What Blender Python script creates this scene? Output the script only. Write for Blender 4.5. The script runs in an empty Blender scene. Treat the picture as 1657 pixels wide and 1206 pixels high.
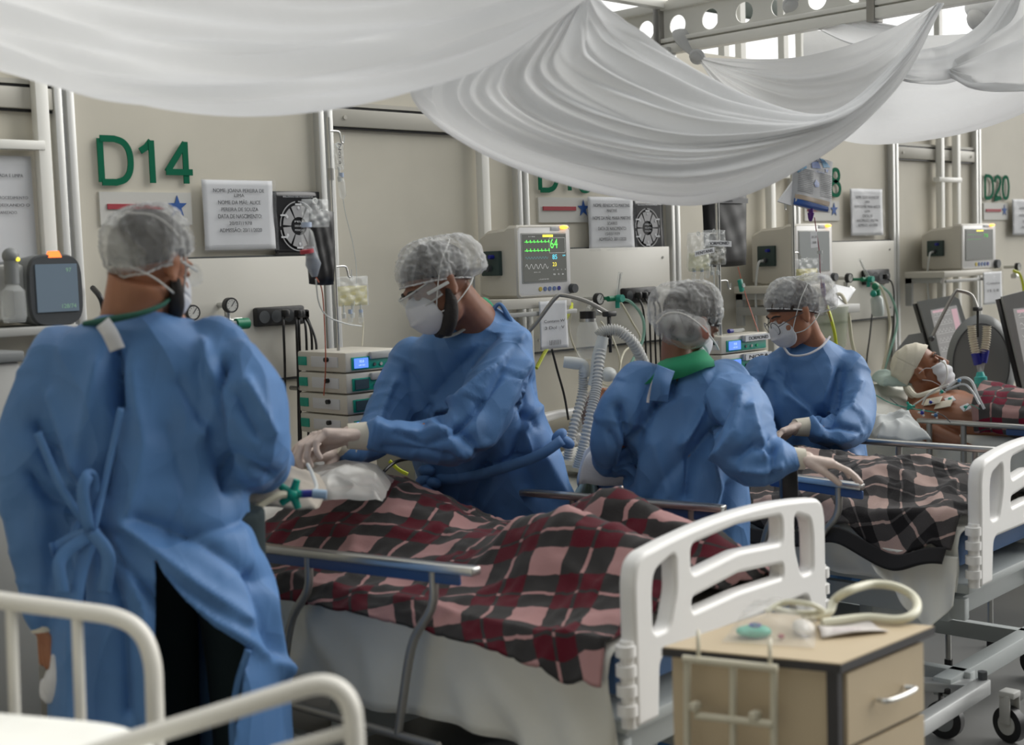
import bpy, bmesh, math, random
import numpy as np
from mathutils import Vector, Matrix
random.seed(7)
RNG = np.random.RandomState(5)

# ------------------------------------------------------------------ camera
W_, H_, FPX = 1657.0, 1206.0, 2200.0
CAM = np.array([0.0, -4.03, 1.55])
TH = math.atan2(2236.0, FPX)
PITCH, ROLL = math.radians(4.62), math.radians(2.0)
UPv = np.array([0, 0, 1.0])
F0 = np.array([math.cos(TH), math.sin(TH), 0]); R0 = np.array([math.sin(TH), -math.cos(TH), 0])
FW = F0 * math.cos(PITCH) - UPv * math.sin(PITCH)
U1 = UPv * math.cos(PITCH) + F0 * math.sin(PITCH)
RT = R0 * math.cos(ROLL) - U1 * math.sin(ROLL)
UP = U1 * math.cos(ROLL) + R0 * math.sin(ROLL)
S = bpy.context.scene
COL = S.collection
cd = bpy.data.cameras.new('camera'); cam = bpy.data.objects.new('camera', cd); COL.objects.link(cam)
m = Matrix(((RT[0], UP[0], -FW[0], CAM[0]), (RT[1], UP[1], -FW[1], CAM[1]), (RT[2], UP[2], -FW[2], CAM[2]), (0, 0, 0, 1)))
cam.matrix_world = m
cd.sensor_width = 36; cd.lens = FPX / W_ * 36
cd.clip_start = 0.05; cd.clip_end = 200
cd.dof.use_dof = True; cd.dof.focus_distance = 5.2; cd.dof.aperture_fstop = 2.6
S.camera = cam
S.view_settings.view_transform = 'Standard'; S.view_settings.look = 'None'
S.view_settings.gamma = 1; S.view_settings.exposure = 0.55
S.view_settings.use_curve_mapping = False

# ------------------------------------------------------------------ light: daylight through the tent roof
wd = bpy.data.worlds.new('daylight'); S.world = wd; wd.use_nodes = True
nt = wd.node_tree; nt.nodes.clear()
out = nt.nodes.new('ShaderNodeOutputWorld'); bg = nt.nodes.new('ShaderNodeBackground')
tc = nt.nodes.new('ShaderNodeTexCoord'); sep = nt.nodes.new('ShaderNodeSeparateXYZ')
nt.links.new(tc.outputs['Generated'], sep.inputs[0])
mx = nt.nodes.new('ShaderNodeMath'); mx.operation = 'MULTIPLY_ADD'; mx.inputs[1].default_value = 0.55
nt.links.new(sep.outputs['X'], mx.inputs[0])
mz = nt.nodes.new('ShaderNodeMath'); mz.operation = 'MULTIPLY_ADD'; mz.inputs[1].default_value = 0.62; mz.inputs[2].default_value = 0.0
my = nt.nodes.new('ShaderNodeMath'); my.operation = 'MULTIPLY_ADD'; my.inputs[1].default_value = 0.55
nt.links.new(sep.outputs['Z'], mz.inputs[0]); nt.links.new(sep.outputs['Y'], my.inputs[0])
nt.links.new(mz.outputs[0], my.inputs[2]); nt.links.new(my.outputs[0], mx.inputs[2])
cr = nt.nodes.new('ShaderNodeValToRGB')
cr.color_ramp.elements[0].position = 0.0; cr.color_ramp.elements[0].color = (0.03, 0.033, 0.032, 1)
cr.color_ramp.elements[1].position = 0.85; cr.color_ramp.elements[1].color = (1.0, 1.0, 0.98, 1)
nt.links.new(mx.outputs[0], cr.inputs[0]); nt.links.new(cr.outputs[0], bg.inputs[0])
bg.inputs[1].default_value = 1.0
nt.links.new(bg.outputs[0], out.inputs[0])

def area(name, loc, target, size, power, color=(1, 1, 1)):
    l = bpy.data.lights.new(name, 'AREA'); l.shape = 'SQUARE'; l.size = size; l.energy = power; l.color = color
    o = bpy.data.objects.new(name, l); COL.objects.link(o); o.location = loc
    d = Vector(target) - Vector(loc); o.rotation_euler = d.to_track_quat('-Z', 'Y').to_euler()
    return o
sl = bpy.data.lights.new('daylight_sun', 'SUN'); sl.energy = 2.1; sl.angle = math.radians(55); sl.color = (1.0, 0.985, 0.95)
so = bpy.data.objects.new('daylight_sun', sl); COL.objects.link(so); so.location = (9, -3, 6)
so.rotation_euler = Vector((-0.80, 0.34, -0.50)).to_track_quat('-Z', 'Y').to_euler()
area('roof_daylight_near', (1.6, -3.0, 4.2), (2.6, -0.8, 0.8), 2.2, 16, (0.94, 0.98, 1.0))

# ------------------------------------------------------------------ pixel helpers (photograph frame -> world)
def ray(px, py):
    return FW + (px - W_ / 2) / FPX * RT - (py - H_ / 2) / FPX * UP
def at(px, py, Z):
    return CAM + ray(px, py) * Z
def wl(px, py, off=0.0):                 # on a plane parallel to the wall, off metres in front of it
    r = ray(px, py); return CAM + r * ((-off - CAM[1]) / r[1])
def hz(px, py, h):                       # on a level plane
    r = ray(px, py); return CAM + r * ((h - CAM[2]) / r[2])
def proj(P):
    d = P - CAM; z = d @ FW
    return W_ / 2 + FPX * (d @ RT) / z, H_ / 2 - FPX * (d @ UP) / z, z
def V3(p): return np.array(p, float)
def nrm(v):
    v = V3(v); return v / (np.linalg.norm(v) + 1e-12)

# ------------------------------------------------------------------ materials
MATS = {}
def mat(name, col, rough=0.5, metal=0.0, noise=0.0, nscale=20, bump=0.0, bscale=200, alpha=1.0, trans=0.0, emit=None, estr=1.0, spec=0.5, sheen=0.0, sss=0.0):
    if name in MATS: return MATS[name]
    M = bpy.data.materials.new(name); M.use_nodes = True; t = M.node_tree
    b = t.nodes['Principled BSDF']
    b.inputs['Base Color'].default_value = (*col, 1); b.inputs['Roughness'].default_value = rough
    b.inputs['Metallic'].default_value = metal; b.inputs['Specular IOR Level'].default_value = spec
    b.inputs['Alpha'].default_value = alpha
    if sheen: b.inputs['Sheen Weight'].default_value = sheen
    if trans: b.inputs['Transmission Weight'].default_value = trans; b.inputs['IOR'].default_value = 1.35
    if sss:
        b.inputs['Subsurface Weight'].default_value = sss; b.inputs['Subsurface Radius'].default_value = (0.01, 0.004, 0.002)
    if emit: b.inputs['Emission Color'].default_value = (*emit, 1); b.inputs['Emission Strength'].default_value = estr
    c = t.nodes.new('ShaderNodeTexCoord')
    if noise:
        n = t.nodes.new('ShaderNodeTexNoise'); n.inputs['Scale'].default_value = nscale; n.inputs['Detail'].default_value = 5
        t.links.new(c.outputs['Object'], n.inputs['Vector'])
        r = t.nodes.new('ShaderNodeMapRange'); r.inputs[1].default_value = 0.3; r.inputs[2].default_value = 0.7
        r.inputs[3].default_value = 1 - noise; r.inputs[4].default_value = 1 + noise
        t.links.new(n.outputs[0], r.inputs[0])
        v = t.nodes.new('ShaderNodeVectorMath'); v.operation = 'SCALE'; v.inputs[0].default_value = col
        t.links.new(r.outputs[0], v.inputs['Scale']); t.links.new(v.outputs[0], b.inputs['Base Color'])
    if bump:
        n2 = t.nodes.new('ShaderNodeTexNoise'); n2.inputs['Scale'].default_value = bscale; n2.inputs['Detail'].default_value = 3
        t.links.new(c.outputs['Object'], n2.inputs['Vector'])
        bp = t.nodes.new('ShaderNodeBump'); bp.inputs['Strength'].default_value = bump; bp.inputs['Distance'].default_value = 0.004
        t.links.new(n2.outputs[0], bp.inputs['Height']); t.links.new(bp.outputs[0], b.inputs['Normal'])
    MATS[name] = M
    return M
def gauze_mat(name, col, a_lo, a_hi, scale=60, trans=0.3, stretch=(1, 1, 1)):
    M = bpy.data.materials.new(name); M.use_nodes = True; t = M.node_tree; b = t.nodes['Principled BSDF']
    b.inputs['Base Color'].default_value = (*col, 1); b.inputs['Roughness'].default_value = 0.7
    c = t.nodes.new('ShaderNodeTexCoord'); mp = t.nodes.new('ShaderNodeMapping'); mp.inputs['Scale'].default_value = stretch
    n = t.nodes.new('ShaderNodeTexNoise'); n.inputs['Scale'].default_value = scale; n.inputs['Detail'].default_value = 2.5
    n.inputs['Distortion'].default_value = 0.8
    t.links.new(c.outputs['Object'], mp.inputs[0]); t.links.new(mp.outputs[0], n.inputs['Vector'])
    r = t.nodes.new('ShaderNodeMapRange'); r.inputs[1].default_value = 0.38; r.inputs[2].default_value = 0.66
    r.inputs[3].default_value = a_lo; r.inputs[4].default_value = a_hi
    t.links.new(n.outputs[0], r.inputs[0]); t.links.new(r.outputs[0], b.inputs['Alpha'])
    MATS[name] = M; return M
def drape_mat(name, col, tr=0.35):
    M = bpy.data.materials.new(name); M.use_nodes = True; t = M.node_tree; t.nodes.clear()
    o = t.nodes.new('ShaderNodeOutputMaterial'); mxs = t.nodes.new('ShaderNodeMixShader'); mxs.inputs[0].default_value = tr
    d = t.nodes.new('ShaderNodeBsdfDiffuse'); d.inputs[0].default_value = (*col, 1)
    tl = t.nodes.new('ShaderNodeBsdfTranslucent'); tl.inputs[0].default_value = (*col, 1)
    c = t.nodes.new('ShaderNodeTexCoord'); n = t.nodes.new('ShaderNodeTexNoise'); n.inputs['Scale'].default_value = 35; n.inputs['Detail'].default_value = 6
    bp = t.nodes.new('ShaderNodeBump'); bp.inputs['Strength'].default_value = 0.25; bp.inputs['Distance'].default_value = 0.006
    t.links.new(c.outputs['Object'], n.inputs['Vector']); t.links.new(n.outputs[0], bp.inputs['Height'])
    t.links.new(bp.outputs[0], d.inputs['Normal']); t.links.new(bp.outputs[0], tl.inputs['Normal'])
    t.links.new(d.outputs[0], mxs.inputs[1]); t.links.new(tl.outputs[0], mxs.inputs[2]); t.links.new(mxs.outputs[0], o.inputs[0])
    MATS[name] = M; return M
def plaid_mat(name, light, mid, dark, pu, pv, thin=(0.04, 0.04, 0.045)):
    """two crossing sets of wide and narrow stripes woven in the blanket's own UV (metres)"""
    M = bpy.data.materials.new(name); M.use_nodes = True; t = M.node_tree; b = t.nodes['Principled BSDF']
    b.inputs['Roughness'].default_value = 0.95; b.inputs['Specular IOR Level'].default_value = 0.1; b.inputs['Sheen Weight'].default_value = 0.15
    uv = t.nodes.new('ShaderNodeUVMap'); nz = t.nodes.new('ShaderNodeTexNoise'); nz.inputs['Scale'].default_value = 140
    vm = t.nodes.new('ShaderNodeVectorMath'); vm.operation = 'MULTIPLY_ADD'; vm.inputs[1].default_value = (0.0035, 0.0035, 0)
    t.links.new(uv.outputs[0], nz.inputs['Vector']); t.links.new(nz.outputs['Color'], vm.inputs[0]); t.links.new(uv.outputs[0], vm.inputs[2])
    sp = t.nodes.new('ShaderNodeSeparateXYZ'); t.links.new(vm.outputs[0], sp.inputs[0])
    def mth(op, a, v=None):
        n = t.nodes.new('ShaderNodeMath'); n.operation = op
        for i, q in enumerate([a] if v is None else [a, v]):
            if isinstance(q, (int, float)): n.inputs[i].default_value = q
            else: t.links.new(q, n.inputs[i])
        return n.outputs[0]
    def bands(src, per):
        fr = mth('FRACT', mth('DIVIDE', src, per))
        rp = t.nodes.new('ShaderNodeValToRGB'); rp.color_ramp.interpolation = 'CONSTANT'
        e = rp.color_ramp.elements; e[0].position = 0; e[0].color = (1, 1, 1, 1); e[1].position = 0.42; e[1].color = (0, 0, 0, 1)
        for p, v in ((0.68, 1), (0.73, 0)):
            k = e.new(p); k.color = (v, v, v, 1)
        t.links.new(fr, rp.inputs[0]); return rp.outputs[0]
    A = bands(sp.outputs[0], pu); B = bands(sp.outputs[1], pv)
    m1 = t.nodes.new('ShaderNodeMix'); m1.data_type = 'RGBA'; m1.inputs[6].default_value = (*dark, 1); m1.inputs[7].default_value = (*mid, 1)
    t.links.new(A, m1.inputs[0])
    m2 = t.nodes.new('ShaderNodeMix'); m2.data_type = 'RGBA'; m2.inputs[6].default_value = (*mid, 1); m2.inputs[7].default_value = (*light, 1)
    t.links.new(A, m2.inputs[0])
    m3 = t.nodes.new('ShaderNodeMix'); m3.data_type = 'RGBA'; t.links.new(B, m3.inputs[0]); t.links.new(m1.outputs[2], m3.inputs[6]); t.links.new(m2.outputs[2], m3.inputs[7])
    t.links.new(m3.outputs[2], b.inputs['Base Color'])
    bp = t.nodes.new('ShaderNodeBump'); bp.inputs['Strength'].default_value = 0.5; bp.inputs['Distance'].default_value = 0.004
    n3 = t.nodes.new('ShaderNodeTexNoise'); n3.inputs['Scale'].default_value = 350; t.links.new(uv.outputs[0], n3.inputs['Vector'])
    t.links.new(n3.outputs[0], bp.inputs['Height']); t.links.new(bp.outputs[0], b.inputs['Normal'])
    MATS[name] = M; return M
def stripe_mat(name, c1, c2, per):
    if name in MATS: return MATS[name]
    M = bpy.data.materials.new(name); M.use_nodes = True; t = M.node_tree; b = t.nodes['Principled BSDF']; b.inputs['Roughness'].default_value = 0.9
    uv = t.nodes.new('ShaderNodeUVMap'); sp = t.nodes.new('ShaderNodeSeparateXYZ'); t.links.new(uv.outputs[0], sp.inputs[0])
    d = t.nodes.new('ShaderNodeMath'); d.operation = 'DIVIDE'; d.inputs[1].default_value = per; t.links.new(sp.outputs[0], d.inputs[0])
    fr = t.nodes.new('ShaderNodeMath'); fr.operation = 'FRACT'; t.links.new(d.outputs[0], fr.inputs[0])
    rp = t.nodes.new('ShaderNodeValToRGB'); rp.color_ramp.interpolation = 'CONSTANT'
    rp.color_ramp.elements[0].color = (*c1, 1); rp.color_ramp.elements[1].position = 0.6; rp.color_ramp.elements[1].color = (*c2, 1)
    t.links.new(fr.outputs[0], rp.inputs[0]); t.links.new(rp.outputs[0], b.inputs['Base Color'])
    MATS[name] = M; return M

CREAM = mat('cream_panel', (0.60, 0.565, 0.475), 0.55, noise=0.05, nscale=3)
BOARD = mat('headwall_board', (0.62, 0.60, 0.54), 0.4, noise=0.02, nscale=2)
ALU = mat('aluminium', (0.55, 0.56, 0.56), 0.35, 0.6)
WPAINT = mat('white_paint', (0.80, 0.79, 0.74), 0.35)
BPLAST = mat('white_plastic', (0.80, 0.79, 0.77), 0.3, spec=0.5)
STEEL = mat('steel', (0.55, 0.55, 0.53), 0.28, 0.9)
DSTEEL = mat('dull_steel', (0.36, 0.35, 0.33), 0.4, 0.7)
BLACK = mat('black_plastic', (0.012, 0.012, 0.013), 0.4)
DGREY = mat('dark_grey_plastic', (0.06, 0.065, 0.07), 0.45)
MGREY = mat('mid_grey_plastic', (0.19, 0.20, 0.20), 0.5)
LGREY = mat('light_grey_plastic', (0.42, 0.42, 0.40), 0.45)
BEIGE = mat('beige_plastic', (0.60, 0.57, 0.50), 0.4)
GREEN = mat('letter_green', (0.010, 0.13, 0.070), 0.8, spec=0.08)
TEAL = mat('teal_plastic', (0.01, 0.30, 0.22), 0.4)
DGREEN = mat('dark_green_cloth', (0.02, 0.10, 0.07), 0.9)
SGREEN = mat('scrub_green', (0.02, 0.27, 0.13), 0.85)
RED = mat('stripe_red', (0.35, 0.03, 0.045), 0.6)
BLUE = mat('star_blue', (0.02, 0.09, 0.32), 0.6)
NAVY = mat('navy_plastic', (0.015, 0.02, 0.25), 0.4)
DBLUE = mat('bed_blue', (0.03, 0.08, 0.22), 0.4)
PAPER = mat('paper', (0.62, 0.63, 0.65), 0.6)
INK = mat('ink', (0.09, 0.09, 0.10), 0.8)
YELLOW = mat('yellow_tube', (0.62, 0.68, 0.03), 0.4)
AMBER = mat('amber_lamp', (1, 0.5, 0.1), 0.4, emit=(1.0, 0.42, 0.05), estr=1.6)
REDLAMP = mat('red_lamp', (1, 0.2, 0.05), 0.4, emit=(1.0, 0.16, 0.03), estr=1.4)
LCD = mat('lcd_blue', (0.05, 0.1, 0.5), 0.3, emit=(0.10, 0.22, 0.85), estr=0.9)
LCDW = mat('lcd_text', (0.5, 0.6, 0.9), 0.3, emit=(0.45, 0.6, 1.0), estr=0.8)
SCR = mat('screen_dark', (0.03, 0.035, 0.03), 0.25, emit=(0.055, 0.055, 0.05), estr=1.0)
SCRG = mat('screen_grey', (0.06, 0.08, 0.10), 0.2, emit=(0.05, 0.065, 0.08), estr=1.0)
SCRL = mat('screen_light', (0.15, 0.15, 0.15), 0.2, emit=(0.16, 0.155, 0.15), estr=1.0)
TG = mat('trace_green', (0.1, 0.9, 0.1), 0.5, emit=(0.12, 0.85, 0.10), estr=1.0)
TC = mat('trace_cyan', (0.1, 0.7, 0.9), 0.5, emit=(0.10, 0.55, 0.7), estr=0.9)
TY = mat('trace_yellow', (0.9, 0.8, 0.1), 0.5, emit=(0.85, 0.70, 0.05), estr=1.0)
TW = mat('trace_white', (0.6, 0.6, 0.6), 0.5, emit=(0.25, 0.25, 0.24), estr=0.9)
TP = mat('trace_pink', (0.6, 0.4, 0.45), 0.5, emit=(0.30, 0.20, 0.22), estr=0.9)
CLEAR = mat('clear_plastic', (0.85, 0.88, 0.88), 0.12, alpha=0.22, spec=0.8)
CLEAR2 = mat('clear_sleeve', (0.9, 0.92, 0.95), 0.08, alpha=0.10, spec=1.0, bump=0.6, bscale=14)
MILKY = mat('milky_tube', (0.70, 0.72, 0.70), 0.35, alpha=0.72)
CREAMTUBE = mat('cream_tube', (0.66, 0.62, 0.48), 0.4)
GTUBE = mat('green_tube', (0.30, 0.55, 0.45), 0.3, alpha=0.75)
FLUIDY = mat('yellow_fluid', (0.66, 0.60, 0.18), 0.2, alpha=0.7)
ORANGE = mat('orange_line', (0.55, 0.13, 0.07), 0.4)
PURPLE = mat('purple_plastic', (0.11, 0.02, 0.22), 0.4)
GOWN = mat('blue_gown', (0.088, 0.210, 0.45), 0.55, noise=0.05, nscale=6, bump=0.12, bscale=260, sheen=0.05, spec=0.35)
def crisp(M, layers):
    t = M.node_tree; b = t.nodes['Principled BSDF']; c = t.nodes.new('ShaderNodeTexCoord'); prev = b.inputs['Normal'].links[0].from_socket if b.inputs['Normal'].links else None
    for sc, ds, st, rot, sz in layers:
        nz = t.nodes.new('ShaderNodeTexNoise'); nz.inputs['Scale'].default_value = 2.2; nz.inputs['Detail'].default_value = 1
        va = t.nodes.new('ShaderNodeVectorMath'); va.operation = 'MULTIPLY_ADD'; va.inputs[1].default_value = (.5, .5, .5)
        t.links.new(c.outputs['Object'], nz.inputs['Vector']); t.links.new(nz.outputs['Color'], va.inputs[0]); t.links.new(c.outputs['Object'], va.inputs[2])
        mp = t.nodes.new('ShaderNodeMapping'); mp.inputs['Scale'].default_value = (1, 1, sz); mp.inputs['Rotation'].default_value = rot
        t.links.new(va.outputs[0], mp.inputs[0]); v = t.nodes.new('ShaderNodeTexVoronoi'); v.inputs['Scale'].default_value = sc; t.links.new(mp.outputs[0], v.inputs['Vector'])
        bp = t.nodes.new('ShaderNodeBump'); bp.inputs['Strength'].default_value = st; bp.inputs['Distance'].default_value = ds
        t.links.new(v.outputs['Distance'], bp.inputs['Height'])
        if prev: t.links.new(prev, bp.inputs['Normal'])
        prev = bp.outputs[0]
    t.links.new(prev, b.inputs['Normal'])
crisp(GOWN, ((4.2, .10, .65, (.3, .25, .6), .42), (10.0, .022, .45, (-.4, .5, .2), .6)))
TROUS = mat('black_trousers', (0.010, 0.022, 0.026), 0.9)
SKIN = mat('skin_tan', (0.36, 0.155, 0.085), 0.5, noise=0.06, nscale=30, sss=0.05)
SKIND = mat('skin_brown', (0.24, 0.105, 0.062), 0.48, noise=0.08, nscale=30, sss=0.05)
HAIR = mat('dark_hair', (0.022, 0.018, 0.016), 0.75, bump=0.6, bscale=160)
GLOVE = mat('latex_glove', (0.64, 0.52, 0.46), 0.5, noise=0.05, nscale=40, bump=0.15, bscale=90)
CUFF = mat('ribbed_cuff', (0.66, 0.62, 0.52), 0.85)
MASKW = mat('white_mask', (0.66, 0.67, 0.70), 0.8, bump=0.2, bscale=120)
BANDAGE = mat('gauze_bandage', (0.72, 0.67, 0.56), 0.95, bump=0.3, bscale=220)
SHEET = mat('white_sheet', (0.76, 0.755, 0.70), 0.9, noise=0.03, nscale=8, bump=0.2, bscale=30)
SHEETG = mat('pale_green_sheet', (0.42, 0.50, 0.44), 0.9, bump=0.3, bscale=30)
WOOD = mat('pale_laminate', (0.52, 0.42, 0.28), 0.45, noise=0.04, nscale=5)
EDGE = mat('black_edge_band', (0.03, 0.028, 0.03), 0.5)
BRIGHTW = mat('white_metal', (0.68, 0.66, 0.60), 0.3)
CAPM = gauze_mat('bouffant_gauze', (0.66, 0.67, 0.67), 0.20, 0.62, 9, stretch=(1.6, 1.6, .8))
DRAPE = drape_mat('white_drape', (0.79, 0.795, 0.80), 0.42)
GLASSM = mat('lens', (0.8, 0.85, 0.85), 0.05, alpha=0.18, spec=1.0)

# ------------------------------------------------------------------ mesh builder
def basis(d, hint=(0, 0, 1)):
    d = nrm(d); h = V3(hint)
    if abs(d @ nrm(h)) > 0.98: h = np.array([1.0, 0, 0]) if abs(d[0]) < 0.9 else np.array([0, 1.0, 0])
    a = nrm(np.cross(h, d)); b = np.cross(d, a); return a, b
def catmull(P, n):
    P = np.array(P, float)
    if len(P) < 3: return np.array([P[0] + (P[-1] - P[0]) * t for t in np.linspace(0, 1, n)])
    Q = np.vstack([2 * P[0] - P[1], P, 2 * P[-1] - P[-2]]); o = []
    for t in np.linspace(0, len(P) - 1, n):
        i = min(int(t), len(P) - 2); f = t - i; p0, p1, p2, p3 = Q[i:i + 4]
        o.append(0.5 * ((2 * p1) + (-p0 + p2) * f + (2 * p0 - 5 * p1 + 4 * p2 - p3) * f * f + (-p0 + 3 * p1 - 3 * p2 + p3) * f ** 3))
    return np.array(o)
class MB:
    def __init__(s): s.v = []; s.f = []; s.uv = None
    def add(s, v, f):
        n = len(s.v); s.v += [tuple(map(float, p)) for p in v]; s.f += [tuple(i + n for i in q) for q in f]; return s
    def box(s, c, size, X=(1, 0, 0), Y=(0, 1, 0), Zd=(0, 0, 1), bev=0.0, seg=2):
        bm = bmesh.new(); bmesh.ops.create_cube(bm, size=1)
        for v in bm.verts: v.co = Vector((v.co.x * size[0], v.co.y * size[1], v.co.z * size[2]))
        if bev > 0:
            bev = min(bev, 0.49 * min(size)); bmesh.ops.bevel(bm, geom=bm.edges[:], offset=bev, segments=seg, affect='EDGES', profile=0.5)
        bm.verts.index_update(); X, Y, Zd, c = V3(X), V3(Y), V3(Zd), V3(c)
        s.add([c + v.co.x * X + v.co.y * Y + v.co.z * Zd for v in bm.verts], [[v.index for v in f.verts] for f in bm.faces]); bm.free(); return s
    def bb(s, x0, x1, y0, y1, z0, z1, bev=0.0):
        return s.box(((x0 + x1) / 2, (y0 + y1) / 2, (z0 + z1) / 2), (abs(x1 - x0), abs(y1 - y0), abs(z1 - z0)), bev=bev)
    def tube(s, pts, r, n=10, smooth=0, caps=True, ell=1.0, hint=(0, 0, 1)):
        P = np.array(pts, float); rr = np.array([r] * len(P) if np.isscalar(r) else r, float)
        if smooth:
            R_ = catmull(np.array([[q, 0, 0] for q in rr]), smooth)[:, 0]; P = catmull(P, smooth); rr = np.maximum(R_, 1e-4)
        T = np.gradient(P, axis=0) if len(P) > 2 else np.array([P[1] - P[0]] * 2)
        a, b = basis(T[0], hint); V = []
        for i in range(len(P)):
            t = nrm(T[i]); a = a - t * (a @ t); a = nrm(a); b = np.cross(t, a)
            for k in range(n):
                an = 2 * math.pi * k / n; V.append(P[i] + rr[i] * (math.cos(an) * a + ell * math.sin(an) * b))
        Fc = [(i * n + k, i * n + (k + 1) % n, (i + 1) * n + (k + 1) % n, (i + 1) * n + k) for i in range(len(P) - 1) for k in range(n)]
        if caps: Fc += [tuple(range(n - 1, -1, -1)), tuple((len(P) - 1) * n + k for k in range(n))]
        return s.add(V, Fc)
    def cyl(s, p0, p1, r, r2=None, n=16): return s.tube([p0, p1], [r, r if r2 is None else r2], n)
    def corr(s, pts, r, pitch=0.011, amp=0.14, n=12, smooth=24):      # corrugated hose
        P = catmull(pts, 60); L = np.linalg.norm(np.diff(P, axis=0), axis=1).sum(); k = max(12, int(L / pitch * 4))
        P = catmull(pts, k); rr = [r * (1 + amp * (1 if (i % 4) < 2 else -1)) for i in range(k)]
        return s.tube(P, rr, n)
    def ring(s, c, nrmv, R, r, n=28, m_=8):
        a, b = basis(nrmv); c = V3(c); pts = [c + R * (math.cos(t) * a + math.sin(t) * b) for t in np.linspace(0, 2 * math.pi, n + 1)]
        return s.tube(pts, r, m_, caps=False)
    def ell(s, c, rad, X=(1, 0, 0), Y=(0, 1, 0), Zd=(0, 0, 1), nu=20, nv=12):
        c, X, Y, Zd = V3(c), V3(X), V3(Y), V3(Zd); rad = [rad] * 3 if np.isscalar(rad) else rad; V = []
        for j in range(nv + 1):
            ph = math.pi * j / nv
            for i in range(nu):
                th = 2 * math.pi * i / nu
                V.append(c + rad[0] * math.sin(ph) * math.cos(th) * X + rad[1] * math.sin(ph) * math.sin(th) * Y + rad[2] * math.cos(ph) * Zd)
        Fc = [(j * nu + i, (j + 1) * nu + i, (j + 1) * nu + (i + 1) % nu, j * nu + (i + 1) % nu) for j in range(nv) for i in range(nu)]
        return s.add(V, Fc)
    def loft(s, rings, caps=True):
        n = len(rings[0]); V = [p for r in rings for p in r]
        Fc = [(i * n + k, i * n + (k + 1) % n, (i + 1) * n + (k + 1) % n, (i + 1) * n + k) for i in range(len(rings) - 1) for k in range(n)]
        if caps: Fc += [tuple(range(n - 1, -1, -1)), tuple((len(rings) - 1) * n + k for k in range(n))]
        return s.add(V, Fc)
    def prism(s, poly, d):                   # poly: 3-D outline, d: extrusion vector
        P = [V3(p) for p in poly]; n = len(P); d = V3(d)
        return s.add(P + [p + d for p in P], [tuple(range(n)), tuple(range(2 * n - 1, n - 1, -1))] + [(k, k + n, (k + 1) % n + n, (k + 1) % n) for k in range(n)])
    def grid(s, G, uv=None, close=False):
        G = np.asarray(G); a, b = G.shape[:2]; base = len(s.v)
        s.add(G.reshape(-1, 3), [(i * b + j, i * b + j + 1, (i + 1) * b + j + 1, (i + 1) * b + j) for i in range(a - 1) for j in range(b - 1)])
        if uv is not None: s.uv = np.asarray(uv).reshape(-1, 2)
        return s
WLOC = {}
def obj(name, mb, material, parent=None, smooth=True, label=None, angle=40, solid=0.0, subsurf=0):
    me = bpy.data.meshes.new(name)
    off = WLOC.get(parent.name, np.zeros(3)) if parent else np.zeros(3)
    if isinstance(mb, MB):
        me.from_pydata([tuple(V3(p) - off) for p in mb.v], [], mb.f); me.update()
        bm = bmesh.new(); bm.from_mesh(me); bmesh.ops.recalc_face_normals(bm, faces=bm.faces[:]) if mb.uv is None else None
        bm.to_mesh(me); bm.free()
        if mb.uv is not None:
            l = me.uv_layers.new(name='UVMap'); idx = np.zeros(len(me.loops), int); me.loops.foreach_get('vertex_index', idx)
            l.data.foreach_set('uv', mb.uv[idx].ravel())
    else:
        me = mb; me.name = name; n = len(me.vertices); co = np.zeros(n * 3); me.vertices.foreach_get('co', co)
        co = (co.reshape(-1, 3) - off).ravel(); me.vertices.foreach_set('co', co); me.update()
    o = bpy.data.objects.new(name, me); COL.objects.link(o)
    me.materials.append(material)
    if smooth: me.shade_smooth(); me.set_sharp_from_angle(angle=math.radians(angle))
    if parent: o.parent = parent
    if solid:
        md = o.modifiers.new('thickness', 'SOLIDIFY'); md.thickness = solid; md.offset = 0
    if subsurf:
        md = o.modifiers.new('sub', 'SUBSURF'); md.levels = subsurf; md.render_levels = subsurf
    if label: o['label'] = label
    WLOC[o.name] = off
    return o
def tag(o, label, cat, group=None):
    o['label'] = label; o['category'] = cat
    if group: o['group'] = group
    return o
def thing(name, label, cat, loc, group=None):
    o = bpy.data.objects.new(name, None); COL.objects.link(o); o.location = tuple(loc); o.empty_display_size = 0.05
    WLOC[o.name] = V3(loc); return tag(o, label, cat, group)
def struct(name, mb, material, **k):
    o = obj(name, mb, material, **k); o['kind'] = 'structure'; return o

def blob(mb, voxel=0.008, it=4):
    me = bpy.data.meshes.new('tmp'); me.from_pydata(mb.v, [], mb.f)
    o = bpy.data.objects.new('tmp', me); COL.objects.link(o)
    r = o.modifiers.new('r', 'REMESH'); r.mode = 'VOXEL'; r.voxel_size = voxel
    if it: q = o.modifiers.new('s', 'SMOOTH'); q.factor = 0.5; q.iterations = it
    dg = bpy.context.evaluated_depsgraph_get(); dg.update()
    nm = bpy.data.meshes.new_from_object(o.evaluated_get(dg)); bpy.data.objects.remove(o); bpy.data.meshes.remove(me)
    return nm
def coords(me):
    n = len(me.vertices); c = np.zeros(n * 3); me.vertices.foreach_get('co', c)
    q = np.zeros(n * 3); me.vertices.foreach_get('normal', q); return c.reshape(-1, 3), q.reshape(-1, 3)
def setco(me, c): me.vertices.foreach_set('co', c.ravel()); me.update()
def hsh(ix, iy, iz):
    h = (ix * 374761393 + iy * 668265263 + iz * 2147483647 ^ 0x5bd1e995) & 0xffffffff
    h = ((h ^ (h >> 13)) * 1274126177) & 0xffffffff; return ((h ^ (h >> 16)) & 0xffff) / 32767.5 - 1.0
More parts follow.
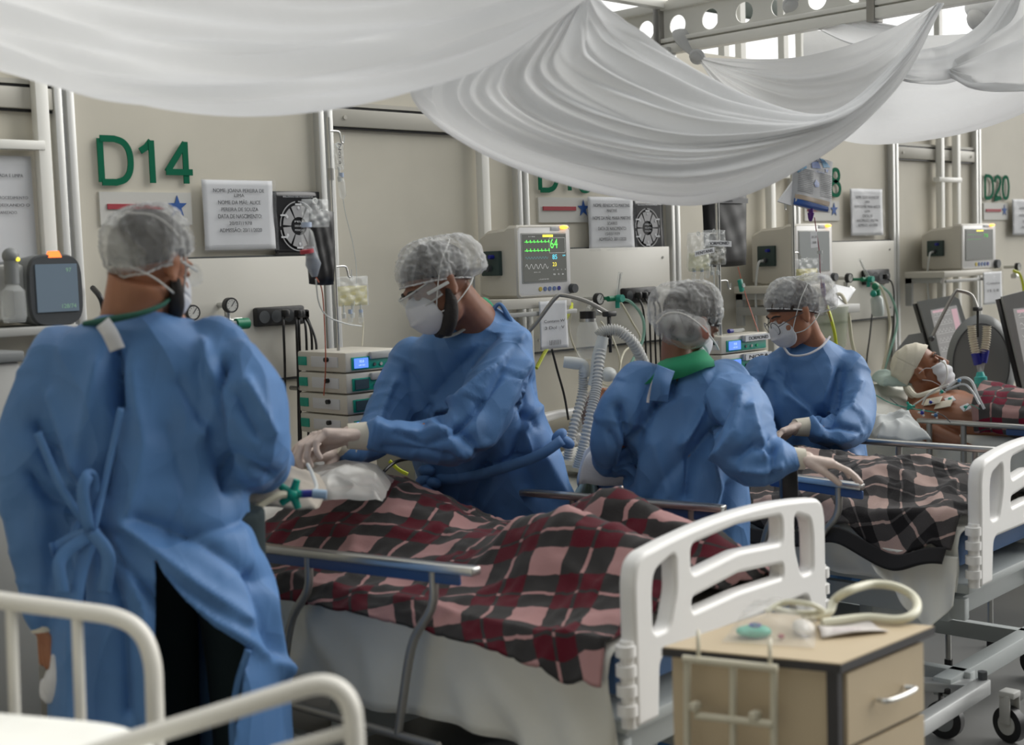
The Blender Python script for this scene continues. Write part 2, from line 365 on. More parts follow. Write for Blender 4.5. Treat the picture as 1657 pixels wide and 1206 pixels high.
def noise3(P):
    P = np.asarray(P, float); I = np.floor(P).astype(np.int64); f = P - I; f = f * f * (3 - 2 * f); r = 0
    for dx in (0, 1):
        for dy in (0, 1):
            for dz in (0, 1):
                w = (f[:, 0] if dx else 1 - f[:, 0]) * (f[:, 1] if dy else 1 - f[:, 1]) * (f[:, 2] if dz else 1 - f[:, 2])
                r = r + w * hsh(I[:, 0] + dx, I[:, 1] + dy, I[:, 2] + dz)
    return r
def folds(P, scale, seed=0.0):               # sharp creases from ridged noise
    a = noise3(P * np.array(scale) + seed); w = noise3(P * np.array(scale) * 0.5 + seed + 31.7)
    r = (1 - np.abs(a + 0.35 * w) * 1.9).clip(-1, 1); return np.where(r > 0, r ** 1.6, r)
def segdist(px, py, A, B):
    ax, ay = A; bx, by = B; dx, dy = bx - ax, by - ay; t = (((px - ax) * dx + (py - ay) * dy) / (dx * dx + dy * dy + 1e-9)).clip(0, 1)
    return np.hypot(px - ax - t * dx, py - ay - t * dy), t
def crease(me, lines):
    """work individual creases into the cloth; each line: (points, width px, depth m; + = in, - = out)"""
    co, no = coords(me); x, y, z = proj(co); face = (no * (CAM - co)).sum(1) > 0
    d_all = np.zeros(len(co))
    for pts, w, dep in lines:
        best = np.full(len(co), 1e9)
        for A, B in zip(pts[:-1], pts[1:]):
            d, t = segdist(x, y, A, B); best = np.minimum(best, d)
        d_all += 1.9 * dep * np.exp(-(best / w) ** 1.25)
    co = co - no * (d_all * face)[:, None]; setco(me, co)
def cut_faces(me, test):
    bm = bmesh.new(); bm.from_mesh(me); c = np.array([f.calc_center_median()[:] for f in bm.faces]); nn = np.array([f.normal[:] for f in bm.faces])
    k = test(c, nn); bmesh.ops.delete(bm, geom=[f for f, q in zip(bm.faces[:], k) if q], context='FACES'); bm.to_mesh(me); bm.free()
def snap_edge(me, poly, reach=16):
    bm = bmesh.new(); bm.from_mesh(me); bv = [v for v in bm.verts if v.is_boundary]; P = np.array([v.co[:] for v in bv]); x, y, z = proj(P); best = np.full(len(P), 1e9); tx, ty = x.copy(), y.copy()
    for A, B in zip(poly, poly[1:] + poly[:1]):
        d, t = segdist(x, y, A, B); k = d < best; best = np.where(k, d, best); tx = np.where(k, A[0] + t * (B[0] - A[0]), tx); ty = np.where(k, A[1] + t * (B[1] - A[1]), ty)
    for i, v in enumerate(bv):
        if best[i] < reach: v.co = Vector(P[i] + RT * ((tx[i] - x[i]) * z[i] / FPX) - UP * ((ty[i] - y[i]) * z[i] / FPX))
    bm.to_mesh(me); bm.free()
def inpoly(x, y, poly):
    r = np.zeros(len(x), bool); n = len(poly)
    for i in range(n):
        x0, y0 = poly[i]; x1, y1 = poly[(i + 1) % n]
        c = ((y0 > y) != (y1 > y)) & (x < (x1 - x0) * (y - y0) / (y1 - y0 + 1e-9) + x0); r ^= c
    return r

# ------------------------------------------------------------------ lettering
_tx = {}
def text_mesh(s_):
    if s_ in _tx: return _tx[s_]
    cu = bpy.data.curves.new('t', 'FONT'); cu.body = s_; cu.resolution_u = 4; o = bpy.data.objects.new('t', cu); COL.objects.link(o)
    dg = bpy.context.evaluated_depsgraph_get(); dg.update(); me = bpy.data.meshes.new_from_object(o.evaluated_get(dg))
    v = np.array([q.co[:] for q in me.vertices]) if len(me.vertices) else np.zeros((0, 3)); f = [tuple(p.vertices) for p in me.polygons]
    bpy.data.objects.remove(o); bpy.data.curves.remove(cu); bpy.data.meshes.remove(me); _tx[s_] = (v, f); return v, f
def put_text(mb, s_, c, X, U, cap, width=None, lift=None, bold=0):
    """text centred at c, cap height in metres, optional total width"""
    v, f = text_mesh(s_)
    if len(v) == 0: return mb
    v = v.copy(); x0, x1 = v[:, 0].min(), v[:, 0].max(); y0, y1 = 0.0, 0.695
    sy = cap / y1; sx = sy if width is None else width / (x1 - x0)
    X, U, c = nrm(X), nrm(U), V3(c); Nn = np.cross(X, U)
    for k in range(1 + bold):
        mb.add([c + X * ((p[0] - (x0 + x1) / 2) * sx + k * cap * 0.05) + U * ((p[1] - y1 / 2) * sy) + (Nn * lift if lift else 0) for p in v], f)
    return mb
XW, UW = np.array([1.0, 0, 0]), np.array([0, 0, 1.0])
# ================================================================== the setting
POST = [2.035 + 1.007 * k for k in range(-4, 13)]
fl = MB().bb(-3, 16, -6.5, 0.4, -0.1, 0.0)
struct('floor', fl, mat('vinyl_floor', (0.20, 0.20, 0.195), 0.35, noise=0.06, nscale=2))
wb = MB().bb(-3, 16, 0.012, 0.05, 0, 2.52)
struct('wall_back', wb, CREAM)
wlft = MB().bb(-3.05, -2.95, -6.5, 0.4, 0, 2.6); struct('wall_left', wlft, CREAM)
mb = MB()
for x in POST:
    for dx in (-0.020, 0.020): mb.bb(x + dx - 0.013, x + dx + 0.013, -0.022, 0.02, 0, 2.52, bev=0.004)
    mb.bb(x - 0.008, x + 0.008, -0.006, 0.02, 0, 2.52)
struct('trim_1', mb, mat('pale_aluminium', (0.62, 0.62, 0.60), 0.42, 0.45))
mb = MB()
for x in POST[::2]:
    for z0, z1 in ((2.085, 2.105), (2.11, 2.155)): mb.bb(x + 0.035 - 1.007 * 0, x + 0.972, -0.016, 0.02, z0, z1, bev=0.004)
# door-height rails sit on every other bay
mb2 = MB()
for i, x in enumerate(POST[:-1]):
    if i % 2 == 1:
        mb2.bb(x + 0.034, x + 0.973, -0.016, 0.02, 2.07, 2.135, bev=0.004); mb2.bb(x + 0.034, x + 0.973, -0.010, 0.02, 2.145, 2.16)
        for dx in (0.09, 0.92): mb2.cyl((x + dx, -0.022, 2.103), (x + dx, -0.01, 2.103), 0.008)
struct('trim_2', mb2, mat('pale_rail', (0.50, 0.48, 0.42), 0.45))
mb = MB()
for i, x in enumerate(POST[:-1]):
    if i % 2 == 1: mb.bb(x + 0.034, x + 0.973, -0.004, 0.02, 2.062, 2.07); mb.bb(x + 0.034, x + 0.973, -0.004, 0.02, 2.136, 2.144)
struct('trim_3', mb, BLACK)

def headboard_panel(x0, x1, label):
    t = thing('headwall_board', label, 'wall panel', (x0, 0, 1.17), 'headwall service boards')
    obj('board', MB().bb(x0, x1, -0.022, 0.012, 1.17, 1.60, bev=0.003), BOARD, t)
    obj('seam', MB().bb(x0, x1, -0.008, 0.012, 1.160, 1.169), DGREY, t); obj('seam', MB().bb(x0, x1, -0.008, 0.012, 1.601, 1.606), DGREY, t)
    for xx in (x0 + 0.03, x1 - 0.05):
        for z in (1.22, 1.55): obj('screw', MB().cyl((xx, -0.025, z), (xx, -0.02, z), 0.006), DSTEEL, t)
headboard_panel(2.22, 3.0, 'pale service board on the wall below the D14 lettering')
headboard_panel(4.08, 5.0, 'pale service board on the wall below the D16 lettering')
headboard_panel(6.10, 7.04, 'pale service board on the wall below the D18 lettering')

# perforated truss beam running from the wall top towards the camera
def onx(px, py, X):
    r = ray(px, py); return CAM + r * ((X - CAM[0]) / r[0])
BX = 5.08
hc = [onx(px, py, BX) for px, py in ((1046, 47), (1097, 43), (1153, 37), (1209, 30), (1269, 22), (1329, 13), (1390, 8), (1453, 2))]
ys = [p[1] for p in hc]; stp = (ys[-1] - ys[1]) / 6.0; hz0 = 2.62
def holed(y_list, X, zc, hh, r, th=0.006):
    mb = MB(); w = abs(stp) / 2
    for yc in y_list:
        n = 32; O = []; I = []
        for k in range(n):
            a = 2 * math.pi * k / n + math.pi / 4; ca, sa = math.cos(a), math.sin(a); q = max(abs(ca), abs(sa))
            O.append((X, yc + ca / q * w, zc + sa / q * hh)); I.append((X, yc + r * ca, zc + r * sa))
        for dx in (-th / 2, th / 2):
            mb.add([(X + dx, p[1], p[2]) for p in O + I], [(k, (k + 1) % n, n + (k + 1) % n, n + k) for k in range(n)])
        mb.add([(X - th / 2, p[1], p[2]) for p in I] + [(X + th / 2, p[1], p[2]) for p in I], [(k, (k + 1) % n, n + (k + 1) % n, n + k) for k in range(n)])
    return mb
tb = thing('truss_beam', 'pale perforated roof beam with a row of round holes above the drapes', 'beam', (BX, 0, 2.5))
YL = [ys[1] + stp * k for k in range(-3, 16)]
obj('web', holed(YL, BX, hz0, 0.085, 0.046), WPAINT, tb, smooth=False)
ya, yb = YL[-1] + stp / 2, YL[0] - stp / 2
for zz, hh in ((2.515, 0.022), (2.555, 0.01), (2.715, 0.02)):
    obj('rail', MB().bb(BX - 0.03, BX + 0.03, ya, yb, zz - hh, zz + hh, bev=0.004), WPAINT, tb)
for px in (1070, 1416, ):
    p = onx(px, 40, BX); obj('upright', MB().bb(BX - 0.04, BX + 0.035, p[1] - 0.018, p[1] + 0.018, 2.48, 2.95, bev=0.004), DSTEEL, tb)
bm2 = thing('roof_purlin', 'grey purlin above the wall top behind the perforated beam', 'beam', (5.0, 0.3, 2.7))
obj('rail', MB().bb(2.0, 5.04, 0.0, 0.05, 2.70, 2.78, bev=0.004).bb(5.1, 12, 0.5, 0.55, 2.60, 2.64), WPAINT, bm2)
for i, x in enumerate((5.9, 6.05, 6.45, 6.62, 7.3, 8.2)):
    obj('upright', MB().bb(x, x + 0.045, 0.3, 0.34, 2.3, 3.2), WPAINT, bm2)
tg = thing('tent_gable', 'dark green tent edge seen above the beam at the top of the frame', 'tent edge', (6.2, 1.2, 3.0))
obj('edge', MB().box((6.2, 1.2, 3.14), (3.4, 0.04, 0.16), bev=0.02), mat('dark_green_vinyl', (0.03, 0.05, 0.035), 0.7), tg)

# conduits on the wall: white square ladders
def conduit(label, xs, z0, z1, rungs, off=0.05):
    t = thing('cable_conduit', label, 'conduit', (xs[0], -0.05, z0), 'white square conduits on the wall')
    for x in xs: obj('upright', MB().bb(x - 0.021, x + 0.021, -off, -0.012, z0, z1, bev=0.004), WPAINT, t)
    for (x0, x1, z) in rungs: obj('crosspiece', MB().bb(x0, x1, -off - 0.004, -0.012, z - 0.014, z + 0.014, bev=0.003), WPAINT, t)
def wx(px, py=430): return wl(px, py)[0]
conduit('white square conduit left of the D14 panel, with a crosspiece', [wx(73)], 0.9, 2.2, [(wx(-60), wx(73), wl(40, 237)[2])])
conduit('white conduit pipe beside the post left of the D16 sign', [wx(777, 400)], 0.8, 2.3, [])
conduit('white conduit pipe between the black pouch and the D18 bay', [wx(1240, 400)], 0.8, 2.3, [(wx(1240), wx(1275), wl(1260, 285)[2])])
conduit('white ladder of two conduits left of the D20 sign', [wx(1515), wx(1541)], 1.1, 2.35, [(wx(1508), wx(1545), wl(1525, 292)[2])])

# ------------------------------------------------------------------ bay signs
def star(mb, c, r, X=XW, U=UW, d=(0, -0.002, 0)):
    P = [V3(c) + X * (math.sin(k * math.pi / 5) * (r if k % 2 == 0 else r * 0.40)) + U * (math.cos(k * math.pi / 5) * (r if k % 2 == 0 else r * 0.40)) for k in range(10)]
    return mb.prism(P, d)
def bay_sign(txt, x, label):
    z0, z1 = 1.843, 2.0
    t = thing('bay_sign', label, 'sign', (x, 0.01, z0), 'bay number signs')
    G = {'D': [[(0, 0), (0, 1)], [(0, 1), (.35, 1), (.55, .93), (.68, .76), (.72, .5), (.68, .24), (.55, .07), (.35, 0), (0, 0)]],
         '1': [[(.12, .74), (.28, .84), (.40, .985)], [(.40, 0), (.40, 1)]],
         '4': [[(.50, 0), (.50, 1)], [(.50, .97), (.0, .27)], [(-.03, .27), (.66, .27)]],
         '6': [[(.60, .78), (.52, .92), (.36, 1), (.2, .95), (.08, .78), (.03, .5), (.05, .22), (.16, .05), (.33, 0), (.52, .07), (.62, .3), (.54, .53), (.35, .6), (.15, .53), (.05, .36)]],
         '8': [[(.33, .54), (.14, .62), (.09, .79), (.18, .95), (.33, 1), (.5, .95), (.58, .79), (.52, .62), (.33, .54), (.1, .44), (.02, .25), (.12, .05), (.33, 0), (.55, .05), (.64, .25), (.56, .44), (.33, .54)]],
         '2': [[(.05, .74), (.12, .93), (.33, 1), (.53, .93), (.6, .74), (.5, .5), (.1, .1), (.03, 0), (.64, 0)]],
         '0': [[(.33, 1), (.13, .9), (.04, .5), (.13, .1), (.33, 0), (.53, .1), (.62, .5), (.53, .9), (.33, 1)]]}
    h = z1 - z0 - .018; pen = x + .115; wd = {'D': .112, '1': .10, '4': .10, '6': .10, '8': .10, '2': .10, '0': .10}
    for ch in txt:
        mb = MB(); k = .145
        for st in G[ch]:
            P = [V3((pen + a * k, 0.0, z0 + .009 + b * h)) for a, b in st]
            if ch in '680' or (ch == 'D' and len(st) > 2): P = list(catmull(P, 40)) if ch != 'D' else [P[0]] + list(catmull(P[1:-1], 24)) + [P[-1]]
            Lf, Rg = [], []
            for i, p in enumerate(P):
                a_ = P[max(i - 1, 0)]; b_ = P[min(i + 1, len(P) - 1)]; d = nrm(b_ - a_); nn_ = V3((-d[2], 0, d[0])); 
                e0 = nrm(p - a_) if i else d; c_ = max(.5, abs(e0 @ d)); Lf.append(p + nn_ * .0105 / c_); Rg.append(p - nn_ * .0105 / c_)
            q = len(Lf); y0, y1 = -0.0005, .011
            V = [V3((p[0], y0 - .0012 * G[ch].index(st), p[2])) for p in Lf + Rg]; mb.add(V, [(i, i + 1, q + i + 1, q + i) for i in range(q - 1)])
        obj('digit' if ch != 'D' else 'letter', mb, GREEN, t, smooth=False, solid=0.004); pen += wd[ch] + .012
    obj('strip', MB().bb(x + 0.105, x + 0.44, 0.004, 0.012, 1.715, 1.822), mat('pale_strip', (0.57, 0.565, 0.53), 0.5), t)
    obj('stripe', MB().bb(x + 0.13, x + 0.335, -0.001, 0.012, 1.766, 1.783), RED, t)
    obj('star', star(MB(), (x + 0.385, 0.003, 1.775), 0.038), BLUE, t, smooth=False)
bay_sign('D14', 2.042, 'green bay number D14 with red stripe and blue star')
bay_sign('D16', 2.042 + 2.014, 'green bay number starting D1, half hidden by the drape, above the lit monitor')
bay_sign('D18', 2.042 + 4.028, 'green bay number ending in 8, behind the feeding bag')
bay_sign('D20', 2.042 + 6.045, 'green bay number D20 at the right edge')

# ------------------------------------------------------------------ papers in sleeves
def rect_px(x0, y0, x1, y1, off):
    a = wl(x0, (y0 + y1) / 2, off); b = wl(x1, (y0 + y1) / 2, off); t = wl((x0 + x1) / 2, y0, off); u = wl((x0 + x1) / 2, y1, off)
    return a[0], b[0], u[2], t[2]
def paper(name, label, px, lines, sleeve=True, off=0.012, mat_=None, cat='notice', group=None, tilt=0.0):
    x0, x1, z0, z1 = rect_px(*px, off); w, h = x1 - x0, z1 - z0
    t = thing(name, label, cat, ((x0 + x1) / 2, -off, z0), group)
    n = 14; G = np.zeros((n, n, 3)); 
    for i in range(n):
        for j in range(n):
            u, v = i / (n - 1), j / (n - 1)
            G[i, j] = (x0 + w * u, -off - 0.004 * math.sin(5 * u + 3 * v) * v - 0.003, z0 + h * (1 - v))
    obj('sheet', MB().grid(G), mat_ or PAPER, t, solid=0.0008)
    mb = MB()
    for (s_, fy, cap, wd, bo) in lines:
        put_text(mb, s_, (x0 + w * 0.5, -off - 0.0095, z0 + h * (1 - fy)), XW, UW, h * cap * 1.3, width=w * wd, bold=1)
    if lines: obj('lettering', mb, INK, t, smooth=False)
    if sleeve:
        G2 = G.copy(); G2[:, :, 1] -= 0.010
        G2[:, :, 0] += (G2[:, :, 0] - (x0 + w / 2)) * 0.05; G2[:, :, 2] += (G2[:, :, 2] - (z0 + h / 2)) * 0.04
        G2[:, :, 1] += 0.002 * np.random.RandomState(3).randn(n, n)
        obj('plastic_sleeve', MB().grid(G2), CLEAR2, t)
    return t
paper('patient_notice', 'patient notice in a clear sleeve under the D14 sign', (328, 292, 442, 404),
      [('NOME: JOANA PEREIRA DE', .15, .040, .72, 0), ('LIMA', .22, .036, .14, 0), ('NOME DA MÃE: ALICE', .32, .042, .60, 1), ('PEREIRA DE SOUZA', .42, .040, .52, 0),
       ('DATA DE NASCIMENTO:', .52, .046, .62, 1), ('20/07/1978', .62, .038, .32, 0), ('ADMISSÃO: 20/11/2020', .72, .042, .60, 1), ('_____________________', .92, .02, .8, 0)], group='patient notices', cat='notice')
paper('patient_notice', 'wrinkled patient notice in a glossy sleeve under the D16 sign', (951, 319, 1024, 404),
      [('NOME: BENEDICTO MARTINS', .16, .048, .80, 0), ('MARTINS', .26, .045, .22, 0), ('NOME DA MÃE: MARIA MARTINS', .40, .050, .84, 1), ('SOARES', .50, .045, .22, 0),
       ('DATA DE NASCIMENTO:', .60, .050, .62, 1), ('15/03/1939', .70, .042, .32, 0), ('ADMISSÃO: 28/11/2020', .80, .048, .60, 1)], group='patient notices')
paper('patient_notice', 'patient notice in a sleeve right of the 8 of the D18 sign', (1375, 306, 1427, 381),
      [('NOME: CONSTANTINO DE', .18, .045, .72, 0), ('LIMA', .28, .04, .15, 0), ('NOME DA MÃE: MARIA ALICE DE', .38, .045, .8, 1), ('LIMA', .48, .04, .15, 0), ('DATA DE', .58, .05, .3, 1),
       ('NASCIMENTO: 14/05/1944', .68, .045, .66, 1), ('ADMISSÃO: 16/11/2020', .78, .045, .6, 1)], group='patient notices')
paper('patient_notice', 'patient notice cut by the right edge beside the D20 sign', (1637, 323, 1690, 380),
      [('NOME: MARIA DE', .25, .05, .6, 0), ('NOME DA MÃE', .45, .05, .6, 1), ('DATA DE', .62, .05, .4, 1), ('ADMISSÃO', .78, .05, .5, 1)], group='patient notices')
paper('cleaning_notice', 'notice sheet on the wall at the far left edge', (-62, 252, 55, 452),
      [('VIDA HIGIENIZADA E LIMPA', .16, .020, .72, 1), ('POR FAVOR O PROCEDIMENTO', .34, .018, .82, 0), ('DE LIMPEZA, DEIXANDO O', .40, .018, .86, 0), ('LEITO ORGANIZADO.', .46, .018, .5, 0)], sleeve=True)
def clock_poster(label, px, cpx, r_px):
    off = 0.014; x0, x1, z0, z1 = rect_px(*px, off); t = thing('position_chart', label, 'poster', ((x0 + x1) / 2, -off, z0), 'black clock charts')
    n = 12; G = np.array([[(x0 + (x1 - x0) * i / 11, -off - 0.003 * math.sin(4 * i / 11 + j * .3), z1 - (z1 - z0) * j / 11) for j in range(n)] for i in range(n)])
    obj('sheet', MB().grid(G), mat('poster_black', (0.018, 0.018, 0.02), 0.25), t, solid=0.0008)
    c = wl(cpx[0], cpx[1], off + 0.006); a = (x1 - x0) * 0.40; b = (z1 - z0) * 0.40; g = mat('poster_grey', (0.36, 0.36, 0.37), 0.5)
    mb = MB()
    def el(f, k): return [c + XW * (a * f * math.cos(q)) + UW * (b * f * math.sin(q)) for q in np.linspace(0, 2 * math.pi, k + 1)]
    o1, o2 = el(1.0, 40), el(0.95, 40)
    for k in range(40):
        if k % 10 != 0: mb.add([o1[k], o1[k + 1], o2[k + 1], o2[k]], [(0, 1, 2, 3)])
    for s_ in range(6):                       # six grey sectors round a black centre
        q0, q1 = s_ * math.pi / 3 + .06, (s_ + 1) * math.pi / 3 - .06
        A = [c + XW * (a * .84 * math.cos(q)) + UW * (b * .84 * math.sin(q)) for q in np.linspace(q0, q1, 8)]
        B = [c + XW * (a * .42 * math.cos(q)) + UW * (b * .36 * math.sin(q)) for q in np.linspace(q0, q1, 8)]
        for k in range(7): mb.add([A[k], A[k + 1], B[k + 1], B[k]], [(0, 1, 2, 3)])
    obj('dial', mb, g, t, smooth=False)
    mb = MB()
    for s_ in range(6):
        q = s_ * math.pi / 3 + math.pi / 6; p = c + XW * (a * .93 * math.cos(q)) + UW * (b * .86 * math.sin(q)) + V3((0, -0.002, 0))
        mb.box(p, (a * .34, .001, b * .07), bev=0.0); mb.add([p + XW * a * .17 * sgn + UW * 0 for sgn in (1,)] + [p + XW * a * .1 + UW * b * .09, p + XW * a * .1 - UW * b * .09], [(0, 1, 2)])
        mb.ell(c + XW * (a * .72 * math.cos(q)) + UW * (b * .72 * math.sin(q)) + V3((0, -0.001, 0)), (b * .06, .001, b * .07), nu=10, nv=6)
    for k, s_ in enumerate(('PELE', 'DECUBITO', 'POSIÇÃO')): put_text(mb, s_, c + UW * (b * (.18 - .17 * k)) + V3((0, -0.003, 0)), XW, UW, b * .07, width=a * .5)
    put_text(mb, 'RELÓGIO DE MUDANÇA', c + UW * (b * 1.16) + V3((0, -0.003, 0)), XW, UW, b * .06, width=a * 1.6)
    obj('arrows', mb, PAPER, t, smooth=False)
clock_poster('black clock chart poster right of the D14 patient notice', (443, 310, 519, 412), (484, 366), 36)
clock_poster('black clock chart poster right of the D16 patient notice', (1025, 325, 1074, 405), (1048, 369), 30)

# ------------------------------------------------------------------ gauges, flow meters, sockets
def dial(c, r, t, black=True):
    c = V3(c); D = V3((0, -1, 0))
    obj('dial_case', MB().cyl(c + V3((0, 0.02, 0)), c, r, n=28).ring(c, D, r * .92, r * .09), BLACK, t)
    obj('dial_face', MB().cyl(c, c + D * .002, r * .78, n=28), mat('dial_white', (0.55, 0.55, 0.52), 0.4), t)
    mb = MB().box(c + D * .004 + V3((.15 * r, 0, .2 * r)), (r * .9, .001, r * .09), X=(.6, 0, .8), Zd=(-.8, 0, .6))
    for k in range(9):
        a = math.radians(-40 + k * 32.5); mb.box(c + D * .0035 + r * .64 * V3((math.cos(a), 0, math.sin(a))), (r * .12, .001, r * .05), X=(math.cos(a), 0, math.sin(a)), Zd=(-math.sin(a), 0, math.cos(a)))
    obj('needle', mb, INK, t, smooth=False)
def vac_gauge(px, py, label, off=0.10, r=0.026, knob=True):
    c = wl(px, py, off); t = thing('vacuum_gauge', label, 'gauge', c, 'pressure gauges on the headwall')
    dial(c, r, t)
    mb = MB().cyl(c + V3((0, .02, 0)), c + V3((0, off, 0)), .010).tube([c + V3((0, .03, -.02)), c + V3((0, .03, -.05)), c + V3((.03, .03, -.06)), c + V3((.07, .03, -.06))], .011)
    obj('regulator', mb.box(c + V3((.03, .04, -.058)), (.06, .035, .03), bev=.006), STEEL, t)
    return c, t
def flow_meter(px, py, pyt, label, off=0.12, lean=0.0):
    c = wl(px, py, off); tp = wl(px + lean, pyt, off); t = thing('flow_meter', label, 'flow meter', c, 'green oxygen flow meters')
    obj('sight_tube', MB().cyl(c + V3((0, 0, .01)), tp, .0095), CLEAR, t)
    obj('float_rod', MB().cyl(c, tp - (tp - c) * .05, .0025), LGREY, t)
    obj('valve_body', MB().ell(c, (.017, .017, .015)).cyl(c + V3((-.05, .01, 0)), c + V3((.01, .01, 0)), .012).cyl(c, c + V3((0, off - .02, 0)), .008), mat('medical_green', (.01, .20, .10), .4), t)
    obj('knob', MB().cyl(c + V3((0, -.005, 0)), c + V3((0, -.03, 0)), .017, n=10).cyl(c + V3((0, 0, -.012)), c + V3((0, 0, -.042)), .010), TEAL, t)
    return c, t
vac_gauge(313, 506, 'black-rimmed gauge beside the head of the nearest caregiver', off=.10)
vac_gauge(375, 494, 'black-rimmed gauge above a green valve, D14 board', off=.10)
g1 = wl(390, 524, .10); t = thing('oxygen_valve', 'dark green oxygen valve under the D14 gauge', 'valve', g1)
obj('grip', MB().cyl(g1 + V3((-.02, 0, 0)), g1 + V3((.028, 0, 0)), .019, n=12), mat('medical_green', (.01, .20, .10), .4), t)
obj('fitting', MB().tube([g1 + V3((-.09, .02, 0)), g1 + V3((-.02, 0, 0))], .012).box(g1 + V3((-.085, .03, .01)), (.07, .05, .035), bev=.006), LGREY, t)
vac_gauge(971, 484, 'pressure gauge at the suction outlet on the D16 board', off=.12)
flow_meter(999, 483, 441, 'green flow meter with clear tube, D16 board', off=.14, lean=5)
vac_gauge(1376, 450, 'pressure gauge on the D18 board', off=.10)
flow_meter(1405, 452, 420, 'green flow meter with tilted clear tube over the humidifier bottle, D18 board', off=.14, lean=-14)
vac_gauge(1649, 432, 'pressure gauge cut by the right edge near the D20 monitor', off=.10)
def power_strip(px, label, off=.05, n=4):
    x0, x1, z0, z1 = rect_px(*px, off); t = thing('power_strip', label, 'power strip', ((x0 + x1) / 2, -off, z0), 'black power strips')
    obj('housing', MB().bb(x0, x1, -off, -.02, z0, z1, bev=.008), BLACK, t)
    for k in range(n):
        xx = x0 + (x1 - x0) * (k + .6) / n; obj('socket', MB().cyl((xx, -off - .001, (z0 + z1) / 2), (xx, -off + .003, (z0 + z1) / 2), (z1 - z0) * .33), DGREY, t)
    return x0, x1, z0, z1
def cord(label, pts, r=.0045, matl=None, name='electrical_cable', cat='cable', group='black power cords', plug=True, n=30):
    t = thing(name, label, cat, pts[0], group)
    obj('cable', MB().tube(pts, r, 8, smooth=n), matl or BLACK, t)
    if plug: obj('plug', MB().box(V3(pts[0]) + V3((0, -.012, 0)), (.022, .03, .03), bev=.006), matl or BLACK, t)
    return t
x0, x1, z0, z1 = power_strip((416, 496, 494, 527), 'black power strip on the D14 board with cords plugged in')
for k, (px, lo, bx) in enumerate(((459, 700, 461), (480, 718, 484), (484, 735, 487), (495, 742, 500), (503, 742, 505))):
    cord('%s of the five black cords hanging from the D14 power strip' % ('leftmost', 'second from left', 'middle one', 'second from right', 'rightmost')[k], [wl(min(px, 490), 508, .07), wl(px, 535, .10), wl(px + 2, 600, .06), wl(bx, lo, .08), wl(bx + 3, 800, .12)])
cord('thin black lead looping to the side of the infusion pump stack by the D14 strip', [wl(497, 512, .07), wl(512, 560, .10), wl(505, 620, .10), wl(512, 660, .1), wl(526, 600, .12)], plug=False)
power_strip((1011, 465, 1064, 490), 'black power strip on the D16 board beside the flow meter')
for k, (px, bx) in enumerate(((1030, 1044), (1040, 1052), (1050, 1060), (1058, 1068))):
    cord('%s of the four black cords hanging from the D16 power strip' % ('leftmost', 'second from left', 'second from right', 'rightmost')[k], [wl(px, 478, .07), wl(px + 10, 498, .11), wl(bx, 540, .08), wl(bx + 2, 600, .08), wl(bx + 6, 680, .1)])
power_strip((1401, 436, 1440, 460), 'black power strip on the D18 board with a white plug')
cord('black power cord hanging from the D18 power strip', [wl(1430, 448, .07), wl(1444, 460, .1), wl(1447, 500, .06), wl(1444, 560, .06), wl(1440, 640, .1)])
cord('black cord behind the humidifier bottle of the D18 bay', [wl(1412, 500, .05), wl(1408, 540, .06), wl(1402, 590, .06), wl(1404, 640, .1)], plug=False)
cord('black cord rising to the left gas outlet by the monitor at the left', [wl(150, 466, .04), wl(160, 478, .09), wl(166, 492, .1), wl(170, 520, .1)], r=.009, plug=False)
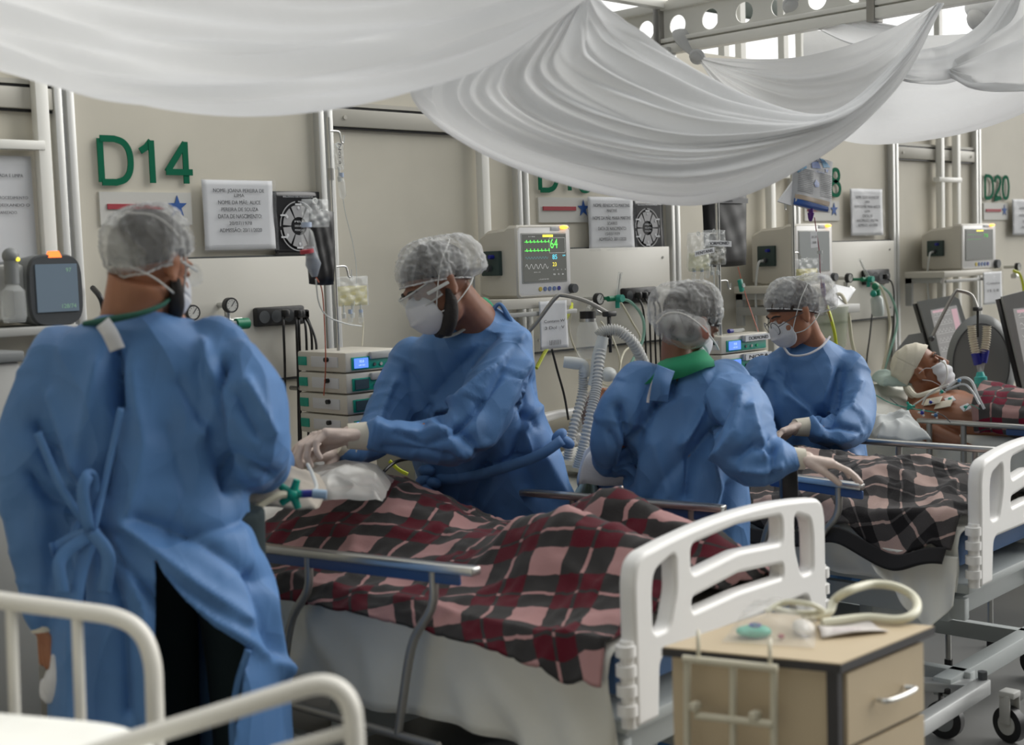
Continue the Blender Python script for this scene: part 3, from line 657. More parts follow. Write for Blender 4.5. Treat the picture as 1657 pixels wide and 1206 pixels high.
# ================================================================== equipment along the wall
def shelf(label, px, off_front, group='equipment shelves'):
    x0, x1, z0, z1 = rect_px(*px, off_front); t = thing('wall_shelf', label, 'shelf', ((x0 + x1) / 2, -.02, z0), group)
    obj('tray', MB().bb(x0, x1, -off_front, -.03, z0, z1, bev=.005), BEIGE, t)
    obj('bracket', MB().bb(x0 + .03, x0 + .05, -off_front + .04, -.02, z0 - .03, z0).bb(x0 + .03, x0 + .05, -.06, -.02, z0 - .16, z0), LGREY, t)
    obj('rail', MB().bb(x0, x1 + .02, -off_front - .012, -off_front, z0 - .03, z0 - .012, bev=.003), LGREY, t)
    return x0, x1, z0, z1
def monitor(label, px, off, depth, t_lamp, sidex, screen=None, rows=None, light=BEIGE, scrm=SCR, group='patient monitors on wall shelves', lampm=AMBER):
    x0, x1, z0, z1 = rect_px(*px, off); w, h = x1 - x0, z1 - z0; y = -off
    t = thing('patient_monitor', label, 'monitor', ((x0 + x1) / 2, y + depth / 2, z0), group)
    rings = []
    def rect(yy, a, b, c, d, r=.012): return [(a, yy, c + r), (a + r, yy, c), (b - r, yy, c), (b, yy, c + r), (b, yy, d - r), (b - r, yy, d), (a + r, yy, d), (a, yy, d - r)]
    k = w * .05
    rings = [rect(y, x0 + .006, x1 - .006, z0 + .006, z1 - .006), rect(y + .006, x0, x1, z0, z1), rect(y + .045, x0, x1, z0, z1), rect(y + .07, x0 + k * .4, x1 - k, z0, z1 - k * .6),
             rect(y + depth * .75, x0 + k * .4, x1 - k, z0, z1 - k), rect(y + depth, x0 + k, x1 - 2 * k, z0 + .01, z1 - k * 2.4)]
    obj('housing', MB().loft(rings), light, t, angle=35)
    sx0, sx1 = x0 + w * .10, x1 - w * .12; sz0, sz1 = z0 + h * .22, z1 - h * .13
    obj('front_face', MB().loft([rect(y - .001, x0 + .012, x1 - .012, z0 + .012, z1 - .012), rect(y + .002, x0 + .006, x1 - .006, z0 + .006, z1 - .006)]), BPLAST, t); obj('bezel', MB().bb(sx0 - .006, sx1 + .006, y - .004, y + .01, sz0 - .006, sz1 + .006, bev=.003), LGREY, t)
    sc = obj('screen', MB().bb(sx0, sx1, y - .006, y, sz0, sz1), scrm, t)
    sw, sh = sx1 - sx0, sz1 - sz0
    def sp(u, v): return V3((sx0 + sw * u, y - .0075, sz1 - sh * v))
    if screen == 'full':
        mb = MB()
        def line(mb_, P, r=.0009):
            P = [V3(p) for p in P]
            for a, b in zip(P[:-1], P[1:]):
                d = nrm(b - a); q = V3((-d[2], 0, d[0])) * r; mb_.add([a - q, b - q, b + q, a + q], [(0, 1, 2, 3)])
        for v0 in (.16, .345):
            P = []
            for q in range(7):
                u = .03 + q * .085; P += [sp(u, v0), sp(u + .045, v0), sp(u + .05, v0 - .04), sp(u + .058, v0 + .02), sp(u + .064, v0)]
            line(mb, P)
        obj('trace', mb, TG, sc, smooth=False)
        mb = MB(); line(mb, [sp(.04 + .52 * i / 60, .50 - .028 * math.sin(i * .85) * (1 if math.sin(i * .85) > 0 else .7)) for i in range(61)], .0007); obj('trace', mb, mat('trace_dim_cyan', (0, .1, .12), emit=(.07, .17, .18)), sc, smooth=False)
        mb = MB(); line(mb, [sp(.04 + .52 * i / 60, .68 - .05 * math.sin(i * .52)) for i in range(61)], .0007); obj('trace', mb, TW, sc, smooth=False)
        mb = MB(); put_text(mb, '64', sp(.71, .20), XW, UW, sh * .20, width=sw * .17); obj('reading', mb, TG, sc, smooth=False)
        mb = MB(); put_text(mb, '85', sp(.72, .485), XW, UW, sh * .10, width=sw * .11); put_text(mb, '64', sp(.94, .46), XW, UW, sh * .04, width=sw * .06); obj('reading', mb, TC, sc, smooth=False)
        mb = MB(); put_text(mb, '23', sp(.71, .645), XW, UW, sh * .08, width=sw * .09); mb.box(sp(.57, .035), (sw * .24, .0006, sh * .05)); obj('reading', mb, TY, sc, smooth=False)
        mb = MB(); line(mb, [sp(.60, .08), sp(.60, .40), sp(.97, .40), sp(.97, .08), sp(.60, .08)], .0005)
        for i, s_ in enumerate(('108', '72', '84')): put_text(mb, s_, sp(.70 + i * .1, .86), XW, UW, sh * .035)
        put_text(mb, 'II  x1   25mm/s', sp(.2, .045), XW, UW, sh * .022); put_text(mb, '30  40 -------- 36', sp(.30, .80), XW, UW, sh * .02)
        for i in range(4): put_text(mb, '00', sp(.69 + i * .09, .76), XW, UW, sh * .02)
        put_text(mb, '||   SYS  MAP  DIA  TEMP', sp(.45, .955), XW, UW, sh * .02)
        obj('small_text', mb, TW, sc, smooth=False)
    elif screen == 'dim':
        mb = MB(); put_text(mb, '78', sp(.72, .2), XW, UW, sh * .12, width=sw * .16)
        for v0 in (.16, .32):
            P = [sp(.05 + .5 * i / 30, v0 + (.02 if i % 4 == 0 else 0)) for i in range(31)]
            for a, b in zip(P[:-1], P[1:]): mb.add([a, b, b + UW * .001, a + UW * .001], [(0, 1, 2, 3)])
        obj('reading', mb, mat('trace_dim_green', (.02, .2, .02), emit=(.03, .28, .03)), sc, smooth=False)
        mb = MB(); mb.box(sp(.5, .04), (sw * .25, .0006, sh * .04)); obj('alarm_bar', mb, TY, sc, smooth=False)
    obj('alarm_lamp', MB().ell((x1 - w * .14, y - .004, z1 - h * .035), (w * .07, .012, h * .028)), lampm, t)
    for i in range(5):
        obj('button', MB().cyl((x0 + w * (.40 + .085 * i), y - .004, z0 + h * .115), (x0 + w * (.40 + .085 * i), y + .004, z0 + h * .115), w * .028, n=10), (mat('button_yellow', (.5, .38, .03)) if i == 0 else NAVY if i == 4 else mat('button_blue', (.10, .16, .35))), t)
    obj('dial_knob', MB().cyl((x1 - w * .02, y - .022, z0 + h * .10), (x1 - w * .02, y + .01, z0 + h * .10), w * .058, w * .066, n=16), DGREY, t)
    obj('badge', MB().box((x0 + w * .70, y - .002, z1 - h * .055), (w * .16, .004, h * .05), bev=.001), PAPER, t)
    # the connector module on the left side
    ym = y + depth * .62; sz = z0 + h * .42
    md = obj('side_module', MB().bb(x0 - .012, x0 + k, ym - .05, ym + .05, sz - h * .10, sz + h * .24, bev=.004), mat('module_green', (.03, .055, .05), .5), t)
    obj('connector', MB().cyl((x0 - .03, ym, sz), (x0 - .01, ym, sz), .012), DGREY, md); obj('connector', MB().cyl((x0 - .035, ym - .02, sz + h * .16), (x0 - .01, ym - .02, sz + h * .16), .008), NAVY, md)
    return t, (x0, x1, y, ym, sz)
shelf('beige shelf under the lit monitor of the D16 bay', (812, 482, 925, 499), .33)
t, q = monitor('patient monitor with amber lamp and bright readings 64 and 85', (836, 364, 925, 481), .33, .22, 0, 800, 'full')
for i, (dx, dz) in enumerate(((0, 0), (.01, .05))):
    cord(('grey', 'thin pale')[i] + ' monitor lead hanging at the left side of the D16 monitor', [(q[0] - .035, q[3], q[4] + dz), (q[0] - .10, q[3] - .01, q[4] - .01 + dz), (q[0] - .13 + .03 * i, q[3], q[4] - .12), (q[0] - .12 + .03 * i, q[3], q[4] - .35)], r=.005 - .0015 * i, matl=MILKY if i == 0 else LGREY, name='monitor_lead', group='monitor leads', plug=False)
shelf('shelf under the monitor behind the feeding bag, D18 bay', (1262, 460, 1350, 472), .30)
t, q = monitor('patient monitor behind the feeding bag, screen blank grey', (1286, 362, 1348, 460), .30, .26, 0, 1262, None, scrm=mat('screen_blank', (.05, .055, .055), .3, emit=(.07, .075, .072)))
cord('grey monitor lead hanging beside the D18 monitor', [(q[0] - .035, q[3], q[4]), (q[0] - .09, q[3] - .01, q[4] - .02), (q[0] - .10, q[3], q[4] - .16), (q[0] - .09, q[3], q[4] - .42)], r=.006, matl=MILKY, name='monitor_lead', group='monitor leads', plug=False)
shelf('shelf under the monitor at the D20 sign', (1528, 437, 1606, 447), .28)
t, q = monitor('patient monitor near the right edge left of the D20 sign', (1556, 362, 1612, 436), .28, .26, 0, 1540, 'dim')
cord('grey monitor lead hanging beside the monitor near the right edge', [(q[0] - .035, q[3], q[4]), (q[0] - .09, q[3] - .01, q[4] - .02), (q[0] - .10, q[3], q[4] - .16), (q[0] - .07, q[3], q[4] - .40)], r=.006, matl=MILKY, name='monitor_lead', group='monitor leads', plug=False)

# far-left monitor, dark grey with red lamp
c = wl(88, 470, .25); t = thing('patient_monitor', 'dark grey patient monitor with red alarm lamp at the left edge', 'monitor', c)
x0, x1, z0, z1 = rect_px(46, 411, 134, 528, .25); y = -.25; hw = (x1 - x0) / 2; cx, cz = (x0 + x1) / 2, (z0 + z1) / 2; hh = (z1 - z0) / 2
def rr(yy, sx, sz, dx=0, n=28, e=4.0): return [(cx + dx + sx * math.copysign(abs(math.cos(a)) ** (2 / e), math.cos(a)), yy, cz + sz * math.copysign(abs(math.sin(a)) ** (2 / e), math.sin(a))) for a in np.linspace(0, 2 * math.pi, n, endpoint=False)]
obj('housing', MB().loft([rr(y + .01, hw, hh), rr(y + .05, hw, hh), rr(y + .09, hw * .95, hh * .95, -.01), rr(y + .22, hw * .85, hh * .85, -.03)]), MGREY, t)
obj('bezel', MB().loft([rr(y - .004, hw * .96, hh * .96), rr(y + .012, hw, hh)]), DGREY, t)
obj('screen', MB().bb(cx - hw * .74, cx + hw * .78, y - .008, y, cz - hh * .60, cz + hh * .72), SCRG, t)
mb = MB(); put_text(mb, '97', (cx + hw * .45, y - .010, cz + hh * .55), XW, UW, .012); put_text(mb, '128/74', (cx + hw * .4, y - .010, cz - hh * .45), XW, UW, .012)
obj('reading', mb, mat('reading_dim', (.1, .2, .1), emit=(.08, .14, .10)), t, smooth=False)
obj('alarm_lamp', MB().prism([(cx - .02, y - .005, cz + hh * .9), (cx + .022, y - .005, cz + hh * .9), (cx + .014, y - .005, cz + hh * 1.08), (cx - .012, y - .005, cz + hh * 1.08)], (0, .02, 0)), REDLAMP, t)
obj('side_module', MB().bb(cx - hw - .09, cx - hw + .02, y + .03, y + .2, cz - hh * .8, cz + hh * .75, bev=.02), LGREY, t)
obj('stand', MB().bb(cx - .02, cx + .03, y + .02, y + .1, cz - hh - .015, cz - hh + .02), DGREY, t)
sx0, sx1, sz0, sz1 = rect_px(-80, 531, 128, 545, .27)
t = thing('wall_shelf', 'pale shelf under the dark grey monitor at the left edge', 'shelf', ((sx0 + sx1) / 2, -.05, sz0), 'equipment shelves')
obj('tray', MB().bb(sx0, sx1, -.27, -.02, sz0, sz1, bev=.004), LGREY, t)
obj('bracket', MB().prism([(sx0 + .1, -.03, sz0), (sx0 + .1, -.24, sz0), (sx0 + .1, -.03, sz0 - .16)], (.02, 0, 0)), LGREY, t)
pc = wl(20, 460, .25); t = thing('gas_regulator', 'blurred steel regulator with hoses left of the dark monitor', 'regulator', pc)
obj('body', MB().cyl(pc, pc + V3((0, 0, .07)), .02).ell(pc + V3((0, 0, .08)), .024), MGREY, t); obj('lamp', MB().ell(pc + V3((.012, -.02, .07)), .006), TY, t)
obj('bottle', MB().tube([pc + V3((0, 0, -.11)), pc + V3((0, 0, -.09)), pc + V3((0, 0, -.02)), pc], [.03, .036, .034, .015], 18), CLEAR, t)
tr = thing('supply_bin', 'grey supply bin at the left edge behind the nearest caregiver', 'bin', wl(5, 640, .45) * V3((1, 1, 0)))
bx0, bx1, bz0, bz1 = rect_px(-90, 590, 40, 800, .40)
obj('bin_body', MB().bb(bx0, bx1, -.40, -.10, .0, bz1, bev=.01), LGREY, tr); obj('bin_lid', MB().bb(bx0 - .01, bx1 + .01, -.41, -.09, bz1, bz1 + .03, bev=.006), MGREY, tr)

# ------------------------------------------------------------------ infusion pump stacks
def pump_stack(label, px, n, off, depth, labels, lit):
    x0, x1, z0, z1 = rect_px(*px, off); h = (z1 - z0) / n; y = -off; w = x1 - x0
    for i in range(n):
        za = z1 - (i + 1) * h
        t = thing('infusion_pump', label[i], 'infusion pump', ((x0 + x1) / 2, y + depth / 2, za), 'stacked infusion pumps')
        obj('housing', MB().bb(x0, x1, y, y + depth, za + .002, za + h - .002, bev=.006), BEIGE, t)
        obj('front_panel', MB().bb(x0 + w * .10, x1 - w * .05, y - .004, y + .006, za + h * .12, za + h * .72, bev=.002), TEAL, t)
        obj('side_strip', MB().bb(x0 - .004, x0 + .004, y + depth * .80, y + depth * .97, za + h * .3, za + h * .72, bev=.001), TEAL, t)
        obj('side_label', MB().bb(x0 - .003, x0 + .003, y + depth * .15, y + depth * .7, za + h * .25, za + h * .75, bev=.001), PAPER, t)
        obj('side_knob', MB().cyl((x0 - .015, y + depth * .35, za + h * .62), (x0 + .002, y + depth * .35, za + h * .62), .008), BLACK, t)
        m_ = LCD if lit[i] else mat('lcd_off', (.05, .08, .10), .3)
        d_ = obj('display', MB().bb(x0 + w * .14, x0 + w * .38, y - .008, y, za + h * .20, za + h * .66), m_, t)
        if lit[i]:
            mb = MB(); put_text(mb, '10.0', (x0 + w * .26, y - .0095, za + h * .52), XW, UW, h * .12); put_text(mb, 'ml/h 24.5', (x0 + w * .26, y - .0095, za + h * .34), XW, UW, h * .07); obj('reading', mb, LCDW, d_, smooth=False)
        for k in range(3): obj('button', MB().cyl((x0 + w * (.5 + .12 * k), y - .008, za + h * .32), (x0 + w * (.5 + .12 * k), y, za + h * .32), h * .08, n=10), (DGREY, LGREY, mat('button_green', (.02, .5, .2)))[k % 3], t)
        obj('drip_door', MB().bb(x0 + w * .42, x1 - w * .04, y - .014, y, za + h * .58, za + h * .92, bev=.003), LGREY, t)
        if labels[i]:
            lab = obj('name_strip', MB().bb(x0 + w * .45, x1 + w * .02, y - .017, y - .012, za + h * .58, za + h * .90), PAPER, t)
            mb = MB(); put_text(mb, labels[i], (x0 + w * .73, y - .018, za + h * .74), XW, UW, h * .18, width=w * .42, bold=1); obj('lettering', mb, INK, lab, smooth=False)
    return x0, x1, z0, z1
qa = pump_stack(['top infusion pump of the stack behind the bearded caregiver, display lit', 'second infusion pump from the top beside the bearded caregiver', 'third infusion pump from the top beside the bearded caregiver',
                 'lowest infusion pump of the stack left of the bearded caregiver, lit'], (561, 566, 650, 702), 4, .42, .27, [None] * 4, [1, 0, 0, 1])
qb = pump_stack(['top infusion pump labelled DORMONID behind the woman with glasses', 'second infusion pump from the top between the two women', 'third infusion pump from the top between the two women', 'lowest infusion pump between the two women'],
                (1168, 540, 1243, 660), 4, .60, .10, ['DORMONID', 'NORA', None, None], [1, 1, 1, 1])
p = V3(((qb[0] + qb[1]) / 2, -.55, qb[3] + .008)); t = thing('capped_vial', 'clear syringe with blue cap lying on the top pump between the women', 'syringe', p)
obj('barrel', MB().cyl(p + V3((-.02, 0, .004)), p + V3((.06, 0, .004)), .008), CLEAR, t); obj('cap', MB().cyl(p + V3((-.045, 0, .004)), p + V3((-.02, 0, .004)), .009), NAVY, t)

# ------------------------------------------------------------------ IV poles, hooks and bags
def iv_pole(label, px, py0, off, z_base=0.35, r=.009, hooks=(), bracket=False):
    top = wl(px, py0, off); t = thing('iv_pole', label, 'iv pole', (top[0], top[1], z_base), 'infusion poles')
    obj('pole', MB().tube([(top[0], top[1], z_base), top], r, 12), STEEL, t)
    obj('clamp', MB().box((top[0], top[1], z_base + .1), (.05, .05, .06), bev=.008), BLACK, t)
    if bracket: obj('wall_bracket', MB().cyl((top[0], top[1], z_base + .03), (top[0], -.01, z_base + .03), .008), DSTEEL, t)
    else: obj('base', MB().cyl((top[0], top[1], 0), (top[0], top[1], .03), .16, .14, n=24), DSTEEL, t)
    obj('joint', MB().cyl((top[0], top[1], z_base + .75), (top[0], top[1], z_base + .79), r * 1.7), DSTEEL, t)
    for (hx, hy, dx) in hooks:
        c = V3((top[0], top[1], wl(px, hy, off)[2])); L = dx
        obj('hook', MB().tube([c, c + XW * L * .7, c + XW * L * .85 + UW * -.012, c + XW * L * .95 + UW * -.035, c + XW * L * 1.1 + UW * -.035, c + XW * L * 1.15 + UW * -.012], .0035, 8, smooth=24), STEEL, t)
    return top
def onpole(px, py, off): return wl(px, py, off)
iv_pole('thin steel pole beside the D14 panel post with two hooks', 531, 190, .30, 1.10, .006, ((0, 212, .055), (0, 432, .06)), True)
iv_pole('steel pole between the black pouch and the DORMONID bag', 1160, 318, .55, .0, .0095, ((0, 378, -.075), (0, 455, .075)))
iv_pole('steel pole carrying the feeding bag in front of the D18 bay', 1281, 262, .45, .0, .0085, ((0, 326, -.055), (0, 409, .05)))
def soft_bag(c, w, h, d, X=XW, U=UW, n=20, wr=.004, seed=0, taper=0.0, bottom=1.0):
    """a filled bag: two welded skins bulging in the middle"""
    X, U = nrm(X), nrm(U); N_ = np.cross(X, U); G = []
    rs = np.random.RandomState(seed); ph = rs.rand(4) * 6
    V = []; Fc = []; idx = {}
    for side in (1, -1):
        for i in range(n + 1):
            for j in range(n + 1):
                u, v = i / n * 2 - 1, j / n * 2 - 1; edge = (abs(u) == 1 or abs(v) == 1)
                b = (max(0, (1 - u ** 4) * (1 - v ** 4))) ** .5 * (0.6 + .4 * bottom * (1 - (v + 1) / 2))
                wv = wr * (math.sin(9 * u + 5 * v + ph[0]) + math.sin(4 * u - 11 * v + ph[1])) * b * side
                ww = 1 - taper * (v + 1) / 2
                V.append(c + X * (u * w / 2 * ww) + U * (v * h / 2 * (1 - .03 * u * u)) + N_ * (side * b * d / 2 + wv)); idx[(side, i, j)] = len(V) - 1
        for i in range(n):
            for j in range(n):
                q = [idx[(side, i, j)], idx[(side, i + 1, j)], idx[(side, i + 1, j + 1)], idx[(side, i, j + 1)]]; Fc.append(tuple(q if side == 1 else q[::-1]))
    return V, Fc
def bag(name, label, px, off, material, d=.03, cat='infusion bag', group=None, fluid=None, level=.5, ports=2, taper=0.0, seed=1, tilt=0.0):
    x0, x1, z0, z1 = rect_px(*px, off); c = V3(((x0 + x1) / 2, -off, (z0 + z1) / 2)); w, h = x1 - x0, z1 - z0
    X = V3((math.cos(tilt), 0, math.sin(tilt))); U = V3((-math.sin(tilt), 0, math.cos(tilt)))
    t = thing(name, label, cat, (c[0], c[1], z0), group); V, Fc = soft_bag(c, w, h, d, X, U, seed=seed, taper=taper, wr=.0015 if cat == 'pouch' else .004); obj('pouch', MB().add(V, Fc), material, t)
    if fluid:
        V, Fc = soft_bag(c - U * h * (1 - level) / 2, w * .92, h * level * .94, d * .86, X, U, seed=seed, wr=.001); obj('fluid', MB().add(V, Fc), fluid, t)
    for k in range(ports):
        b = c - U * h / 2 + X * w * (.25 * (k - (ports - 1) / 2)); obj('port', MB().tube([b + U * .01, b - U * .02, b - U * .024, b - U * .04], [.004, .004, .008, .007], 10), MILKY, t)
    obj('hang_tab', MB().ring(c + U * (h / 2 - .006), np.cross(X, U), .008, .002, 16, 6), MILKY, t)
    return t, c, w, h, X, U
def drip(label, top, bot, cat='drip chamber', r=.010):
    top, bot = V3(top), V3(bot); t = thing('drip_chamber', label, cat, bot, 'drip chambers'); L = np.linalg.norm(top - bot)
    obj('chamber', MB().tube([top, top - UW * L * .15, bot + UW * L * .15, bot], [r * .4, r, r, r * .4], 14), CLEAR, t)
    obj('cap', MB().cyl(top, top + UW * .015, r * .8), mat('pale_blue_cap', (.40, .47, .60)), t)
    return t
def line(label, pts, r=.0022, m_=None, n=40, name='infusion_line', cat='tube', group='infusion lines'):
    o = obj(name, MB().tube(pts, r, 7, smooth=n), m_ or MILKY); return tag(o, label, cat, group)
# D14/plain bay: hanging strip chamber and yellow bag
bag('infusion_bag', 'narrow empty infusion bag with handwriting on the upper hook of the thin pole', (540, 232, 556, 275), .30, CLEAR, .012, ports=1)
mb = MB(); c_ = wl(547, 250, .30) + V3((0, -.012, 0)); put_text(mb, 'Nora', c_, UW * -1, XW, .014, width=.07)
o = obj('handwriting', mb, INK, bpy.data.objects['infusion_bag'], smooth=False)
drip('drip chamber with blue cap below the narrow empty bag', wl(552, 287, .30), wl(555, 322, .30), r=.012)
line('thin line falling from the narrow empty bag past the yellow bag', [wl(555, 322, .3), wl(560, 350, .3), wl(572, 400, .28), wl(577, 450, .28), wl(570, 520, .3)], .0015)
bag('infusion_bag', 'crumpled clear bag with yellow fluid on the lower hook of the thin pole', (541, 447, 596, 496), .28, CLEAR, .03, fluid=mat('yellow_residue', (.66, .60, .25), .3, alpha=.5), level=.7, ports=3, seed=4)
line('clear line dropping from the yellow bag to the pump stack', [wl(585, 500, .28), wl(588, 525, .28), wl(586, 560, .3)], .0022, CREAMTUBE)
drip('small chamber under the yellow bag left', wl(567, 508, .28), wl(567, 524, .28), r=.009); drip('small chamber under the yellow bag right', wl(584, 508, .28), wl(584, 524, .28), r=.009)
# near cluster over the D14 board: clear bag, drip chamber, black light cover
t, c, w, h, X, U = bag('light_cover_pouch', 'black light-proof pouch hanging behind the drip chamber at the D14 poster', (500, 340, 540, 462), .55, mat('pouch_black', (.010, .010, .011), .42, spec=.5), .05, cat='pouch', ports=0, seed=8, tilt=-.06)
bag('infusion_bag', 'crumpled clear bag at the top of the black pouch near the D14 poster', (489, 322, 532, 368), .60, CLEAR, .04, ports=0, seed=5)
t = drip('large drip chamber with blue cap and red mark over the D14 board', wl(496, 368, .66), wl(507, 432, .66), r=.02)
obj('float', MB().tube([wl(502, 400, .66), wl(507, 428, .66), wl(509, 448, .66)], [.012, .024, .009], 14), mat('chamber_grey', (.30, .33, .38), .2, alpha=.75), t); obj('red_mark', MB().cyl(wl(496, 404, .67), wl(497, 410, .67), .021), RED, t)
line('orange-red line running down the post beside the D14 power strip', [wl(512, 450, .6), wl(521, 470, .5), wl(525, 520, .4), wl(527, 590, .35), wl(524, 640, .3)], .0022, ORANGE)
line('clear line curving from the large drip chamber to the pumps', [wl(511, 452, .66), wl(516, 490, .6), wl(530, 512, .5), wl(560, 524, .45), wl(585, 528, .42)], .0025)
# black pouch, DORMONID and FENTANIL bags
t, c, w, h, X, U = bag('light_cover_pouch', 'large black light-proof pouch with a paper strip behind the DORMONID bag', (1140, 308, 1206, 432), .40, mat('pouch_black', (0, 0, 0)), .05, cat='pouch', ports=0, seed=3, taper=-.1)
sp_ = obj('paper_strip', MB().box(c + U * h * .36 + V3((0, -.028, 0)), (w * .9, .002, .022)), mat('strip_grey', (.30, .30, .31)), t); mb = MB(); put_text(mb, 'NORA', c + U * h * .36 + X * -.01 + V3((0, -.031, 0)), XW, UW, .013, bold=1); obj('lettering', mb, INK, sp_, smooth=False)
t, c, w, h, X, U = bag('infusion_bag', 'clear bag labelled DORMONID beside the pole', (1137, 372, 1174, 430), .56, CLEAR, .035, fluid=mat('dark_fluid', (.16, .15, .09), .2, alpha=.55), level=.55, ports=2, seed=6)
sp_ = obj('name_strip', MB().box(c + U * h * .12 + V3((.0, -.022, 0)), (w * 1.15, .002, .024), X=(1, 0, -.05)), PAPER, t); mb = MB(); put_text(mb, 'DORMONID', c + U * h * .12 + V3((0, -.024, 0)), XW, UW, .013, width=w * .9, bold=1); obj('lettering', mb, INK, sp_, smooth=False)
t, c, w, h, X, U = bag('infusion_bag', 'crumpled clear bag labelled FENTANIL left of the pole', (1113, 376, 1148, 440), .60, CLEAR, .045, fluid=mat('pale_fluid', (.62, .62, .35), .2, alpha=.4), level=.5, ports=0, seed=9)
sp_ = obj('name_strip', MB().box(c + V3((0, -.03, .0)), (w * .9, .002, .022), X=(1, 0, .12)), PAPER, t); mb = MB(); put_text(mb, 'FENTANIL', c + V3((0, -.032, 0)), (1, 0, .12), UW, .012, width=w * .8, bold=1); obj('lettering', mb, INK, sp_, smooth=False)
for k, (px, py) in enumerate(((1123, 452), (1136, 452), (1146, 443))):
    t = drip('%s of the three grey chambers under the FENTANIL bag' % ('leftmost', 'middle one', 'rightmost')[k], wl(px, py - 12, .60), wl(px - 1, py + 8, .60), r=.009)
line('orange line from the black pouch down to the pumps', [wl(1194, 432, .4), wl(1203, 465, .4), wl(1214, 500, .42), wl(1230, 545, .5)], .0022, ORANGE)
p = wl(1199, 462, .42); t = thing('roller_clamp', 'green roller clamp on the orange line', 'clamp', p); obj('body', MB().box(p, (.022, .016, .055), X=(1, 0, .3), Zd=(-.3, 0, 1), bev=.004), TEAL, t); obj('wheel', MB().cyl(p + V3((.006, -.012, .0)), p + V3((.006, .0, 0)), .010), MILKY, t)
line('clear line running beside the pole down behind the caps', [wl(1155, 432, .56), wl(1156, 470, .56), wl(1158, 520, .56), wl(1166, 560, .56)], .003)
# feeding bag
x0, x1, z0, z1 = rect_px(1283, 252, 1345, 340, .70); c = V3(((x0 + x1) / 2, -.70, (z0 + z1) / 2)); w, h = x1 - x0, z1 - z0; tl = -.12
X, U = V3((math.cos(tl), 0, math.sin(tl))), V3((-math.sin(tl), 0, math.cos(tl)))
t = thing('feeding_bag', 'large printed feeding bag, white and blue, hanging in front of the 8 of D18', 'feeding bag', (c[0], c[1], z0))
V, Fc = soft_bag(c, w * 1.02, h, .05, X, U, seed=2, wr=.0012); FB = MB().add(V, Fc); obj('pouch', FB, mat('pouch_white', (.60, .61, .63), .5), t)
def fp(u, v, l=.0): # point on the front of the feeding bag
    n = 20; i = (u + 1) / 2 * n; j = (v + 1) / 2 * n; i0, j0 = min(int(i), n - 1), min(int(j), n - 1); fi, fj = i - i0, j - j0; k = lambda a, b: V3(V[a * (n + 1) + b])
    return (k(i0, j0) * (1 - fi) * (1 - fj) + k(i0 + 1, j0) * fi * (1 - fj) + k(i0, j0 + 1) * (1 - fi) * fj + k(i0 + 1, j0 + 1) * fi * fj) + V3((0, -.002 - l, 0))
def patch(mb, poly, l=.0, k=6):
    cx = np.mean([p[0] for p in poly]); cy = np.mean([p[1] for p in poly]); E = []
    for a, b in zip(poly, poly[1:] + poly[:1]): E += [(a[0] + (b[0] - a[0]) * q / k, a[1] + (b[1] - a[1]) * q / k) for q in range(k)]
    n_ = len(E); Vv = []
    for f in (1, .66, .33): Vv += [fp(cx + (x - cx) * f, cy + (y - cy) * f, l) for x, y in E]
    Vv.append(fp(cx, cy, l)); Fv = [(r * n_ + q, r * n_ + (q + 1) % n_, (r + 1) * n_ + (q + 1) % n_, (r + 1) * n_ + q) for r in range(2) for q in range(n_)] + [(2 * n_ + q, 2 * n_ + (q + 1) % n_, 3 * n_) for q in range(n_)]
    mb.add(Vv, Fv)
CY = mat('print_cyan', (.04, .30, .55), .35); NV = mat('print_blue', (.015, .10, .40), .35); BG = mat('print_beige', (.50, .40, .30), .4); TX = mat('print_grey', (.25, .26, .28), .5)
mb = MB(); patch(mb, [(.25, .95), (.45, .97), (.75, .72), (.35, .62)]); patch(mb, [(-.9, .55), (-.55, .75), (-.5, .45), (-.9, .2)]); obj('cyan_print', mb, CY, t)
mb = MB(); patch(mb, [(-.25, .72), (.1, .80), (.2, .55), (-.25, .5)], .001); patch(mb, [(-.95, -.75), (.7, -.80), (.8, -.97), (-.95, -.97)], .001); patch(mb, [(.45, .6), (.62, .6), (.6, .48), (.47, .48)], .001)
patch(mb, [(-.15, -.05 + .0), (-.02, .12), (.12, .0), (.1, -.16), (-.08, -.18)], .001); obj('blue_print', mb, NV, t)
mb = MB(); patch(mb, [(-.93, -.58), (.75, -.60), (.75, -.76), (-.93, -.74)], .0005); obj('beige_band', mb, BG, t)
mb = MB()
for r_ in range(13):
    v = .40 - r_ * .07
    for (a, b) in ((-.88, -.18), (.18, .86)):
        mb.add([fp(a + (b - a) * q / 6, v + dv, .001) for q in range(7) for dv in (0, -.025)], [(2 * q, 2 * q + 2, 2 * q + 3, 2 * q + 1) for q in range(6)])
obj('small_print', mb, TX, t, smooth=False)
mb = MB(); put_text(mb, 'Fresubin', fp(-.05, .86, .006), X, U, .020, width=w * .5, bold=1); put_text(mb, '1,5kcal/ml', fp(.1, .42, .006), X, U, .010, width=w * .26); obj('lettering', mb, NV, t, smooth=False)
sp0 = c - U * h / 2; sp_ = obj('spike_port', MB().tube([sp0 + U * .005, sp0 - U * .012, sp0 - U * .015, sp0 - U * .03, sp0 - U * .034, sp0 - U * .05], [.011, .011, .015, .012, .012, .006], 12), PURPLE, t)
obj('hanging_flap', MB().prism([c - U * h * .5 - X * w * .5, c - U * h * .05 - X * w * .48, c - U * h * .48 - X * w * .82], V3((0, .01, 0))), mat('pouch_white', (0, 0, 0)), t)
line('dark red feeding line falling from the feeding bag', [wl(1318, 352, .7), wl(1321, 375, .7), wl(1326, 410, .68), wl(1328, 450, .68), wl(1336, 490, .66), wl(1345, 520, .6)], .0022, mat('dark_red_line', (.28, .04, .07)))
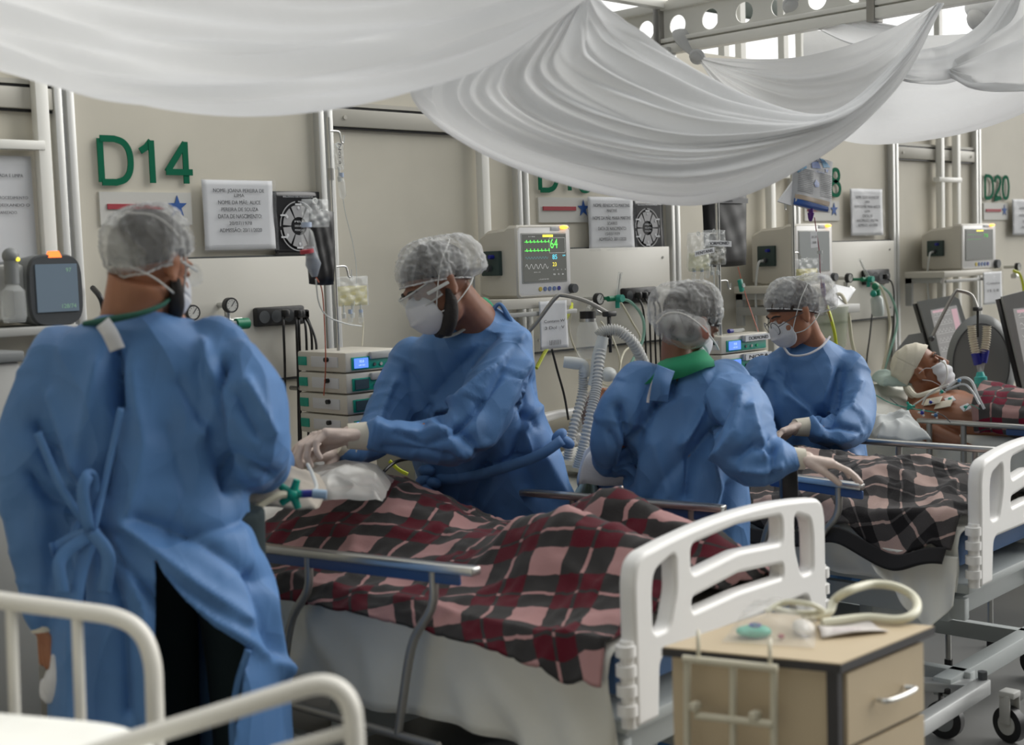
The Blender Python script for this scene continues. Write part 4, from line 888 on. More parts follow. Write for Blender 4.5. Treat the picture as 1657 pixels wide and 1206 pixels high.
p = wl(1327, 418, .685); t = thing('drip_chamber', 'clear drip chamber on the dark red feeding line', 'drip chamber', p); obj('chamber', MB().cyl(p - UW * .025, p + UW * .03, .011), CLEAR, t); obj('cap', MB().cyl(p + UW * .02, p + UW * .034, .012), MILKY, t)
p = wl(1332, 468, .66); t = thing('line_connector', 'purple connector on the feeding line above the cap of the woman with glasses', 'connector', p); obj('body', MB().tube([p + V3((.006, 0, -.035)), p + V3((.002, 0, -.01)), p + V3((-.006, 0, .03))], [.006, .011, .010], 12), PURPLE, t); obj('nipple', MB().cyl(p + V3((.006, 0, -.05)), p + V3((.006, 0, -.03)), .004), MILKY, t)
p = wl(1317, 388, .705); t = thing('line_tag', 'small handwritten tag on the feeding line', 'tag', p); obj('card', MB().box(p, (.055, .0015, .07), X=(1, 0, .05), Zd=(-.05, 0, 1)), PAPER, t)
mb = MB(); put_text(mb, '28/11/20', p + V3((0, -.002, .012)), XW, UW, .010, width=.04); put_text(mb, '1500', p + V3((0, -.002, -.012)), XW, UW, .010, width=.03); obj('handwriting', mb, INK, t, smooth=False)
bag('infusion_bag', 'clear bag with pale yellow fluid on the pole hook above the woman with glasses', (1287, 418, 1324, 458), .68, CLEAR, .035, fluid=FLUIDY, level=.6, ports=2, seed=12)

# ------------------------------------------------------------------ notes, suction set, holder arms, breathing circuits of the D16 bay
paper('hanging_note', 'white note hanging under the lit monitor', (872, 487, 917, 564), [('Contato W', .42, .045, .75, 0), ('3 Dol   V', .56, .05, .7, 0), ('||||||||', .86, .06, .4, 0)], off=.345, cat='note', group='notes hung under monitors')
paper('hanging_note', 'white note hanging under the monitor near the right edge', (1590, 440, 1620, 492), [('Contato', .35, .05, .7, 0), ('15 5 B', .58, .06, .6, 0)], off=.30, cat='note', group='notes hung under monitors')
def arm(label, pts, r=.008):
    t = thing('circuit_holder_arm', label, 'holder arm', pts[0], 'breathing circuit holder arms')
    k = len(pts); obj('arm', MB().tube(pts, r, 10, smooth=50), DSTEEL, t); obj('clip', MB().box(pts[-1], (.05, .03, .02), bev=.005), BLACK, t)
    obj('stem', MB().cyl(V3(pts[-1]), V3(pts[-1]) + V3((0.0, 0, -.14)), .006), BLACK, t); obj('joint', MB().ell(pts[0], .016), DGREY, t)
arm('bent steel arm rising from behind the bearded caregiver to the suction jar', [at(835, 560, 5.0), at(868, 522, 5.0), at(898, 483, 5.0), at(912, 478, 5.0), at(950, 488, 4.95), at(986, 508, 4.9)])
arm('bent steel arm holding the ribbed hoses by the patient with the bandage', [at(1507, 548, 6.75), at(1528, 505, 6.75), at(1545, 474, 6.75), at(1552, 471, 6.75), at(1572, 478, 6.75), at(1582, 500, 6.72)], .0085)
jar = at(952, 545, 5.6); t = thing('suction_jar', 'clear suction jar with black lid below the D16 gauge', 'jar', jar - UW * .08)
obj('glass', MB().tube([jar - UW * .09, jar - UW * .07, jar + UW * .03, jar + UW * .06, jar + UW * .075], [.045, .052, .048, .035, .03], 22), CLEAR, t); obj('lid', MB().cyl(jar + UW * .075, jar + UW * .105, .033, n=20), BLACK, t)
obj('neck_ring', MB().cyl(jar + UW * .062, jar + UW * .075, .036), STEEL, t); obj('bracket', MB().tube([jar + UW * .11, wl(952, 497, .06), wl(962, 490, .03)], .010), STEEL, t)
line('yellow gas hose from the D16 outlet down behind the note', [wl(925, 492, .06), wl(922, 505, .12), wl(905, 535, .1), wl(885, 565, .1), wl(868, 596, .12)], .008, YELLOW, group='gas hoses', name='gas_hose', cat='hose')
line('cream hose looping down from the green flow meter', [wl(1005, 490, .12), wl(1022, 520, .1), wl(1036, 550, .1), wl(1010, 570, .12), wl(1000, 610, .2)], .005, CREAMTUBE, group='gas hoses', name='gas_hose', cat='hose')
line('pale green hose curving below the D16 power strip', [wl(1006, 484, .04), wl(1022, 490, .08), wl(1040, 515, .1), wl(1040, 550, .1), wl(1020, 590, .12)], .007, GTUBE, group='gas hoses', name='gas_hose', cat='hose')
line('cream suction tube bowed beneath the suction jar', [wl(925, 500, .15), wl(922, 540, .12), wl(945, 590, .12), wl(985, 625, .15), wl(1003, 590, .2), wl(990, 545, .2), wl(972, 520, .2)], .004, CREAMTUBE, group='gas hoses', name='gas_hose', cat='hose')
line('black lead from the shelf to the bed behind the bearded caregiver', [wl(893, 565, .1), wl(902, 600, .1), wl(913, 640, .1), wl(920, 680, .12)], .005, BLACK, name='electrical_cable', cat='cable', group='black power cords')
HOSE = mat('ribbed_hose', (.62, .62, .60), .35, alpha=.9)
def hose(label, pts, r=.014, m_=None, grp='ribbed breathing hoses'):
    return tag(obj('breathing_hose', MB().corr(pts, r), m_ or HOSE), label, 'hose', grp)
hose('thick ribbed hose arching from the suction set down behind the green collar', [at(968, 545, 4.85), at(978, 536, 4.85), at(1000, 535, 4.85), at(1022, 552, 4.85), at(1038, 580, 4.9), at(1050, 612, 5.0)], .019)
hose('left ribbed hose rising from the bed to the white elbow', [at(918, 745, 4.75), at(926, 700, 4.75), at(942, 640, 4.8), at(944, 600, 4.8)], .016)
hose('right ribbed hose rising from the bed to the white elbow', [at(934, 758, 4.7), at(944, 720, 4.7), at(958, 660, 4.72), at(966, 620, 4.75), at(972, 560, 4.8)], .017)
t = thing('circuit_elbow', 'frosted plastic elbow and bulb joining the ribbed hoses', 'connector', at(945, 590, 4.8))
obj('elbow', MB().tube([at(912, 586, 4.8), at(930, 588, 4.8), at(944, 592, 4.8), at(946, 610, 4.8)], [.020, .022, .020, .017], 16, smooth=16), MILKY, t)
obj('wye', MB().tube([at(976, 545, 4.8), at(968, 580, 4.8), at(962, 608, 4.8), at(958, 625, 4.8)], [.020, .024, .018, .018], 16, smooth=14), MILKY, t)
obj('bulb', MB().ell(at(984, 606, 4.78), (.034, .028, .026)), MILKY, t)
line('short black lead down the suction set', [at(985, 513, 4.9), at(986, 530, 4.9), at(985, 549, 4.9)], .007, BLACK, name='clip_stem', cat='clip', group=None)

# ------------------------------------------------------------------ D18 bay: humidifier, jug of tubes, papers, ventilators
hb = wl(1418, 478, .16); t = thing('humidifier_bottle', 'white humidifier bottle with green head below the tilted flow meter', 'bottle', hb)
tilt_ = V3((.16, 0, -.98)); obj('bottle', MB().tube([hb, hb + tilt_ * .02, hb + tilt_ * .10, hb + tilt_ * .115], [.02, .034, .034, .028], 20), mat('bottle_milk', (.62, .68, .66), .3, alpha=.85), t)
obj('head', MB().cyl(hb - tilt_ * .03, hb, .024, n=14).ell(hb - tilt_ * .04 + V3((-.02, -.01, .01)), .02), mat('medical_green', (0, 0, 0)), t); obj('knob', MB().ell(hb - tilt_ * .01 + V3((-.045, -.01, 0)), .018), TEAL, t)
jg = wl(1345, 530, .45); t = thing('tubing_jug', 'translucent container with yellow and cream tubes behind the woman with glasses', 'container', jg - UW * .1)
obj('body', MB().tube([jg - UW * .10, jg - UW * .09, jg + UW * .08, jg + UW * .10], [.06, .068, .082, .084], 24), mat('jug_clear', (.60, .66, .52), .2, alpha=.45), t)
line('bright yellow tube standing in the translucent container', [wl(1338, 495, .5), wl(1346, 520, .53), wl(1352, 550, .53), wl(1356, 600, .5)], .008, YELLOW, group='gas hoses', name='gas_hose', cat='hose')
line('cream tube hanging over the translucent container', [wl(1345, 480, .4), wl(1362, 478, .45), wl(1373, 510, .45), wl(1380, 560, .45), wl(1400, 620, .4)], .009, CREAMTUBE, group='gas hoses', name='gas_hose', cat='hose')
line('cream tube falling from the D18 flow meter', [wl(1410, 455, .14), wl(1428, 470, .16), wl(1440, 520, .16), wl(1436, 560, .18), wl(1420, 640, .2)], .008, CREAMTUBE, group='gas hoses', name='gas_hose', cat='hose')
line('pale green tube curving around the humidifier bottle', [wl(1425, 462, .1), wl(1442, 480, .12), wl(1452, 520, .12), wl(1440, 570, .14), wl(1418, 640, .2)], .007, GTUBE, group='gas hoses', name='gas_hose', cat='hose')
for i in range(4):
    a, b, c_, d = wl(1330 + 3 * i, 486 + i * 4, .5), wl(1350 + 2 * i, 460 + i * 3, .35), wl(1385 - 2 * i, 468 + 3 * i, .35), wl(1362, 500 + i * 3, .5)
    G = np.array([[a + (b - a) * u + (d - a) * v * (1 - u) + (c_ - b) * v * u + UW * (.012 * math.sin(5 * v + i) * (1 - u)) for v in np.linspace(0, 1, 8)] for u in np.linspace(0, 1, 8)])
    tag(obj('chart_sheet', MB().grid(G), PAPER, solid=.001), '%s curled chart sheet in the pile behind the woman with glasses' % ('topmost', 'second', 'third', 'lowest')[i], 'paper', 'chart sheets')
x0, x1, z0, z1 = rect_px(1326, 494, 1392, 508, .5)
tag(obj('wall_shelf', MB().bb(x0, x1, -.5, -.02, z0, z1, bev=.004), LGREY), 'small shelf carrying the chart sheets in the D18 bay', 'shelf', 'equipment shelves')
def ventilator(label, Z, poly, tiltd, screenpoly, light, with_body=None):
    P = [at(x, y, Z) for x, y in poly]; t = thing('ventilator', label, 'ventilator', at(*with_body[0], Z + .15) if with_body else P[0], 'grey ventilators')
    nb = nrm(np.cross(P[1] - P[0], P[2] - P[1])); nb = nb if nb @ FW > 0 else -nb
    obj('screen_frame', MB().prism(P, nb * .03), mat('ventilator_grey', (.34, .35, .35), .45), t, angle=30); obj('back_shell', MB().prism([p + nb * .03 + (np.mean(P, axis=0) - p) * .06 + RT * -.02 for p in P], nb * .05), BLACK, t, angle=30)
    Q = [at(x, y, Z - .004) for x, y in screenpoly]; s = obj('screen', MB().prism(Q, nb * .004), SCRL, t)
    e1, e2 = Q[1] - Q[0], Q[3] - Q[0]; q = lambda u, v, l=.003: Q[0] + e1 * u + e2 * v - nb * l
    mb = MB()
    for r_ in range(5):
        mb.add([q(.06, .12 + r_ * .15), q(.70, .12 + r_ * .15), q(.70, .125 + r_ * .15), q(.06, .125 + r_ * .15)], [(0, 1, 2, 3)])
        pts = [q(.06 + .64 * k / 30, .10 + r_ * .15 - .05 * abs(math.sin(k * .5 + r_)) ** 3) for k in range(31)]
        for a, b in zip(pts[:-1], pts[1:]): mb.add([a, b, b - e2 * .008, a - e2 * .008], [(0, 1, 2, 3)])
    obj('trace', mb, TW, s, smooth=False)
    mb = MB(); mb.add([q(.76, .05), q(.97, .05), q(.97, .6), q(.76, .6)], [(0, 1, 2, 3)]); mb.add([q(.05, .02), q(.5, .02), q(.5, .06), q(.05, .06)], [(0, 1, 2, 3)]); obj('touch_keys', mb, TP, s, smooth=False)
    return t
t = ventilator('grey ventilator with tall tilted screen beside the patient with the bandage', 7.3, [(1486, 488), (1541, 478), (1552, 484), (1583, 585), (1577, 598), (1520, 603)], 0, [(1506, 502), (1548, 494), (1573, 586), (1527, 596)], 1, ((1480, 600),))
obj('body', MB().loft([[at(x, y, z) for x, y in ((1448, 700), (1448, 570), (1470, 542), (1500, 537), (1540, 540), (1560, 560), (1565, 700))] for z in (7.35, 7.7)]), mat('ventilator_grey', (0, 0, 0)), t)
hs = []
for z, f in ((7.0, .82), (7.04, 1.0), (7.30, 1.0), (7.35, .9)):
    hs.append([at(1588, 590, z) + RT * (math.cos(a) * .182 * f) + UP * (math.sin(a) * .26 * f) for a in np.linspace(0, 2 * math.pi, 40, endpoint=False)])
t2 = thing('ventilator_drum', 'round grey drum-shaped ventilator housing behind the ribbed hoses', 'ventilator', at(1588, 660, 7.1)); obj('drum', MB().loft(hs), MGREY, t2); 
obj('face_ring', MB().tube([at(1588, 590, 6.99) + RT * (math.cos(a) * .145) + UP * (math.sin(a) * .21) for a in np.linspace(0, 2 * math.pi, 41)], .004, 6), DGREY, t2)
t = ventilator('grey ventilator cut by the right edge of the photo', 6.9, [(1622, 480), (1660, 470), (1740, 470), (1760, 640), (1662, 646)], 0, [(1640, 500), (1730, 490), (1745, 610), (1664, 620)], 1, None)
HOSEC = mat('cream_ribbed_hose', (.66, .62, .50), .4)
hose('left cream ribbed hose with blue cuff by the patient with the bandage', [at(1572, 527, 6.7), at(1574, 548, 6.7), at(1579, 572, 6.7)], .019, HOSEC); hose('right cream ribbed hose with blue cuff by the patient with the bandage', [at(1597, 528, 6.7), at(1596, 550, 6.7), at(1592, 572, 6.7)], .019, HOSEC)
for k, (a, b) in enumerate((((1578, 571), (1583, 590)), ((1594, 567), (1590, 587)))):
    tag(obj('hose_cuff', MB().cyl(at(*a, 6.7), at(*b, 6.7), .0212), NAVY), '%s blue cuff of the two above the green filter' % ('left', 'right')[k], 'cuff', 'blue hose cuffs')
t = thing('circuit_filter', 'teal filter joining the two ribbed hoses beside the patient with the bandage', 'filter', at(1586, 615, 6.7))
f0 = at(1586, 602, 6.7); f1 = at(1588, 630, 6.7); obj('filter_body', MB().tube([f0, f0 + (f1 - f0) * .25, f0 + (f1 - f0) * .3, f0 + (f1 - f0) * .65, f0 + (f1 - f0) * .7, f1], [.016, .023, .031, .031, .023, .014], 20), mat('filter_teal', (.05, .45, .42), .35), t)
obj('fork', MB().tube([at(1583, 590, 6.7), at(1586, 606, 6.7)], .010).tube([at(1591, 587, 6.7), at(1587, 606, 6.7)], .010), CLEAR, t)
hose('cream ribbed hose falling from the teal filter to the bed rail', [at(1588, 632, 6.7), at(1592, 650, 6.67), at(1597, 672, 6.6)], .015, HOSEC)
line('yellow green hose over the outlet at the right edge', [wl(1640, 438, .1), wl(1650, 444, .12), wl(1656, 465, .12), wl(1657, 500, .12)], .009, YELLOW, group='gas hoses', name='gas_hose', cat='hose')
# ================================================================== drapes under the roof
def drape(label, rows, nf, amp, nu=120, nv=90, seed=0, sharp=1.6, name='hanging_drape', mt=None, group='white fabric drapes', solid=0.0):
    """rows: swag curves (px,py,Z), outermost last; folds run along the swags"""
    rs = np.random.RandomState(seed)
    R_ = np.array([catmull([at(*p) for p in r], nu) for r in rows]); G = np.array([catmull(R_[:, i], nv) for i in range(nu)])   # nu x nv x 3
    du = np.gradient(G, axis=0); dv = np.gradient(G, axis=1); n = np.cross(du, dv); n /= np.linalg.norm(n, axis=2, keepdims=True) + 1e-9
    wid = np.linalg.norm(dv, axis=2).sum(1); wid = wid / wid.max()
    u = np.linspace(0, 1, nu)[:, None]; v = np.linspace(0, 1, nv)[None, :]; D = np.zeros((nu, nv))
    for k in range(5):
        f = nf * (0.45 + .38 * k); ph = rs.rand() * 6.28; D += (0.9 / (1 + .5 * k)) * np.sin(2 * math.pi * (f * (v + .05 * np.sin(2.2 * u + ph) + .02 * math.sin(ph) * u)) + ph + 1.2 * np.sin(3 * u + k)) * (0.55 + .45 * np.sin(3.1 * u * (1 + .3 * k) + ph * 2))
    D = np.sign(D) * np.abs(D) ** (1 / sharp) if sharp < 1 else D
    D = D - .25 * np.abs(D)
    G = G + n * (D * amp * (0.12 + .88 * wid[:, None]))[:, :, None]
    o = obj(name, MB().grid(G), mt or DRAPE, angle=180, solid=solid); return tag(o, label, 'drape', group)
drape('large drape sagging across the upper left over the D14 sign', [
    [(-160, 20, 3.0), (0, 46, 3.1), (200, 96, 3.2), (400, 110, 3.3), (620, 86, 3.4), (800, 40, 3.5), (950, -30, 3.5)],
    [(-160, 45, 2.9), (0, 88, 2.95), (190, 148, 3.0), (400, 162, 3.05), (640, 136, 3.1), (800, 84, 3.2), (950, -14, 3.3)],
    [(-160, 25, 2.75), (0, 66, 2.8), (190, 118, 2.85), (400, 130, 2.9), (640, 102, 2.95), (800, 58, 3.05), (950, -16, 3.25)],
    [(-160, -40, 2.6), (0, 20, 2.65), (190, 70, 2.7), (420, 88, 2.75), (660, 60, 2.85), (810, 20, 2.95), (950, -20, 3.2)],
    [(-160, -120, 2.4), (0, -60, 2.45), (220, -5, 2.5), (470, 15, 2.6), (690, -5, 2.7), (830, -30, 2.85), (950, -26, 3.15)],
    [(-160, -260, 2.1), (0, -200, 2.2), (250, -140, 2.3), (500, -120, 2.4), (720, -120, 2.5), (850, -100, 2.7), (950, -40, 3.1)]], 8, .036, seed=3, nu=150, nv=140)
drape('large fan-pleated drape hanging in the middle over the lit monitor', [
    [(950, -14, 3.6), (800, 60, 3.75), (715, 150, 3.9), (850, 235, 3.95), (1110, 290, 4.0), (1310, 225, 4.15), (1440, 130, 4.3), (1527, 5, 4.5)],
    [(950, -14, 3.55), (780, 66, 3.65), (672, 150, 3.75), (838, 262, 3.8), (1115, 322, 3.85), (1315, 254, 4.0), (1446, 146, 4.2), (1527, 5, 4.48)],
    [(950, -14, 3.52), (815, 66, 3.58), (730, 160, 3.62), (868, 250, 3.65), (1112, 300, 3.7), (1318, 234, 3.9), (1448, 134, 4.15), (1526, 5, 4.46)],
    [(950, -14, 3.50), (862, 64, 3.54), (812, 145, 3.56), (918, 218, 3.6), (1118, 255, 3.66), (1326, 208, 3.85), (1452, 118, 4.12), (1525, 5, 4.45)],
    [(950, -14, 3.5), (915, 55, 3.52), (900, 115, 3.55), (985, 172, 3.6), (1140, 215, 3.68), (1340, 196, 3.85), (1458, 102, 4.12), (1523, 5, 4.45)],
    [(950, -14, 3.5), (962, 35, 3.54), (985, 75, 3.6), (1060, 125, 3.68), (1190, 178, 3.8), (1352, 190, 3.95), (1462, 92, 4.15), (1521, 5, 4.45)],
    [(950, -14, 3.52), (992, 22, 3.6), (1036, 54, 3.7), (1108, 103, 3.85), (1230, 170, 4.0), (1350, 181, 4.1), (1464, 86, 4.2), (1519, 5, 4.45)]], 11, .032, seed=11, nu=180, nv=220)
drape('drape tied with a knot to the perforated beam, behind the fan-pleated one', [
    [(1130, 96, 6.2), (1180, 165, 5.9), (1270, 225, 5.6), (1370, 210, 5.3), (1450, 140, 5.0), (1520, 6, 4.7)],
    [(1130, 95, 6.2), (1185, 135, 5.9), (1275, 180, 5.6), (1370, 170, 5.25), (1446, 112, 4.95), (1519, 6, 4.68)],
    [(1130, 94, 6.2), (1190, 112, 5.85), (1280, 130, 5.5), (1372, 118, 5.2), (1444, 80, 4.95), (1518, 6, 4.66)],
    [(1131, 93, 6.2), (1196, 98, 5.9), (1286, 96, 5.55), (1376, 76, 5.25), (1444, 48, 5.0), (1517, 6, 4.66)]], 4, .022, seed=5, nu=100, nv=80)
t = thing('drape_tie', 'twisted drape end knotted through a hole of the beam', 'knot', at(1128, 92, 6.2))
obj('tail', MB().tube([at(1102, 52, 6.28), at(1106, 62, 6.26), at(1112, 74, 6.24), at(1122, 86, 6.22), at(1130, 95, 6.2)], [.045, .05, .038, .022, .02], 10, smooth=24, ell=.5), DRAPE, t)
obj('knot', MB().ell(at(1129, 92, 6.19), (.035, .035, .025)).ring(at(1128, 92, 6.18), (1, .3, .6), .026, .012, 16, 8), DRAPE, t)
drape('narrow twisted drape end running right from the beam', [
    [(1286, 16, 5.9), (1318, 44, 5.8), (1375, 72, 5.6), (1450, 84, 5.4)], [(1286, 13, 5.9), (1326, 30, 5.8), (1390, 48, 5.6), (1462, 62, 5.4)], [(1286, 9, 5.9), (1335, 18, 5.8), (1405, 28, 5.6), (1478, 42, 5.4)]], 3, .02, seed=2, nu=60, nv=40)
tag(obj('drape_tie', MB().ell(at(1285, 10, 5.88), (.05, .05, .035)).ring(at(1284, 9, 5.86), (1, .3, .4), .035, .014, 16, 8), DRAPE), 'small white knot on the beam above the narrow drape end', 'knot')
drape('smooth drape behind the others above the D20 sign', [
    [(1300, 190, 6.4), (1380, 215, 6.4), (1460, 214, 6.4), (1560, 196, 6.3), (1660, 160, 6.2), (1760, 100, 6.1)],
    [(1300, 205, 6.2), (1380, 230, 6.2), (1455, 233, 6.2), (1560, 215, 6.1), (1660, 178, 6.0), (1760, 115, 5.9)],
    [(1300, 160, 6.0), (1380, 180, 6.0), (1455, 186, 6.0), (1560, 172, 5.9), (1660, 138, 5.8), (1760, 80, 5.7)],
    [(1300, 110, 5.9), (1380, 115, 5.9), (1460, 122, 5.9), (1560, 118, 5.8), (1660, 98, 5.7), (1760, 50, 5.6)],
    [(1300, 50, 5.9), (1380, 50, 5.9), (1460, 56, 5.9), (1560, 55, 5.8), (1660, 40, 5.7), (1760, 20, 5.6)]], 3, .014, seed=8, nu=80, nv=60)
drape('greenish-white swag curling under at the upper right', [
    [(1395, 110, 6.0), (1450, 118, 5.3), (1490, 126, 5.0), (1545, 122, 4.9), (1610, 86, 4.8), (1648, 22, 4.8), (1668, -30, 4.8)],
    [(1395, 114, 6.0), (1450, 128, 5.25), (1488, 135, 4.9), (1545, 131, 4.8), (1613, 93, 4.7), (1652, 28, 4.7), (1672, -30, 4.7)],
    [(1395, 106, 6.0), (1450, 112, 5.2), (1490, 116, 4.85), (1540, 108, 4.75), (1600, 70, 4.68), (1640, 10, 4.66), (1662, -40, 4.66)],
    [(1400, 92, 6.0), (1455, 82, 5.3), (1495, 78, 4.85), (1535, 66, 4.78), (1585, 34, 4.7), (1620, -10, 4.68), (1650, -50, 4.66)]], 4, .022, seed=6, nu=90, nv=80)
drape('front swag at the upper right corner', [
    [(1536, 116, 4.78), (1572, 124, 4.6), (1625, 130, 4.5), (1700, 118, 4.4), (1800, 60, 4.3)],
    [(1536, 118, 4.76), (1572, 138, 4.5), (1625, 147, 4.4), (1700, 140, 4.3), (1800, 80, 4.2)],
    [(1540, 112, 4.74), (1592, 104, 4.46), (1640, 96, 4.36), (1710, 84, 4.26), (1800, 40, 4.2)],
    [(1552, 102, 4.74), (1618, 64, 4.46), (1665, 40, 4.36), (1720, 20, 4.26), (1800, -10, 4.2)],
    [(1640, 20, 4.5), (1652, 0, 4.42), (1680, -25, 4.36), (1730, -45, 4.26), (1800, -60, 4.2)]], 4, .022, seed=9, nu=90, nv=70)
tag(obj('drape_tie', MB().ell(at(1592, 12, 5.5), (.09, .07, .055)).ell(at(1583, 30, 5.48), (.06, .04, .05)).ell(at(1606, 26, 5.5), (.05, .04, .06)), DRAPE), 'loose white knot at the top of the photo left of the corner swag', 'knot')
# ================================================================== beds
def plate(outlines, th, bev):
    """rounded plate with openings from 2-D outlines (first one is the rim)"""
    cu = bpy.data.curves.new('pl', 'CURVE'); cu.dimensions = '2D'; cu.fill_mode = 'BOTH'; cu.extrude = th / 2 - bev; cu.bevel_depth = bev; cu.bevel_resolution = 3; cu.offset = -bev
    for P in outlines:
        s_ = cu.splines.new('POLY'); s_.points.add(len(P) - 1)
        for q, p in zip(s_.points, P): q.co = (p[0], p[1], 0, 1)
        s_.use_cyclic_u = True
    o = bpy.data.objects.new('pl', cu); COL.objects.link(o); dg = bpy.context.evaluated_depsgraph_get(); dg.update()
    me = bpy.data.meshes.new_from_object(o.evaluated_get(dg)); v = [tuple(q.co) for q in me.vertices]; f = [tuple(p.vertices) for p in me.polygons]
    bpy.data.objects.remove(o); bpy.data.curves.remove(cu); bpy.data.meshes.remove(me); return v, f
def rpoly(pts, r, k=6):
    """polygon with every corner rounded by r"""
    o = []; n = len(pts)
    for i in range(n):
        p0, p1, p2 = V3(pts[i - 1]), V3(pts[i]), V3(pts[(i + 1) % n]); rr_ = r[i] if isinstance(r, (list, tuple)) else r
        a = nrm(p0 - p1); b = nrm(p2 - p1); rr_ = min(rr_, .48 * np.linalg.norm(p0 - p1), .48 * np.linalg.norm(p2 - p1))
        A, B = p1 + a * rr_, p1 + b * rr_
        for t in np.linspace(0, 1, k): o.append(tuple((1 - t) ** 2 * A + 2 * t * (1 - t) * p1 + t * t * B))
    return o
class Bed:
    def __init__(s, O, rot, W, L): s.O = V3((*O, 0)); r = math.radians(rot); s.a = V3((-math.sin(r), math.cos(r), 0)); s.w = V3((math.cos(r), math.sin(r), 0)); s.W = W; s.L = L
    def p(s, u, v, z): return s.O + s.a * u + s.w * v + UPv * z
    def uv(s, P): d = P - s.O; return d @ s.a, d @ s.w
def end_board(bed, t, u, name='footboard', th=.045, label=None):
    W = bed.W; top = [(x, .885 + .035 * (1 - ((x - W / 2) / (W / 2)) ** 2)) for x in np.linspace(.04, W - .04, 9)]
    rim = rpoly([(0, .50), (0, .84)], .001)[:0]; body = [(0, .50), (0.0, .83)] + [(.012, .872)] + top + [(W - .012, .872), (W, .83), (W, .50), (W - .09, .50), (W - .10, .64), (.10, .64), (.09, .50)]
    rad = [.01, .04, .03] + [.02] * 9 + [.03, .04, .01, .01, .03, .03, .01]
    rim = rpoly(body, rad)
    h1 = rpoly([(.075, .70), (.135, .70), (.165, .78), (.165, .868), (.085, .842), (.075, .80)], .02); h3 = [(W - x, z) for x, z in h1][::-1]
    h2 = rpoly([(.235, .805), (.235, .875), (W / 2, .888), (W - .235, .875), (W - .235, .805), (W / 2, .822)], .022)
    h4 = rpoly([(.235, .715), (.235, .748), (W / 2, .766), (W - .235, .748), (W - .235, .715), (W / 2, .722)], .012)
    v, f = plate([rim, h1[::-1], h2[::-1], h3[::-1], h4[::-1]], th, .012)
    mb = MB(); mb.add([bed.p(u, 0, 0) + bed.w * p[0] + UPv * p[1] + bed.a * p[2] for p in v], f)
    fb = obj(name, mb, BPLAST, t, angle=50)
    for sgn, vv in ((-1, -.0), (1, W)):
        mb = MB()
        for k in range(4): mb.cyl(bed.p(u, vv + sgn * .006, .53 + k * .045), bed.p(u, vv + sgn * .006, .555 + k * .045), .024, n=14)
        mb.cyl(bed.p(u, vv, .50), bed.p(u, vv, .70), .018, n=12); obj('corner_bumper', mb, BPLAST, fb)
    return fb
def side_rail(bed, t, v, u0, u1, z0, z1, posts, lean, zbot, name='side_rail', blue=(.0, .5), r=.016, mt=None):
    A, B = bed.p(u0, v, z0), bed.p(u1, v, z1); d = B - A
    top = obj(name, MB().box((A + B) / 2, (np.linalg.norm(d), .035, .022), X=nrm(d), Y=bed.w, Zd=np.cross(nrm(d), bed.w), bev=.006), mt or STEEL, t)
    if blue:
        a_, b_ = A + d * blue[0], A + d * blue[1]; obj('blue_guard', MB().box((a_ + b_) / 2 - UPv * .026, (np.linalg.norm(b_ - a_), .012, .028), X=nrm(d), Y=bed.w, Zd=np.cross(nrm(d), bed.w), bev=.004), DBLUE, top)
    for f in posts:
        p = A + d * f; q = p + bed.a * lean + UPv * (zbot - p[2])
        obj('post', MB().tube([p - UPv * .01, p - UPv * .10 + bed.a * lean * .06, p + (q - p) * .45 + bed.a * lean * .10, p + (q - p) * .8 + bed.a * lean * .05, q], r * .75, 10, smooth=20), DSTEEL, top)
    A2, B2 = A + bed.a * lean + UPv * (zbot - z0), B + bed.a * lean + UPv * (zbot - z1); obj('lower_bar', MB().tube([A2, B2], .012), DSTEEL, top)
    return top
def caster(bed, t, u, v):
    c = bed.p(u, v, .062); cs = obj('caster', MB().cyl(c - bed.w * .014, c + bed.w * .014, .06, n=26), BLACK, t)
    obj('hub', MB().cyl(c - bed.w * .018, c + bed.w * .018, .036, n=20), MGREY, cs); obj('fork', MB().box(c + UPv * .045 - bed.w * .022, (.035, .005, .10), bev=.002).box(c + UPv * .045 + bed.w * .022, (.035, .005, .10), bev=.002).box(c + UPv * .10, (.06, .06, .02), bev=.005), BLACK, cs)
    obj('brake_pedal', MB().box(c - bed.a * .06 + UPv * .06, (.03, .05, .016), X=bed.w, Y=bed.a, bev=.004), BLACK, cs)
def bed_base(bed, label, group='hospital beds', zd=.50, frame_col=None, tilt=0.0):
    FC = frame_col or mat('frame_grey', (.40, .43, .43), .4)
    t = thing('hospital_bed', label, 'bed', bed.p(0, bed.W / 2, 0), group); W, L = bed.W, bed.L
    for v in (.06, W - .06): obj('frame_rail', MB().box(bed.p(L / 2, v, zd - .11), (L - .1, .035, .07), X=bed.a, Y=bed.w, bev=.005), FC, t)
    obj('deck', MB().box(bed.p(L / 2, W / 2, zd - .04), (L - .06, W - .06, .03), X=bed.a, Y=bed.w, bev=.005), FC, t)
    for u in (.12, L - .12): obj('cross_member', MB().box(bed.p(u, W / 2, zd - .12), (W - .05, .05, .06), X=bed.w, Y=bed.a, bev=.005), FC, t)
    for v in (.10, W - .10): obj('base_rail', MB().box(bed.p(L / 2 - .1, v, .17), (L - .3, .04, .06), X=bed.a, Y=bed.w, bev=.005), FC, t)
    for u in (.10, L - .30): obj('base_cross_bar', MB().box(bed.p(u, W / 2, .17), (W + .04, .06, .06), X=bed.w, Y=bed.a, bev=.005), FC, t)
    for u, u2 in ((.35, .55), (1.3, 1.1)):
        obj('lift_arm', MB().box(bed.p((u + u2) / 2, W / 2, .29), (.05, W * .6, .28), X=bed.a, Y=bed.w, bev=.006), FC, t)
    for u in (.10, L - .30):
        for v in (0, W): caster(bed, t, u, v)
    return t
